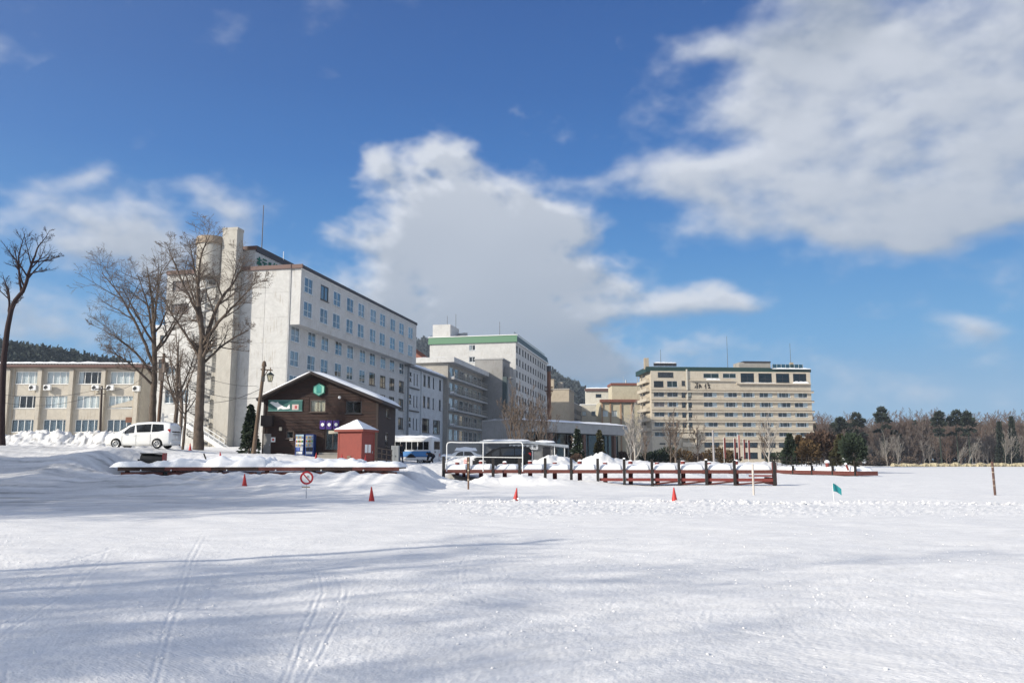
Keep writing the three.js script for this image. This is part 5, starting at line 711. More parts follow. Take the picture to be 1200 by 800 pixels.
{
  const D = 39.3, x = gx(360, D), o = thing('prohibition_sign', 'round red and white prohibition sign with slash on a thin post in the snow', 'sign', x, groundY(x, D) - 0.1, -D, 6 * RAD);
  mk('post', rod([0, 0, 0], [0.0, 0.95, 0], 0.022, 8), M.steel, o); const d = mk('disc', new THREE.CylinderGeometry(0.31, 0.31, 0.02, 40).rotateX(Math.PI / 2).translate(0, 1.05, 0.03), M.paperWhite, o); mk('red_ring', new THREE.RingGeometry(0.225, 0.31, 44).translate(0, 1.05, 0.0435), std(0.42, 0.015, 0.02, 0.5), d); mk('slash', bx(0.055, 0.46, 0.004, 0, 1.05, 0.0445, 0, 0, 42 * RAD), std(0.42, 0.015, 0.02, 0.5), d); mk('symbol', merge([bx(0.16, 0.05, 0.003, 0.04, 1.09, 0.0428), bx(0.1, 0.06, 0.003, 0.06, 1.13, 0.0427), bx(0.03, 0.04, 0.003, -0.02, 1.05, 0.0428), bx(0.03, 0.04, 0.003, 0.1, 1.05, 0.0428)]), std(0.35, 0.36, 0.36, 0.6), d); mk('lower_plate', bx(0.38, 0.06, 0.015, -0.02, 0.62, 0.032), std(0.42, 0.34, 0.24, 0.6), o);
}
{
  const D = 35.9, x = gx(975.3, D), y = groundY(x, D), o = thing('teal_flag', 'small teal flag on a thin rod stuck in a snow mound', 'flag', x, y - 0.1, -D); mk('rod', rod([0, 0, 0], [-0.03, 0.92, 0], 0.012, 6), M.frameWhite, o);
  const g = new THREE.PlaneGeometry(0.37, 0.34, 12, 8), p = g.attributes.position; for (let i = 0; i < p.count; i++) { const u = p.getX(i) / 0.37 + 0.5, v = p.getY(i) / 0.34 + 0.5; p.setXYZ(i, u * 0.35, v * (0.34 - 0.08 * u) - 0.17 * u * u + 0.0, 0.03 * Math.sin(u * 7 + v)); } g.computeVertexNormals(); mk('cloth', g.translate(-0.022, 0.56, 0), new THREE.MeshPhysicalMaterial({ color: lin(0.012, 0.24, 0.26), roughness: 0.9, side: THREE.DoubleSide, transmission: 0.25, thickness: 0 }), o);
}
const bands = (o, r, h, list, mats) => { let y = 0; list.forEach((f, i) => { mk('band', cyl(r, r, h * f, 0, y, 0, 10), mats[i % mats.length], o); y += h * f; }); };
{
  let x = gx(1163.5, 42.7), o = thing('marker_pole', 'brown marker pole with thin pale bands standing alone on the ice at the far right', 'marker pole', x, groundY(x, 42.7) - 0.05, -42.7); bands(o, 0.06, 1.75, [0.3, 0.012, 0.16, 0.01, 0.2, 0.014, 0.14, 0.012, 0.152], [std(0.105, 0.06, 0.048, 0.9), M.cream]); o.rotation.z = 0.01;
  x = gx(549, 51); o = thing('marker_pole', 'thin brown wooden stake with pale patches before the left end of the pier', 'stake', x, groundY(x, 51) - 0.05, -51); bands(o, 0.055, 2.0, [0.3, 0.03, 0.25, 0.03, 0.2, 0.04, 0.15], [std(0.17, 0.10, 0.065, 0.9), M.cream]);
  x = gx(882, 43.3); o = thing('marker_pole', 'pale weathered stake on the ice before the right end of the pier', 'stake', x, groundY(x, 43.3) - 0.05, -43.3); bands(o, 0.055, 1.62, [0.35, 0.3, 0.35], [std(0.55, 0.5, 0.45, 0.9), std(0.48, 0.42, 0.37, 0.9)]);
}

/* ---------- low hut and small things behind the pier ---------- */
{
  const D = 84, X0 = gx(566, D), o = thing('grey_hut', 'low grey hut with long flat snowy canopy behind the pier', 'hut', X0, 1.25, -D, -4 * RAD), g1 = M.greyLight;
  mk('wall', bx(4.2, 2.4, 3.2, 4.9, 1.2, -1.8), M.grey, o); mk('wall', bx(2.8, 2.2, 2.6, 1.6, 1.1, -2.2), M.concrete, o); const cn = mk('canopy', prism([[-0.3, 2.55], [4.9, 2.5], [8.6, 2.1], [8.6, 1.86], [4.9, 2.24], [-0.3, 2.3]], 4.6).translate(0, 0, -4.2), std(0.33, 0.36, 0.39, 0.5), o); mk('roof_snow', snowPad(5, 4.2, 0.16, 8, 16, 10).translate(2.3, 2.52, -1.9), snow, cn); mk('roof_snow', snowPad(2.2, 3.6, 0.2, 9, 10, 10).translate(6.2, 2.37, -1.9), snow, cn);
  const sg = mk('sign_board', bx(2.9, 0.5, 0.06, 4.1, 1.92, 0.02), M.paperWhite, o); const gl = [[[0, 0.9, 0.9, 0.9], [0.45, 0.9, 0.45, 0], [0, 0.45, 0.9, 0.45], [0.1, 0, 0.8, 0]], [[0.1, 0.9, 0.1, 0], [0.1, 0.9, 0.8, 0.9], [0.8, 0.9, 0.8, 0], [0.1, 0.45, 0.8, 0.45]], [[0, 0.7, 0.9, 0.7], [0.3, 0.95, 0.1, 0], [0.6, 0.95, 0.8, 0], [0.2, 0.3, 0.7, 0.3]]]; const st = []; for (let k = 0; k < 6; k++) gl[k % 3].forEach(([a, b, c, d]) => st.push(rod([a * 0.28 + k * 0.46, b * 0.32, 0], [c * 0.28 + k * 0.46, d * 0.32, 0], 0.03, 4))); mk('lettering', merge(st).translate(2.78, 1.77, 0.06), M.dark, sg);
  mk('door', bx(0.75, 1.9, 0.06, 6.4, 0.96, -0.16), M.frameDark, o); const w = mk('window', frameGeo(1.6, 0.9, 2, 1, 0.06), M.frame, o); w.position.set(4.2, 1.1, -0.15); mk('pane', boxGeo(1.5, 0.8, 0.012), GLASS_DARK, w); for (const x of [7.2, 8.2]) mk('post', bx(0.09, 2.0, 0.09, x, 1.0, 0.1), M.frameWhite, o);
  const bt = thing('blue_box', 'bright blue covered box with snow on top, above the grey hut roof', 'box', gx(609, 92), 3.3, -92); mk('body', rbx(0.85, 0.55, 0.7, 0.05, 0, 0.28, 0), std(0.02, 0.12, 0.42, 0.5), bt); mk('snow_cap', snowPad(0.8, 0.7, 0.14, 2, 6, 6).translate(0, 0.54, 0), snow, bt); mk('stand', merge([bx(0.1, 2.4, 0.1, -0.35, -1.2, 0), bx(0.1, 2.4, 0.1, 0.35, -1.2, 0)]), M.dark, bt);
  const bd = thing('pink_board', 'leaning pink and white notice board with red foot behind the white pipe railing', 'sign', gx(544.5, 65), groundY(gx(544.5, 65), 65) - 0.1, -65, -6 * RAD); mk('foot', rbx(0.24, 0.62, 0.24, 0.04, -0.05, 0.34, 0), REDPAINT, bd); mk('board', bx(0.36, 0.72, 0.04, 0.08, 1.12, 0, 0, 0, -0.12), std(0.72, 0.55, 0.52, 0.7), bd); mk('red_print', merge([bx(0.26, 0.05, 0.01, 0.06, 1.28, 0.024, 0, 0, -0.12), bx(0.26, 0.05, 0.01, 0.09, 1.12, 0.024, 0, 0, -0.12), bx(0.2, 0.05, 0.01, 0.1, 0.98, 0.024, 0, 0, -0.12)]), std(0.5, 0.08, 0.07, 0.7), bd);
  [[850, 512], [862, 513], [867, 509], [873, 514], [878.5, 515]].forEach(([px, py], i) => { const DD = 150 + i, x = gx(px, DD), gy = groundY(x, DD), top = at(px, py, DD).y, b = thing('banner_flag', ['dark red narrow banner flag, leftmost before the beige hotel', 'thin dark red banner flag, second before the beige hotel', 'tall pale red banner flag, middle one before the beige hotel', 'red and white banner flag, fourth before the beige hotel', 'red banner flag, rightmost before the beige hotel'][i], 'banner', x, gy, -DD, 0, 'banner flags before the beige hotel'); mk('pole', rod([-0.16, 0, 0], [-0.16, top - gy, 0], 0.04, 6), M.frameWhite, b); mk('cloth', drape(0.34, (top - gy) * 0.78).clone().translate(0.04, (top - gy) * 0.58, 0), i === 2 ? std(0.40, 0.17, 0.14, 0.9) : std(0.18, 0.045, 0.04, 0.9), b); mk('base', rbx(0.4, 0.2, 0.4, 0.04, -0.16, 0.1, 0), M.concrete, b); });
  const fn = thing('bank_fence', 'dark thin rail fence in front of the bushes at the far pier', 'fence', gx(905, 127), 1.2, -127, 0); for (let k = 0; k < 15; k++) mk('post', bx(0.09, 1.5, 0.09, k * 0.75, 0.6, 0), BLACKPOST, fn); mk('rail', bx(10.8, 0.07, 0.05, 5.25, 1.1, 0.072), BLACKPOST, fn); mk('rail', bx(10.8, 0.07, 0.05, 5.25, 0.6, 0.072), BLACKPOST, fn);
}

/* ---------- people ---------- */
function field(bones, lo, hi, cell, grow = 0, k = 0.05) {                   // tapered capsules joined by a smooth minimum, meshed
  const size = Math.max(hi[0] - lo[0], hi[1] - lo[1], hi[2] - lo[2]), res = Math.min(90, Math.ceil(size / cell) + 3), mc = new MarchingCubes(res, new THREE.MeshStandardMaterial(), false, false, 60000), c = lo.map((v, i) => (v + hi[i]) / 2), half = size / 2;
  const cap = (p, [a, b, ra, rb]) => { const ax = p[0] - a[0], ay = p[1] - a[1], az = p[2] - a[2], ex = b[0] - a[0], ey = b[1] - a[1], ez = b[2] - a[2], t = clamp((ax * ex + ay * ey + az * ez) / (ex * ex + ey * ey + ez * ez + 1e-9)); return Math.hypot(ax - ex * t, ay - ey * t, az - ez * t) - lerp(ra, rb, t); };
  for (let z = 0; z < res; z++) for (let y = 0; y < res; y++) for (let x = 0; x < res; x++) { const p = [x, y, z].map((v, i) => c[i] + ((v - res / 2) / (res / 2)) * half); let d = 1e3; for (const b of bones) { const q = cap(p, b) - grow, h = clamp(0.5 + (0.5 * (d - q)) / k); d = lerp(d, q, h) - k * h * (1 - h); } mc.field[x + y * res + z * res * res] = -d; }
  mc.isolation = 0; mc.update();
  const n = mc.count, g = new THREE.BufferGeometry(); g.setAttribute('position', new THREE.BufferAttribute(mc.positionArray.slice(0, n * 3), 3)); g.setAttribute('normal', new THREE.BufferAttribute(mc.normalArray.slice(0, n * 3), 3)); const pp = g.attributes.position; for (let i = 0; i < pp.count; i++) pp.setXYZ(i, pp.getX(i) * half + c[0], pp.getY(i) * half + c[1], pp.getZ(i) * half + c[2]); return clean(g);
}
function person(label, x, D, turn, J, coat, trousers, hat) {
  const o = thing('person', label, 'person', x, groundY(x, D), -D, turn), H = J.head, skin = std(0.42, 0.26, 0.19, 0.6), lo = J.lo, hi = J.hi;
  const hand = ([hx, hy, hz], [fx, fy, fz]) => [[[hx, hy, hz], [hx + fx * 0.07, hy + fy * 0.07, hz + fz * 0.07], 0.036, 0.032], ...[-1.5, -0.5, 0.5, 1.5].map((k, i) => [[hx + fx * 0.07 + k * 0.018, hy + fy * 0.07, hz + fz * 0.07], [hx + fx * (0.15 - Math.abs(k) * 0.012) + k * 0.022, hy + fy * 0.14, hz + fz * 0.15 + 0.02], 0.0105, 0.009]), [[hx, hy, hz + 0.02], [hx + fx * 0.05 + 0.02, hy + fy * 0.06, hz + 0.065], 0.012, 0.01]];
  const head = [[[H[0], H[1] - 0.03, H[2]], [H[0], H[1] + 0.04, H[2] - 0.01], 0.088, 0.1], [[H[0], H[1] - 0.09, H[2] + 0.03], [H[0], H[1] - 0.05, H[2] + 0.04], 0.055, 0.06], [[H[0], H[1] + 0.005, H[2] + 0.1], [H[0], H[1] - 0.025, H[2] + 0.118], 0.014, 0.02], [[H[0] - 0.09, H[1] - 0.02, H[2]], [H[0] - 0.092, H[1] + 0.02, H[2]], 0.018, 0.02], [[H[0] + 0.09, H[1] - 0.02, H[2]], [H[0] + 0.092, H[1] + 0.02, H[2]], 0.018, 0.02], [J.neck, [H[0], H[1] - 0.06, H[2]], 0.055, 0.05]];
  const body = merge([field([...J.legs, ...J.torso, ...J.arms, [J.neck, H, 0.06, 0.06]], lo, hi, 0.024), field(head, [H[0] - 0.2, H[1] - 0.25, H[2] - 0.2], [H[0] + 0.2, H[1] + 0.2, H[2] + 0.2], 0.007, 0, 0.025), ...J.hands.map(([p, d]) => field(hand(p, d), p.map((v) => v - 0.2), p.map((v) => v + 0.2), 0.0065, 0, 0.008))]);
  const b = mk('body', body, skin, o); mk('coat', field([...J.torso, ...J.arms.map(([a, c, r, q]) => [a, c.map((v, i) => lerp(a[i], v, 0.97)), r, q]), [J.neck, [J.neck[0], J.neck[1] + 0.03, J.neck[2]], 0.07, 0.07]], lo, hi, 0.024, 0.028), coat, o); mk('trousers', field(J.legs.slice(0, 4), lo, hi, 0.024, 0.018), trousers, o); mk('boots', field(J.feet, lo, hi, 0.02, 0.012), M.dark, o);
  const hm = std(0.015, 0.012, 0.011, 0.8); mk('hair', new THREE.SphereGeometry(0.118, 20, 14, 0, Math.PI * 2, 0, Math.PI * 0.58).rotateX(-0.35).translate(H[0], H[1] + 0.035, H[2] - 0.012), hm, o); if (hat) mk('hat', merge([new THREE.SphereGeometry(0.125, 20, 10, 0, Math.PI * 2, 0, Math.PI / 2).translate(H[0], H[1] + 0.05, H[2]), new THREE.TorusGeometry(0.118, 0.022, 6, 24).rotateX(Math.PI / 2).translate(H[0], H[1] + 0.052, H[2])]), hat, o);
  mk('eye', merge([-0.035, 0.035].map((k) => new THREE.SphereGeometry(0.011, 8, 6).translate(H[0] + k, H[1] + 0.012, H[2] + 0.094))), M.dark, b); mk('mouth', bx(0.045, 0.008, 0.01, H[0], H[1] - 0.06, H[2] + 0.096), std(0.3, 0.1, 0.09, 0.6), b);
}
person('person in dark coat and blue trousers standing beside the microbus', gx(469.5, 78), 78, 35 * RAD, { head: [0.02, 1.6, 0.03], neck: [0, 1.43, 0], torso: [[[0, 0.95, 0], [0, 1.32, 0], 0.155, 0.165], [[-0.16, 1.38, 0], [0.16, 1.38, 0], 0.085, 0.085]], legs: [[[-0.09, 0.9, 0], [-0.11, 0.48, 0.02], 0.098, 0.068], [[-0.11, 0.48, 0.02], [-0.12, 0.08, 0], 0.066, 0.046], [[0.09, 0.9, 0], [0.13, 0.48, 0.05], 0.098, 0.068], [[0.13, 0.48, 0.05], [0.17, 0.08, 0.02], 0.066, 0.046]], feet: [[[-0.12, 0.07, -0.03], [-0.13, 0.05, 0.14], 0.05, 0.045], [[0.17, 0.07, -0.01], [0.19, 0.05, 0.16], 0.05, 0.045], [[-0.12, 0.05, 0], [-0.12, 0.25, 0], 0.05, 0.05], [[0.17, 0.05, 0.02], [0.16, 0.25, 0.03], 0.05, 0.05]], arms: [[[-0.2, 1.37, 0], [-0.26, 1.1, -0.02], 0.058, 0.046], [[-0.26, 1.1, -0.02], [-0.14, 0.98, 0.18], 0.045, 0.036], [[0.2, 1.37, 0], [0.28, 1.1, 0], 0.058, 0.046], [[0.28, 1.1, 0], [0.2, 1.02, 0.22], 0.045, 0.036]], hands: [[[-0.13, 0.975, 0.2], [0.4, -0.2, 0.8]], [[0.19, 1.01, 0.24], [-0.3, -0.3, 0.8]]], lo: [-0.45, -0.05, -0.35], hi: [0.45, 1.85, 0.45] }, std(0.016, 0.015, 0.017, 0.85), std(0.025, 0.04, 0.09, 0.9), std(0.02, 0.02, 0.022, 0.9));
person('person in black coat bending down behind the bus corner', gx(507, 79), 79, -70 * RAD, { head: [0, 1.0, 0.55], neck: [0, 0.98, 0.4], torso: [[[0, 0.78, -0.05], [0, 0.95, 0.28], 0.15, 0.16], [[-0.15, 0.97, 0.32], [0.15, 0.97, 0.32], 0.08, 0.08]], legs: [[[-0.09, 0.78, -0.1], [-0.11, 0.45, 0.1], 0.1, 0.07], [[-0.11, 0.45, 0.1], [-0.12, 0.08, -0.05], 0.066, 0.046], [[0.09, 0.78, -0.1], [0.12, 0.44, 0.12], 0.1, 0.07], [[0.12, 0.44, 0.12], [0.14, 0.08, -0.02], 0.066, 0.046]], feet: [[[-0.12, 0.07, -0.08], [-0.13, 0.05, 0.1], 0.05, 0.045], [[0.14, 0.07, -0.05], [0.15, 0.05, 0.13], 0.05, 0.045], [[-0.12, 0.05, -0.05], [-0.12, 0.22, 0], 0.05, 0.05], [[0.14, 0.05, -0.02], [0.14, 0.22, 0.02], 0.05, 0.05]], arms: [[[-0.19, 0.96, 0.33], [-0.22, 0.68, 0.42], 0.056, 0.045], [[-0.22, 0.68, 0.42], [-0.14, 0.42, 0.5], 0.044, 0.035], [[0.19, 0.96, 0.33], [0.22, 0.68, 0.44], 0.056, 0.045], [[0.22, 0.68, 0.44], [0.13, 0.42, 0.52], 0.044, 0.035]], hands: [[[-0.13, 0.4, 0.51], [0.2, -0.8, 0.3]], [[0.12, 0.4, 0.53], [-0.2, -0.8, 0.3]]], lo: [-0.45, -0.05, -0.4], hi: [0.45, 1.25, 0.75] }, std(0.014, 0.014, 0.018, 0.85), std(0.015, 0.016, 0.02, 0.9), null);
{
  const D = 79.5, x = gx(481.5, D), o = thing('black_umbrella', 'black umbrella standing open on a rod between the two people by the bus', 'umbrella', x, groundY(x, D) - 0.1, -D); const pr = []; for (let k = 0; k <= 10; k++) pr.push(new THREE.Vector2(0.46 * (k / 10), 0.95 - 0.36 * Math.pow(k / 10, 2.1))); mk('canopy', new THREE.LatheGeometry(pr, 8), std(0.012, 0.012, 0.014, 0.8, { side: THREE.DoubleSide }), o); mk('shaft', rod([0, 0, 0], [0, 1.1, 0], 0.02, 6), M.steel, o); for (let k = 0; k < 8; k++) mk('rib', rod([0, 0.93, 0], [0.45 * Math.cos(k * Math.PI / 4), 0.585, 0.45 * Math.sin(k * Math.PI / 4)], 0.008, 4), M.steel, o);
}
/* ---------- trees ---------- */
const BARK = [std(0.14, 0.108, 0.086, 0.95, { map: rep(boardTex, 0.6, 0.25) }), std(0.075, 0.05, 0.042, 0.95, { map: rep(boardTex, 0.6, 0.25) }), std(0.17, 0.132, 0.105, 0.95), std(0.36, 0.33, 0.295, 0.9), std(0.035, 0.02, 0.02, 0.95)];
class Wood {                                                               // collects tapering branches
  constructor() { this.p = []; this.n = []; this.i = []; }
  limb(pts, rs, sides) {
    const base = this.p.length / 3, up = new THREE.Vector3(0.31, 0.2, 0.93), d = new THREE.Vector3(), a = new THREE.Vector3(), b = new THREE.Vector3();
    pts.forEach((q, k) => {
      d.copy(pts[Math.min(k + 1, pts.length - 1)]).sub(pts[Math.max(k - 1, 0)]).normalize(); a.crossVectors(d, up).normalize(); b.crossVectors(d, a);
      for (let s = 0; s < sides; s++) { const t = (s / sides) * Math.PI * 2, c = Math.cos(t), e = Math.sin(t), x = a.x * c + b.x * e, y = a.y * c + b.y * e, z = a.z * c + b.z * e; this.p.push(q.x + x * rs[k], q.y + y * rs[k], q.z + z * rs[k]); this.n.push(x, y, z); }
    });
    for (let k = 0; k < pts.length - 1; k++) for (let s = 0; s < sides; s++) { const u = base + k * sides + s, v = base + k * sides + (s + 1) % sides; this.i.push(u, v, u + sides, v, v + sides, u + sides); }
  }
  geo() { const g = new THREE.BufferGeometry(); g.setAttribute('position', new THREE.Float32BufferAttribute(this.p, 3)); g.setAttribute('normal', new THREE.Float32BufferAttribute(this.n, 3)); const uv = new Float32Array(this.p.length / 3 * 2); for (let k = 0; k < uv.length / 2; k++) { uv[k * 2] = this.p[k * 3] * 0.7 + this.p[k * 3 + 2]; uv[k * 2 + 1] = this.p[k * 3 + 1]; } g.setAttribute('uv', new THREE.BufferAttribute(uv, 2)); g.setIndex(this.i); return g; }
}
// grows side branches along a limb; depth counts down to the twigs
function sprout(W, pts, rs, depth, R, o) {
  const V = new THREE.Vector3(), n = pts.length - 1, len = pts.reduce((s, p, k) => s + (k ? p.distanceTo(pts[k - 1]) : 0), 0), count = Math.round((o.count[depth] ?? 3) * (0.75 + 0.5 * R()));
  let roll = R() * 6.28;
  for (let c = 0; c < count; c++) {
    const t = lerp(o.from[depth] ?? 0.2, 0.99, (c + 0.3 + 0.6 * R()) / (count + 0.2)), f = Math.min(t * n, n - 0.001), k = Math.floor(f), p = pts[k].clone().lerp(pts[k + 1], f - k), r0 = lerp(rs[k], rs[k + 1], f - k), dir = pts[k + 1].clone().sub(pts[k]).normalize();
    roll += 2.4 + R() * 0.9; const side = V.set(Math.cos(roll), R() * 0.4 - 0.1, Math.sin(roll)).clone(); side.addScaledVector(dir, -side.dot(dir)).normalize();
    const ang = (o.angle ?? 0.75) * (0.7 + 0.6 * R()), l = len * (o.ratio[depth] ?? 0.5) * (1.08 - 0.72 * t) * (0.65 + 0.6 * R()), m = depth > 1 ? 5 : depth === 1 ? 3 : 2;
    const h = dir.clone().multiplyScalar(Math.cos(ang)).addScaledVector(side, Math.sin(ang)), q = [p.clone()], w = [Math.max(r0 * 0.62, o.min * 1.1)]; let at0 = p.clone();
    for (let s = 1; s <= m; s++) { h.y += (o.lift ?? 0.12) * (0.6 + 0.6 * R()); h.x += (R() - 0.5) * 0.34; h.z += (R() - 0.5) * 0.34; h.y += (R() - 0.5) * 0.2; h.normalize(); at0 = at0.clone().addScaledVector(h, l / m); q.push(at0); w.push(Math.max(o.min, w[0] * (1 - 0.8 * s / m))); }
    W[depth > 1 ? 0 : 1].limb(q, w, depth > 1 ? 5 : depth === 1 ? 4 : 3);
    if (depth > 0) sprout(W, q, w, depth - 1, R, o);
  }
}
// limbs: lists of [x, y, z, radius] from the base of the tree
function growTree(limbs, o, seed) {
  const R = mulberry(seed), W = [new Wood(), new Wood()];
  limbs.forEach((l, i) => {
    const c = new THREE.CatmullRomCurve3(l.map(([x, y, z]) => new THREE.Vector3(x, y, z))), n = Math.max(6, l.length * 4), pts = c.getPoints(n), rs = pts.map((_, k) => { const f = (k / n) * (l.length - 1), j = Math.min(Math.floor(f), l.length - 2); return lerp(l[j][3], l[j + 1][3], f - j); });
    pts.forEach((p, k) => { if (k) { p.x += (R() - 0.5) * rs[k] * (i ? 0.7 : 0.22); p.z += (R() - 0.5) * rs[k] * (i ? 0.7 : 0.22); } });
    W[0].limb(pts, rs, i ? 7 : 10); sprout(W, pts, rs, o.depth, R, i || o.bareTrunk === undefined ? o : { ...o, from: { ...o.from, [o.depth]: o.bareTrunk } });
  });
  return { trunk: W[0].geo(), crown: W[1].geo() };
}
function plantTree(name, label, x, D, limbs, o, seed, mat, group, mat2) {
  const g = growTree(limbs, o, seed), t = thing(name, label, 'tree', x, groundY(x, D) - 0.15, -D, 0, group); mk('trunk', g.trunk, mat, t); mk('crown', g.crown, mat2 ?? mat, t); return t;
}
// a plain broadleaf habit: straight stem forking into rising limbs
function habit(h, r, seed, spread = 0.34, stem = 0.35, forks = 5) {
  const R = mulberry(seed), L = [[[0, 0, 0, r * 1.25], [0.02 * h * (R() - 0.5), h * stem * 0.5, 0.02 * h * (R() - 0.5), r], [0.03 * h * (R() - 0.5), h * stem, 0.03 * h * (R() - 0.5), r * 0.85], [0.06 * h * (R() - 0.5), h * 0.72, 0.06 * h * (R() - 0.5), r * 0.45], [0.1 * h * (R() - 0.5), h * 0.98, 0.1 * h * (R() - 0.5), r * 0.08]]];
  for (let k = 0; k < forks; k++) { const a = k * 2.4 + R(), s = h * (stem + 0.1 * k * (1 - stem) * (0.6 + 0.6 * R())), l = h * (0.92 - 0.02 * k) - s, e = spread * (0.75 + 0.5 * R()); L.push([[0, s, 0, r * 0.55], [Math.cos(a) * l * e * 0.55, s + l * 0.4, Math.sin(a) * l * e * 0.55, r * 0.34], [Math.cos(a) * l * e, s + l * 0.8, Math.sin(a) * l * e, r * 0.1]]); }
  return L;
}
const FULL = { depth: 3, count: { 3: 7, 2: 6, 1: 5, 0: 3 }, ratio: { 3: 0.58, 2: 0.7, 1: 0.74, 0: 0.8 }, from: { 3: 0.22, 2: 0.18, 1: 0.15, 0: 0.2 }, angle: 0.86, lift: 0.05, min: 0.009 };
// the three large bare trees on the left, limb by limb
{
  const px = (D, x0, y0) => (x, y, z, r) => { const p = at(x, y, D), b = at(x0, y0, D); return [p.x - b.x, p.y - b.y, z, r]; };
  let f = px(69, 232, 524), b = at(232, 524, 69);
  const t1 = growTree([[f(232, 524, 0, 0.46), f(233, 490, 0, 0.37), f(235, 440, 0, 0.32), f(237, 405, 0, 0.29)], [f(237, 408, 0, 0.24), f(236, 370, 0.2, 0.2), f(234, 330, 0.4, 0.13), f(238, 295, 0.3, 0.07), f(246, 274, 0.1, 0.03)], [f(237, 405, 0, 0.2), f(252, 350, -0.8, 0.14), f(268, 325, -1.2, 0.09), f(280, 300, -1.4, 0.03)], [f(237, 402, 0, 0.17), f(262, 375, 0.9, 0.12), f(290, 350, 1.5, 0.06), f(308, 332, 1.8, 0.02)], [f(236, 392, 0, 0.16), f(226, 362, -0.9, 0.12), f(215, 330, -1.3, 0.07), f(206, 305, -1.5, 0.03)], [f(236, 372, 0.2, 0.12), f(224, 340, 1.2, 0.09), f(213, 310, 1.7, 0.05), f(205, 288, 1.9, 0.02)], [f(235, 340, 0.3, 0.1), f(228, 310, 0.2, 0.07), f(222, 280, 0, 0.03)], [f(236, 420, 0, 0.12), f(216, 385, 0.4, 0.09), f(200, 360, 0.6, 0.05), f(190, 340, 0.6, 0.02)], [f(236, 425, 0, 0.12), f(262, 398, -0.5, 0.08), f(288, 382, -0.7, 0.03)]], { ...FULL, bareTrunk: 0.8, count: { 3: 7, 2: 6, 1: 5, 0: 3 } }, 71);
  let o = thing('bare_tree', 'largest bare tree with thick forked trunk before the white hotel stair tower', 'tree', b.x, b.y - 0.2, b.z); mk('trunk', t1.trunk, BARK[0], o); mk('crown', t1.crown, BARK[2], o);
  f = px(76, 178, 512); b = at(178, 512, 76);
  const t2 = growTree([[f(178, 512, 0, 0.34), f(179, 470, 0, 0.29), f(181, 430, 0, 0.25), f(180, 390, 0, 0.19), f(178, 350, 0, 0.12), f(172, 310, 0, 0.03)], [f(180, 425, 0, 0.16), f(165, 385, 0.5, 0.12), f(145, 345, 0.9, 0.07), f(125, 320, 1.0, 0.03)], [f(180, 440, 0, 0.14), f(155, 410, -0.8, 0.1), f(128, 390, -1.2, 0.05), f(106, 378, -1.3, 0.02)], [f(180, 400, 0, 0.13), f(168, 355, -0.9, 0.09), f(154, 315, -1.2, 0.03)], [f(180, 380, 0, 0.12), f(188, 345, 0.8, 0.08), f(192, 310, 1.2, 0.03)], [f(180, 450, 0, 0.12), f(158, 425, 1.1, 0.08), f(136, 410, 1.6, 0.03)], [f(180, 410, 0, 0.1), f(194, 380, -1.0, 0.07), f(204, 355, -1.4, 0.02)]], { ...FULL, bareTrunk: 0.45 }, 93);
  o = thing('bare_tree', 'bare tree with wide fan of branches behind the white minivan', 'tree', b.x, b.y - 0.2, b.z); mk('trunk', t2.trunk, BARK[0], o); mk('crown', t2.crown, BARK[2], o);
  f = px(58, 1, 530); b = at(1, 530, 58);
  const t3 = growTree([[f(1, 530, 0, 0.27), f(2, 470, 0, 0.22), f(4, 420, 0, 0.2), f(9, 380, 0, 0.18), f(16, 352, 0, 0.16), f(28, 335, 0, 0.13), f(35, 315, 0.1, 0.1), f(40, 300, 0.1, 0.075)], [f(40, 301, 0.1, 0.07), f(47, 288, 0.3, 0.05), f(56, 278, 0.4, 0.03), f(62, 268, 0.4, 0.012)], [f(39, 305, 0.1, 0.05), f(52, 300, -0.4, 0.035), f(68, 294, -0.6, 0.012)], [f(36, 318, 0.1, 0.045), f(48, 316, 0.3, 0.03), f(60, 314, 0.4, 0.012)], [f(25, 338, 0, 0.09), f(25, 318, 0.3, 0.07), f(26, 296, 0.4, 0.05), f(33, 272, 0.4, 0.015)], [f(24, 340, 0, 0.05), f(18, 326, -0.5, 0.035), f(13, 316, -0.7, 0.015)], [f(8, 388, 0, 0.1), f(5, 362, -0.5, 0.08), f(2, 338, -0.8, 0.06), f(-6, 316, -0.9, 0.02)], [f(3, 345, -0.7, 0.04), f(-8, 334, -0.6, 0.03), f(-20, 326, -0.5, 0.012)], [f(13, 360, 0, 0.05), f(22, 354, 0.4, 0.03), f(32, 346, 0.5, 0.012)]], { ...FULL, depth: 2, bareTrunk: 0.7, count: { 2: 7, 1: 5, 0: 4 }, ratio: { 2: 0.36, 1: 0.62, 0: 0.75 }, from: { 2: 0.3, 1: 0.2, 0: 0.2 }, min: 0.008, angle: 0.72, lift: 0.1 }, 57);
  o = thing('bare_tree', 'dark slender bare tree leaning in from the left edge of the picture', 'tree', b.x, b.y - 0.2, b.z); mk('trunk', t3.trunk, BARK[4], o); mk('crown', t3.crown, BARK[4], o);
  // thinner stems between them
  const SL = { ...FULL, depth: 2, count: { 2: 8, 1: 6, 0: 4 }, ratio: { 2: 0.4, 1: 0.6, 0: 0.7 }, from: { 2: 0.35, 1: 0.2, 0: 0.2 }, min: 0.01 };
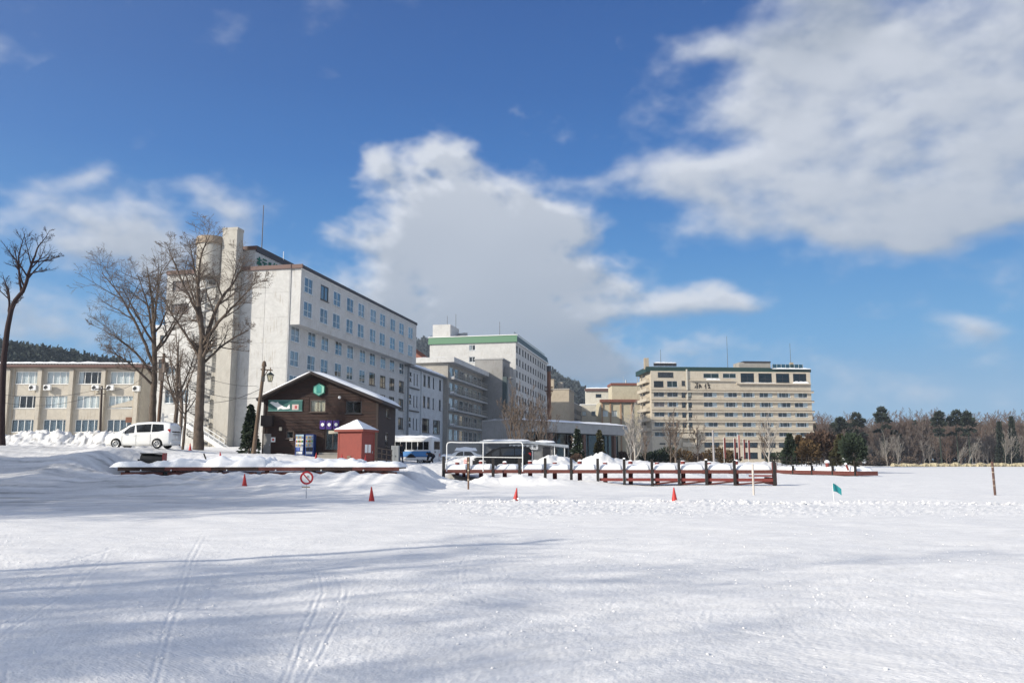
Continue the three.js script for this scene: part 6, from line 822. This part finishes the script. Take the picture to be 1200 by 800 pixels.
  [[203, 384, 73, 0.2, 'slim bare tree nearest the big tree, left of it'], [209, 372, 75, 0.17, 'slim bare tree second left of the big bare tree'], [214, 420, 71, 0.12, 'thin bare sapling right behind the white van tailgate']].forEach(([x, top, D, r, label], i) => { const B = at(x, 518, D), T = at(x + [8, -2, 10][i], top, D), h = T.y - B.y; plantTree('bare_tree', label, B.x, D, [[[0, 0, 0, r], [0.1, h * 0.35, 0, r * 0.85], [(T.x - B.x) * 0.4, h * 0.65, 0.1, r * 0.55], [T.x - B.x, h, 0.2, 0.02]], [[0.1, h * 0.36, 0, r * 0.5], [-0.7, h * 0.6, 0.4, r * 0.35], [-1.2, h * 0.9, 0.6, 0.02]], [[0.12, h * 0.45, 0, r * 0.45], [0.9, h * 0.68, -0.4, r * 0.3], [1.4, h * 0.92, -0.6, 0.02]]], SL, 31 + i, BARK[i === 1 ? 2 : 0], undefined, BARK[2]); });
}
// bare trees farther along the shore
const MID = { ...FULL, depth: 2, count: { 2: 7, 1: 5, 0: 3 }, ratio: { 2: 0.4, 1: 0.55, 0: 0.65 }, from: { 2: 0.15, 1: 0.15, 0: 0.2 }, min: 0.014, lift: 0.18, angle: 0.6 };
[[598, 446, 104, 0.11, 0, 'slim bare tree with fanned crown, leftmost before the glass front hall'], [603, 452, 106, 0.1, 0, 'slim bare tree next to the leftmost one before the hall'], [609, 456, 102, 0.09, 0, 'thin bare tree third from the left before the hall'], [622, 447, 105, 0.1, 0, 'slim bare tree in the middle before the glass front hall'], [633, 462, 103, 0.09, 2, 'pale thin bare tree fifth before the glass front hall'], [640, 470, 107, 0.08, 2, 'short pale bare tree rightmost of the group before the hall'], [744, 468, 106, 0.12, 3, 'white barked birch with forked stem left of the beige hotel'], [739, 490, 104, 0.08, 3, 'short white birch stem beside the forked birch'], [756, 500, 110, 0.06, 2, 'thin pale sapling right of the forked birch'], [792, 478, 135, 0.14, 2, 'bare tree before the left windows of the beige hotel'], [786, 486, 132, 0.1, 0, 'small bare tree left of the beige hotel white downpipe'], [818, 488, 138, 0.1, 2, 'bare tree before the stair balconies of beige hotel'], [902, 478, 140, 0.14, 3, 'pale bare tree before the right half of the beige hotel'], [897, 495, 142, 0.08, 2, 'small bare tree beside the pale one at the beige hotel'], [676, 500, 99, 0.05, 2, 'thin bare sapling rising from behind the small fir']].forEach(([px, top, D, r, m, label], i) => { const x = gx(px, D), h = at(px, top, D).y - groundY(x, D); plantTree(m === 3 ? 'birch_tree' : 'bare_tree', label, x, D, habit(h, r, 200 + i * 7, 0.3, 0.28, 5), { ...MID, min: D > 120 ? 0.02 : 0.014 }, 300 + i, BARK[m], 'bare trees along the far shore', m === 3 ? BARK[3] : BARK[2]); });
single('grey_post', rod([gx(837, 118), groundY(gx(837, 118), 118), -118], [gx(836.7, 118), at(837, 504, 118).y, -118], 0.16, 8, 0.13), std(0.32, 0.30, 0.30, 0.9), 'stout grey wooden post without branches before the beige hotel', 'post');

/* ---------- evergreens and bushes ---------- */
function needles(R, n, place, size, droop = 0.25) {                        // many small sprays of needles, each a bent pair of faces
  const pos = [], a = new THREE.Vector3(), b = new THREE.Vector3();
  for (let k = 0; k < n; k++) { const [x, y, z, ox, oy, oz] = place(R, k); a.set(ox, oy - droop, oz).normalize(); b.set(R() - 0.5, R() - 0.5, R() - 0.5).cross(a).normalize(); const s = size * (0.6 + 0.8 * R()), w = s * 0.34; const tip = [x + a.x * s, y + a.y * s, z + a.z * s], l = [x + b.x * w + a.x * s * 0.35, y + b.y * w + a.y * s * 0.35, z + b.z * w + a.z * s * 0.35], r = [x - b.x * w + a.x * s * 0.35, y - b.y * w + a.y * s * 0.35, z - b.z * w + a.z * s * 0.35]; pos.push(x, y, z, ...l, ...tip, x, y, z, ...tip, ...r); }
  const g = new THREE.BufferGeometry(); g.setAttribute('position', new THREE.Float32BufferAttribute(pos, 3)); g.setAttribute('uv', new THREE.BufferAttribute(new Float32Array(pos.length / 3 * 2), 2)); g.computeVertexNormals(); return g;
}
function conifer(h, r, n, size, seed, tiers = 12) { const ph = mulberry(seed)() * 9; return needles(mulberry(seed), n, (R) => { const t = Math.pow(R(), 0.8), tier = Math.floor(t * tiers), y = h * (0.05 + 0.93 * (tier + 0.8 * R()) / tiers), f = 1 - y / h, an = Math.floor(R() * 9) / 9 * 6.28 + tier * 1.3 + ph + (R() - 0.5) * 0.35, l = r * Math.pow(f, 0.85) * (0.2 + 0.8 * Math.sqrt(R())) * (0.8 + 0.3 * Math.sin(an * 3 + tier)), x = Math.cos(an) * l, z = Math.sin(an) * l; return [x, y - 0.22 * l, z, x + (R() - 0.5) * r * 0.5, 0.1 * r + (R() - 0.5) * r * 0.4, z + (R() - 0.5) * r * 0.5]; }, size); }
function bushShape(h, r, n, size, seed) { return needles(mulberry(seed), n, (R) => { const u = R() * 6.28, v = Math.acos(1 - R() * 1.7), l = Math.pow(R(), 0.35) * (1 + 0.22 * n3(Math.cos(u) * 2 + seed, v * 2, Math.sin(u) * 2)), x = Math.sin(v) * Math.cos(u) * l * r, y = h * 0.5 + Math.cos(v) * l * h * 0.5, z = Math.sin(v) * Math.sin(u) * l * r; return [x, Math.max(0.05, y), z, x, y - h * 0.35, z]; }, size, 0); }
const GREENS = [std(0.022, 0.036, 0.018, 0.9), std(0.052, 0.048, 0.018, 0.9), std(0.09, 0.055, 0.022, 0.9), std(0.082, 0.05, 0.036, 0.9)];
function evergreen(name, label, px, base, top, D, r, n, size, gm, seed, snowy, group, shape = 'cone') {
  const x = gx(px, D), y = at(px, base, D).y, h = at(px, top, D).y - y, o = thing(name, label, shape === 'cone' ? 'conifer' : 'bush', x, y - 0.1, -D, 0, group);
  mk('trunk', cyl(Math.max(0.05, h * 0.018), 0.02, h * 0.95, 0, 0, 0, 7), BARK[0], o); mk('crown', shape === 'cone' ? conifer(h, r, n, size, seed) : bushShape(h, r, n, size, seed), GREENS[gm], o);
  if (snowy) mk('snow_clumps', needles(mulberry(seed + 9), snowy, (R) => { const t = R(), yy = h * (0.1 + 0.85 * t), an = R() * 6.28, l = r * (1 - t * 0.92) * (0.7 + 0.3 * R()); return [Math.cos(an) * l, yy - 0.1 * l, Math.sin(an) * l, Math.cos(an), -0.1, Math.sin(an)]; }, size * 0.9, 0.1), snow, o).userData.kind = 'stuff';
}
evergreen('conifer', 'dense young fir left of the log lamp post', 291, 531, 470, 69, 0.85, 2600, 0.26, 0, 3, 0); evergreen('conifer', 'small dark fir with red shrub at its foot before the hall', 677, 541, 500, 98, 0.95, 2200, 0.28, 0, 5, 40); evergreen('conifer', 'small brownish fir right of the dark fir before the hall', 703, 540, 501, 100, 0.8, 1800, 0.28, 1, 8, 20);
evergreen('red_shrub', 'low rusty red shrub at the foot of the small dark fir', 676, 542, 531, 96, 0.7, 500, 0.18, 3, 12, 6, undefined, 'bush');
evergreen('conifer', 'dark green fir before the right end of the beige hotel', 927, 543, 507, 130, 1.7, 3000, 0.42, 0, 21, 0); evergreen('conifer', 'olive brown conifer beside the dark fir at the beige hotel', 938, 543, 509, 132, 1.9, 3000, 0.42, 2, 23, 0); evergreen('conifer', 'olive green conifer at the shore, left of the snowy dark conifer', 987, 544, 508, 128, 2.3, 3600, 0.42, 1, 27, 0); evergreen('conifer', 'dark rounded conifer with snow patches at the tip of the far pier', 1001, 545, 509, 124, 1.7, 3400, 0.42, 0, 29, 60, undefined, 'bush'); evergreen('round_bush', 'large russet twiggy bush between two conifers at the far pier', 961, 544, 506, 134, 3.0, 3600, 0.46, 3, 33, 0, undefined, 'bush'); evergreen('round_bush', 'brown twiggy bush low beside the russet one', 948, 545, 516, 129, 1.7, 1600, 0.4, 2, 35, 0, undefined, 'bush');
[[800, 527, 1.7, 2, 'golden brown bush left of the beige hotel stair balconies'], [772, 528, 1.5, 0, 'dark evergreen bush before the shaded left foot of the beige hotel'], [783, 524, 1.4, 0, 'tall dark bush second before the left foot of beige hotel'], [842, 524, 2.1, 2, 'broad golden brown bush before the beige hotel ground floor'], [855, 528, 1.5, 2, 'golden brown bush right of the broad one'], [760, 530, 1.3, 0, 'low dark bush beside the white birch'], [822, 531, 1.6, 3, 'low brown bush below the hotel balconies'], [728, 529, 1.2, 3, 'low russet bush left of the white birch'], [912, 530, 1.8, 0, 'dark low bush beside the dark fir']].forEach(([px, top, r, m, label], i) => evergreen('round_bush', label, px, 545, top, 150 + i, r * 1.3, 1000, 0.36, m, 50 + i, 8, 'bushes before the beige hotel', 'bush'));

/* ---------- the wood on the far shore ---------- */
function instanced(name, label, category, geo, mat, list, kind) { const m = new THREE.InstancedMesh(geo, mat, list.length), q = new THREE.Object3D(); list.forEach(([x, y, z, s, r, sy], i) => { q.position.set(x, y, z); q.rotation.y = r; q.scale.set(s, s * (sy ?? 1), s); q.updateMatrix(); m.setMatrixAt(i, q.matrix); }); m.name = numbered(name); m.castShadow = m.receiveShadow = true; scene.add(m); return tag(m, label, category, undefined, kind); }
{
  const R = mulberry(404), farOpt = { depth: 2, count: { 2: 8, 1: 6, 0: 4 }, ratio: { 2: 0.42, 1: 0.46, 0: 0.5 }, from: { 2: 0.1, 1: 0.12, 0: 0.15 }, angle: 0.7, lift: 0.1, min: 0.035 };
  const variants = [1, 2, 3, 4].map((k) => { const g = growTree(habit(17, 0.2, 500 + k, 0.34, 0.3, 5), farOpt, 600 + k); return mergeGeometries([g.trunk, g.crown].map((e) => e.toNonIndexed())); });
  const tones = [std(0.145, 0.108, 0.088, 0.95), std(0.115, 0.088, 0.076, 0.95), std(0.185, 0.15, 0.128, 0.95), std(0.13, 0.09, 0.073, 0.95)], lists = [[], [], [], []], firs = [], fir2 = [];
  for (let k = 0; k < 1500; k++) {
    const a = lerp(0.352, 0.76, R()), depth = Math.pow(R(), 0.8), sh = a < 0.4 ? 302 : 318, D = sh + 6 + depth * 120, X = a * D, sd = shoreDistance(X, D); if (sd < 5) continue;
    const s = (0.8 + 0.42 * R()) * (sd < 14 ? 0.75 : 1) * (1 + 0.14 * n2(X * 0.02, D * 0.02)); (R() < 0.055 ? (R() < 0.5 ? firs : fir2) : lists[Math.floor(R() * 4)]).push([X, groundY(X, D) - 0.3, -D, s, R() * 6.28, 1]);
  }
  ['grey brown bare broadleaf wood along the far lake shore', 'dark bare broadleaf wood along the far lake shore', 'pale grey bare broadleaf trees mixed through the far wood', 'reddish brown bare broadleaf wood along the far lake shore'].forEach((label, i) => instanced('far_forest', label, 'forest', variants[i], tones[i], lists[i], 'stuff'));
  instanced('far_forest', 'dark conifers scattered through the far wood', 'forest', conifer(17, 2.5, 1300, 1.0, 77), std(0.03, 0.04, 0.028, 0.95), firs.map((t) => [t[0], t[1], t[2], t[3] * 0.72, t[4], 1]), 'stuff'); instanced('far_forest', 'rounded pine crowns scattered through the far wood', 'forest', mergeGeometries([cyl(0.25, 0.15, 15, 0, 0, 0, 6), bushShape(3, 2.2, 360, 1.0, 81).translate(0.5, 10.5, 0), bushShape(2.6, 1.7, 260, 1.0, 82).translate(-0.7, 12.6, 0.3), bushShape(2.2, 1.2, 200, 1.0, 83).translate(0.2, 14.4, 0), bushShape(2, 1.5, 200, 1.0, 84).translate(-1, 8.4, 0)].map(clean)), std(0.03, 0.04, 0.028, 0.95), fir2.map((t) => [t[0], t[1], t[2], t[3] * 0.95, t[4], 1]), 'stuff');
  const pale = []; for (let k = 0; k < 150; k++) { const a = lerp(0.39, 0.76, R()), D = 318 + R() * 45, X = a * D; if (shoreDistance(X, D) > 3) pale.push([X, groundY(X, D) - 0.2, -D, 0.5 + 0.35 * R(), R() * 6.28, 1]); }
  instanced('far_forest', 'pale birch stems mixed through the front of the far wood', 'forest', variants[1], std(0.19, 0.17, 0.155, 0.95), pale, 'stuff');
  // trees that stand out from the mass
  const pg = conifer(20, 2.6, 2200, 1.0, 88), pr = mergeGeometries([cyl(0.3, 0.16, 17, 0, 0, 0, 6), bushShape(2.2, 2.3, 300, 0.9, 91).translate(0.3, 15.6, 0), bushShape(2, 1.9, 240, 0.9, 92).translate(-0.7, 17.4, 0.2), bushShape(2.4, 1.2, 220, 0.9, 93).translate(0.4, 19.1, -0.2), bushShape(1.2, 1.5, 140, 0.9, 94).translate(1.4, 13.4, 0.4), bushShape(1, 1.2, 110, 0.9, 95).translate(-1.6, 12, -0.3)].map(clean)), dk = std(0.026, 0.036, 0.026, 0.95);
  [[1008, 484, 322, 1, 'dark pine rising above the wood just right of the beige hotel'], [1037, 477, 326, 1, 'tallest dark pine with flat crown above the wood'], [1104, 482, 322, 1, 'dark pine left of a close pair above the wood'], [1124, 481, 323, 1, 'dark pine, left one of the close pair above the wood'], [1138, 482, 321, 1, 'dark pine, right one of the close pair above the wood'], [1175, 492, 316, 0, 'dark spruce before the pale birches at the right'], [1190, 486, 318, 0, 'broad dark spruce near the right edge of the wood']].forEach(([px, top, D, round, label]) => { const x = gx(px, D), y = groundY(x, D), h = at(px, top, D).y - y, o = thing('pine_tree', label, 'tree', x, y - 0.3, -D, px, 'conifers standing out of the far wood'), m = mk('crown', round ? pr : pg, dk, o); m.scale.set(round ? 1.05 : 0.8, h / (round ? 21.5 : 20), round ? 1.05 : 0.8); if (!round) mk('trunk', cyl(0.25, 0.05, h * 0.9, 0, 0, 0, 6), BARK[1], o); });
  [[1178, 505, 312, 'white birch leaning right behind the brown marker pole'], [1186, 500, 312, 'white birch at the right edge of the far wood'], [1040, 505, 312, 'pale birch above the left end of the reeds'], [1052, 512, 311, 'short pale birch above the reeds'], [1133, 512, 311, 'leaning pale birch left of the brown marker pole'], [1120, 518, 311, 'low leaning pale birch at the wood edge']].forEach(([px, top, D, label], i) => { const x = gx(px, D), h = at(px, top, D).y - groundY(x, D), lean = [0.12, 0.05, -0.05, 0.1, 0.5, 0.6][i], H = habit(h, 0.12, 900 + i, 0.3, 0.3, 4).map((l) => l.map(([a, b, c, r]) => [a + b * lean, b, c, r])); plantTree('birch_tree', label, x, D, H, { ...MID, min: 0.022, count: { 2: 7, 1: 5, 0: 3 } }, 950 + i, std(0.25, 0.23, 0.205, 0.9), 'pale birches at the edge of the far wood'); });
  // dry reeds along the waterline
  const tuft = needles(mulberry(7), 26, (r) => [(r() - 0.5) * 1.4, 0, (r() - 0.5) * 1.0, (r() - 0.5) * 0.5, 1, (r() - 0.5) * 0.5], 1.15, 0), reeds = []; for (let k = 0; k < 2600; k++) { const D = lerp(296, 312, R()), X = lerp(1045, 1240, R()); reeds.push([gx(X, D), 0, -D, (0.45 + 0.5 * R()) * (0.85 + 0.4 * n2(X * 0.06, 4)), R() * 6, 1]); } instanced('reeds', 'band of pale yellow dry reeds along the far waterline', 'reeds', tuft, std(0.50, 0.44, 0.30, 0.95), reeds, 'stuff');
  const brush = bushShape(3, 2.4, 240, 0.8, 95), low = []; for (let k = 0; k < 260; k++) { const D = 312 + R() * 12, X = lerp(1000, 1230, R()); const x = gx(X, D); if (shoreDistance(x, D) > 1) low.push([x, groundY(x, D) - 0.2, -D, 0.5 + 0.8 * R(), R() * 6, 1]); } instanced('undergrowth', 'brown undergrowth at the foot of the far wood', 'undergrowth', brush, std(0.10, 0.075, 0.06, 0.95), low, 'stuff');
}
/* ---------- wooded hills behind ---------- */
function ridge(name, label, pts, D, depth, seed, colour) {
  const pos = [], idx = [], n = pts.length * 6, m = 10, tops = [], c = new THREE.CatmullRomCurve3(pts.map(([px, py]) => at(px, py, D)));
  for (let i = 0; i <= n; i++) { const p = c.getPoint(i / n); for (let j = 0; j <= m; j++) { const t = j / m, hgt = p.y * Math.sin(Math.min(1, t * 1.25) * Math.PI / 2) * (1 + 0.05 * n2(i * 0.5 + seed, j * 0.7)); pos.push(p.x * (1 + (t - 0.8) * depth / D), Math.max(-2, hgt), p.z - (t - 0.8) * depth); } }
  for (let i = 0; i < n; i++) for (let j = 0; j < m; j++) { const a = i * (m + 1) + j, b = a + m + 1; idx.push(a, b, a + 1, b, b + 1, a + 1); }
  const g = new THREE.BufferGeometry(); g.setAttribute('position', new THREE.Float32BufferAttribute(pos, 3)); g.setIndex(idx); g.computeVertexNormals(); const hm = mk(numbered(name), g, std(...colour, 1), scene); tag(hm, label, 'hill', undefined, 'structure');
  const R = mulberry(seed), trees = []; for (let k = 0; k < 2600; k++) { const fi = R() * n, i = Math.min(n - 1, Math.floor(fi)), j = 3 + R() * (m - 3.01), jj = Math.floor(j), a = (i * (m + 1) + jj) * 3, b = a + (m + 1) * 3, t = fi - i, s = j - jj, L3 = (o) => lerp(lerp(pos[a + o], pos[b + o], t), lerp(pos[a + 3 + o], pos[b + 3 + o], t), s); trees.push([L3(0), L3(1) - 1, L3(2), 0.7 + 0.7 * R(), R() * 6, 1]); }
  return trees;
}
{
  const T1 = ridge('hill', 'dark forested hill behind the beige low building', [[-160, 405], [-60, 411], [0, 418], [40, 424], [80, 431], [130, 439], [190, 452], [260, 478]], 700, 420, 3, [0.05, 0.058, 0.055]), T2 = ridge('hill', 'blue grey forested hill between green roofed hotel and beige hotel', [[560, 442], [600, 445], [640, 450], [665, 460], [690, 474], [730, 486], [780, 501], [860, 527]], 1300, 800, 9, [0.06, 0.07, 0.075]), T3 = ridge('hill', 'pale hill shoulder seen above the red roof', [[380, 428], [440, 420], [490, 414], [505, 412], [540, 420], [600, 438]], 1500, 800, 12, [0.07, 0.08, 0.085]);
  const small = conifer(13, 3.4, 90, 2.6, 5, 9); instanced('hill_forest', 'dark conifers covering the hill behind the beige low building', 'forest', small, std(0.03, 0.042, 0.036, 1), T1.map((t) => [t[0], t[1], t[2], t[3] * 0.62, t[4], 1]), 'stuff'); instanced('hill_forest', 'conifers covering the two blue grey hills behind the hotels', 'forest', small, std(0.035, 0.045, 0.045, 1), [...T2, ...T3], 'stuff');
}
/* ---------- crumbs of snow kicked up on the crust ---------- */
{
  const groundCrumb = std(0.80, 0.79, 0.775, 0.9), R = mulberry(808), g = new THREE.IcosahedronGeometry(1, 1), p = g.attributes.position; for (let i = 0; i < p.count; i++) { const k = 1 + 0.3 * n3(p.getX(i) * 1.7, p.getY(i) * 1.7, p.getZ(i) * 1.7); p.setXYZ(i, p.getX(i) * k, p.getY(i) * k * 0.7, p.getZ(i) * k); } g.computeVertexNormals();
  const list = []; const put = (X, D, s) => list.push([X, heightAt(X, D) + s * 0.25, -D, s, R() * 6.28, 1]);
  for (let k = 0; k < 1300; k++) { const D = 5.5 + 24 * Math.pow(R(), 1.4), X = (R() * 2 - 1) * 0.66 * D; if (n2(X * 0.5, D * 0.7) + 0.5 * n2b(X * 2, D * 2) > 0.15) put(X, D, (0.003 + 0.008 * Math.pow(R(), 3)) * (0.7 + D * 0.04)); }
  for (let k = 0; k < 900; k++) { const u = R() * (RIDGE.length - 1.001), i = Math.floor(u), X = lerp(RIDGE[i][0], RIDGE[i + 1][0], u - i) + (R() - 0.5), D = lerp(RIDGE[i][1], RIDGE[i + 1][1], u - i) + (R() + R() - 1) * 1.1; put(X, D, 0.012 + 0.06 * Math.pow(R(), 4)); }
  for (let k = 0; k < 500; k++) { const X = lerp(-2, 26, R()), D = lerp(26.5, 34, R()); put(X, D, 0.01 + 0.03 * Math.pow(R(), 4)); }
  for (const tr of TRACKS) for (let k = 0; k < 14; k++) { const u = R() * (tr.length - 1.001), i = Math.floor(u); put(lerp(tr[i][0], tr[i + 1][0], u - i) + (R() - 0.5) * 0.35, lerp(tr[i][1], tr[i + 1][1], u - i) + (R() - 0.5) * 0.35, 0.004 + 0.014 * Math.pow(R(), 2)); }
  instanced('snow_crumbs', 'loose crumbs of snow strewn over the crust', 'snow', g, groundCrumb, list, 'stuff');
}
/* ---------- trees on the near shore, outside the frame, whose shadows cross the snow ---------- */
{
  const proto = plantTree('shore_tree', 'bare shore tree whose long shadow falls across the snow', -36, 20, habit(19, 0.26, 41, 0.36, 0.3, 7), { ...FULL, min: 0.016 }, 1201, BARK[0], 'bare trees of the near shore', BARK[2]);
  const p2 = plantTree('shore_tree', null, -30, -4, habit(17, 0.24, 43, 0.4, 0.25, 7), { ...FULL, min: 0.016 }, 1203, BARK[0], 'bare trees of the near shore', BARK[2]); p2.userData.label = proto.userData.label;
  [[-44, 24, 1.0, 1], [-40, 14, 0.95, 2.2], [-38, 27, 1.05, 0.7], [-48, 17, 1, 3], [-30, 24.5, 0.8, 4], [-46, 33, 1, 5], [-42, 30, 1.05, 1.7], [-52, 26, 1.1, 2], [-28, -10.5, 0.9, 2.6], [-33, -8, 0.95, 1.1]].forEach(([x, D, s, a], i) => copyOf(i % 2 ? proto : p2, null, x, groundY(x, D) - 0.2, -D, a, s));
  [[-21.5, 5.2, 12, 'bare wooden pole of the near shore, the nearer of two'], [-23, 1.6, 11, 'bare wooden pole of the near shore, the farther of two']].forEach(([x, D, h, label]) => { const o = thing('shore_pole', label, 'pole', x, groundY(x, D) - 0.3, -D); mk('shaft', cyl(0.15, 0.11, h, 0, 0, 0, 10), POLE, o); mk('crossarm', bx(1.4, 0.1, 0.1, 0, h - 0.5, 0.15), TRIM, o); });
  const fir = thing('shore_fir', 'dark fir of the near shore that shades the left of the snow', 'tree', -47, groundY(-47, 28) - 0.2, -28, 0, 'firs of the near shore'); mk('trunk', cyl(0.24, 0.05, 15, 0, 0, 0, 7), BARK[0], fir); mk('crown', conifer(16, 3.0, 5200, 0.75, 66, 20), GREENS[0], fir); [[-52, 24, 1, 2], [-54, 33, 1.1, 4], [-49, 38, 0.9, 5], [-58, 29, 1.1, 3]].forEach(([x, D, s, a]) => copyOf(fir, null, x, groundY(x, D) - 0.2, -D, a, s));
}
scene.fog = new THREE.FogExp2(new THREE.Color().setRGB(0.62, 0.72, 0.86), 0.00016);
renderer.render(scene, camera);
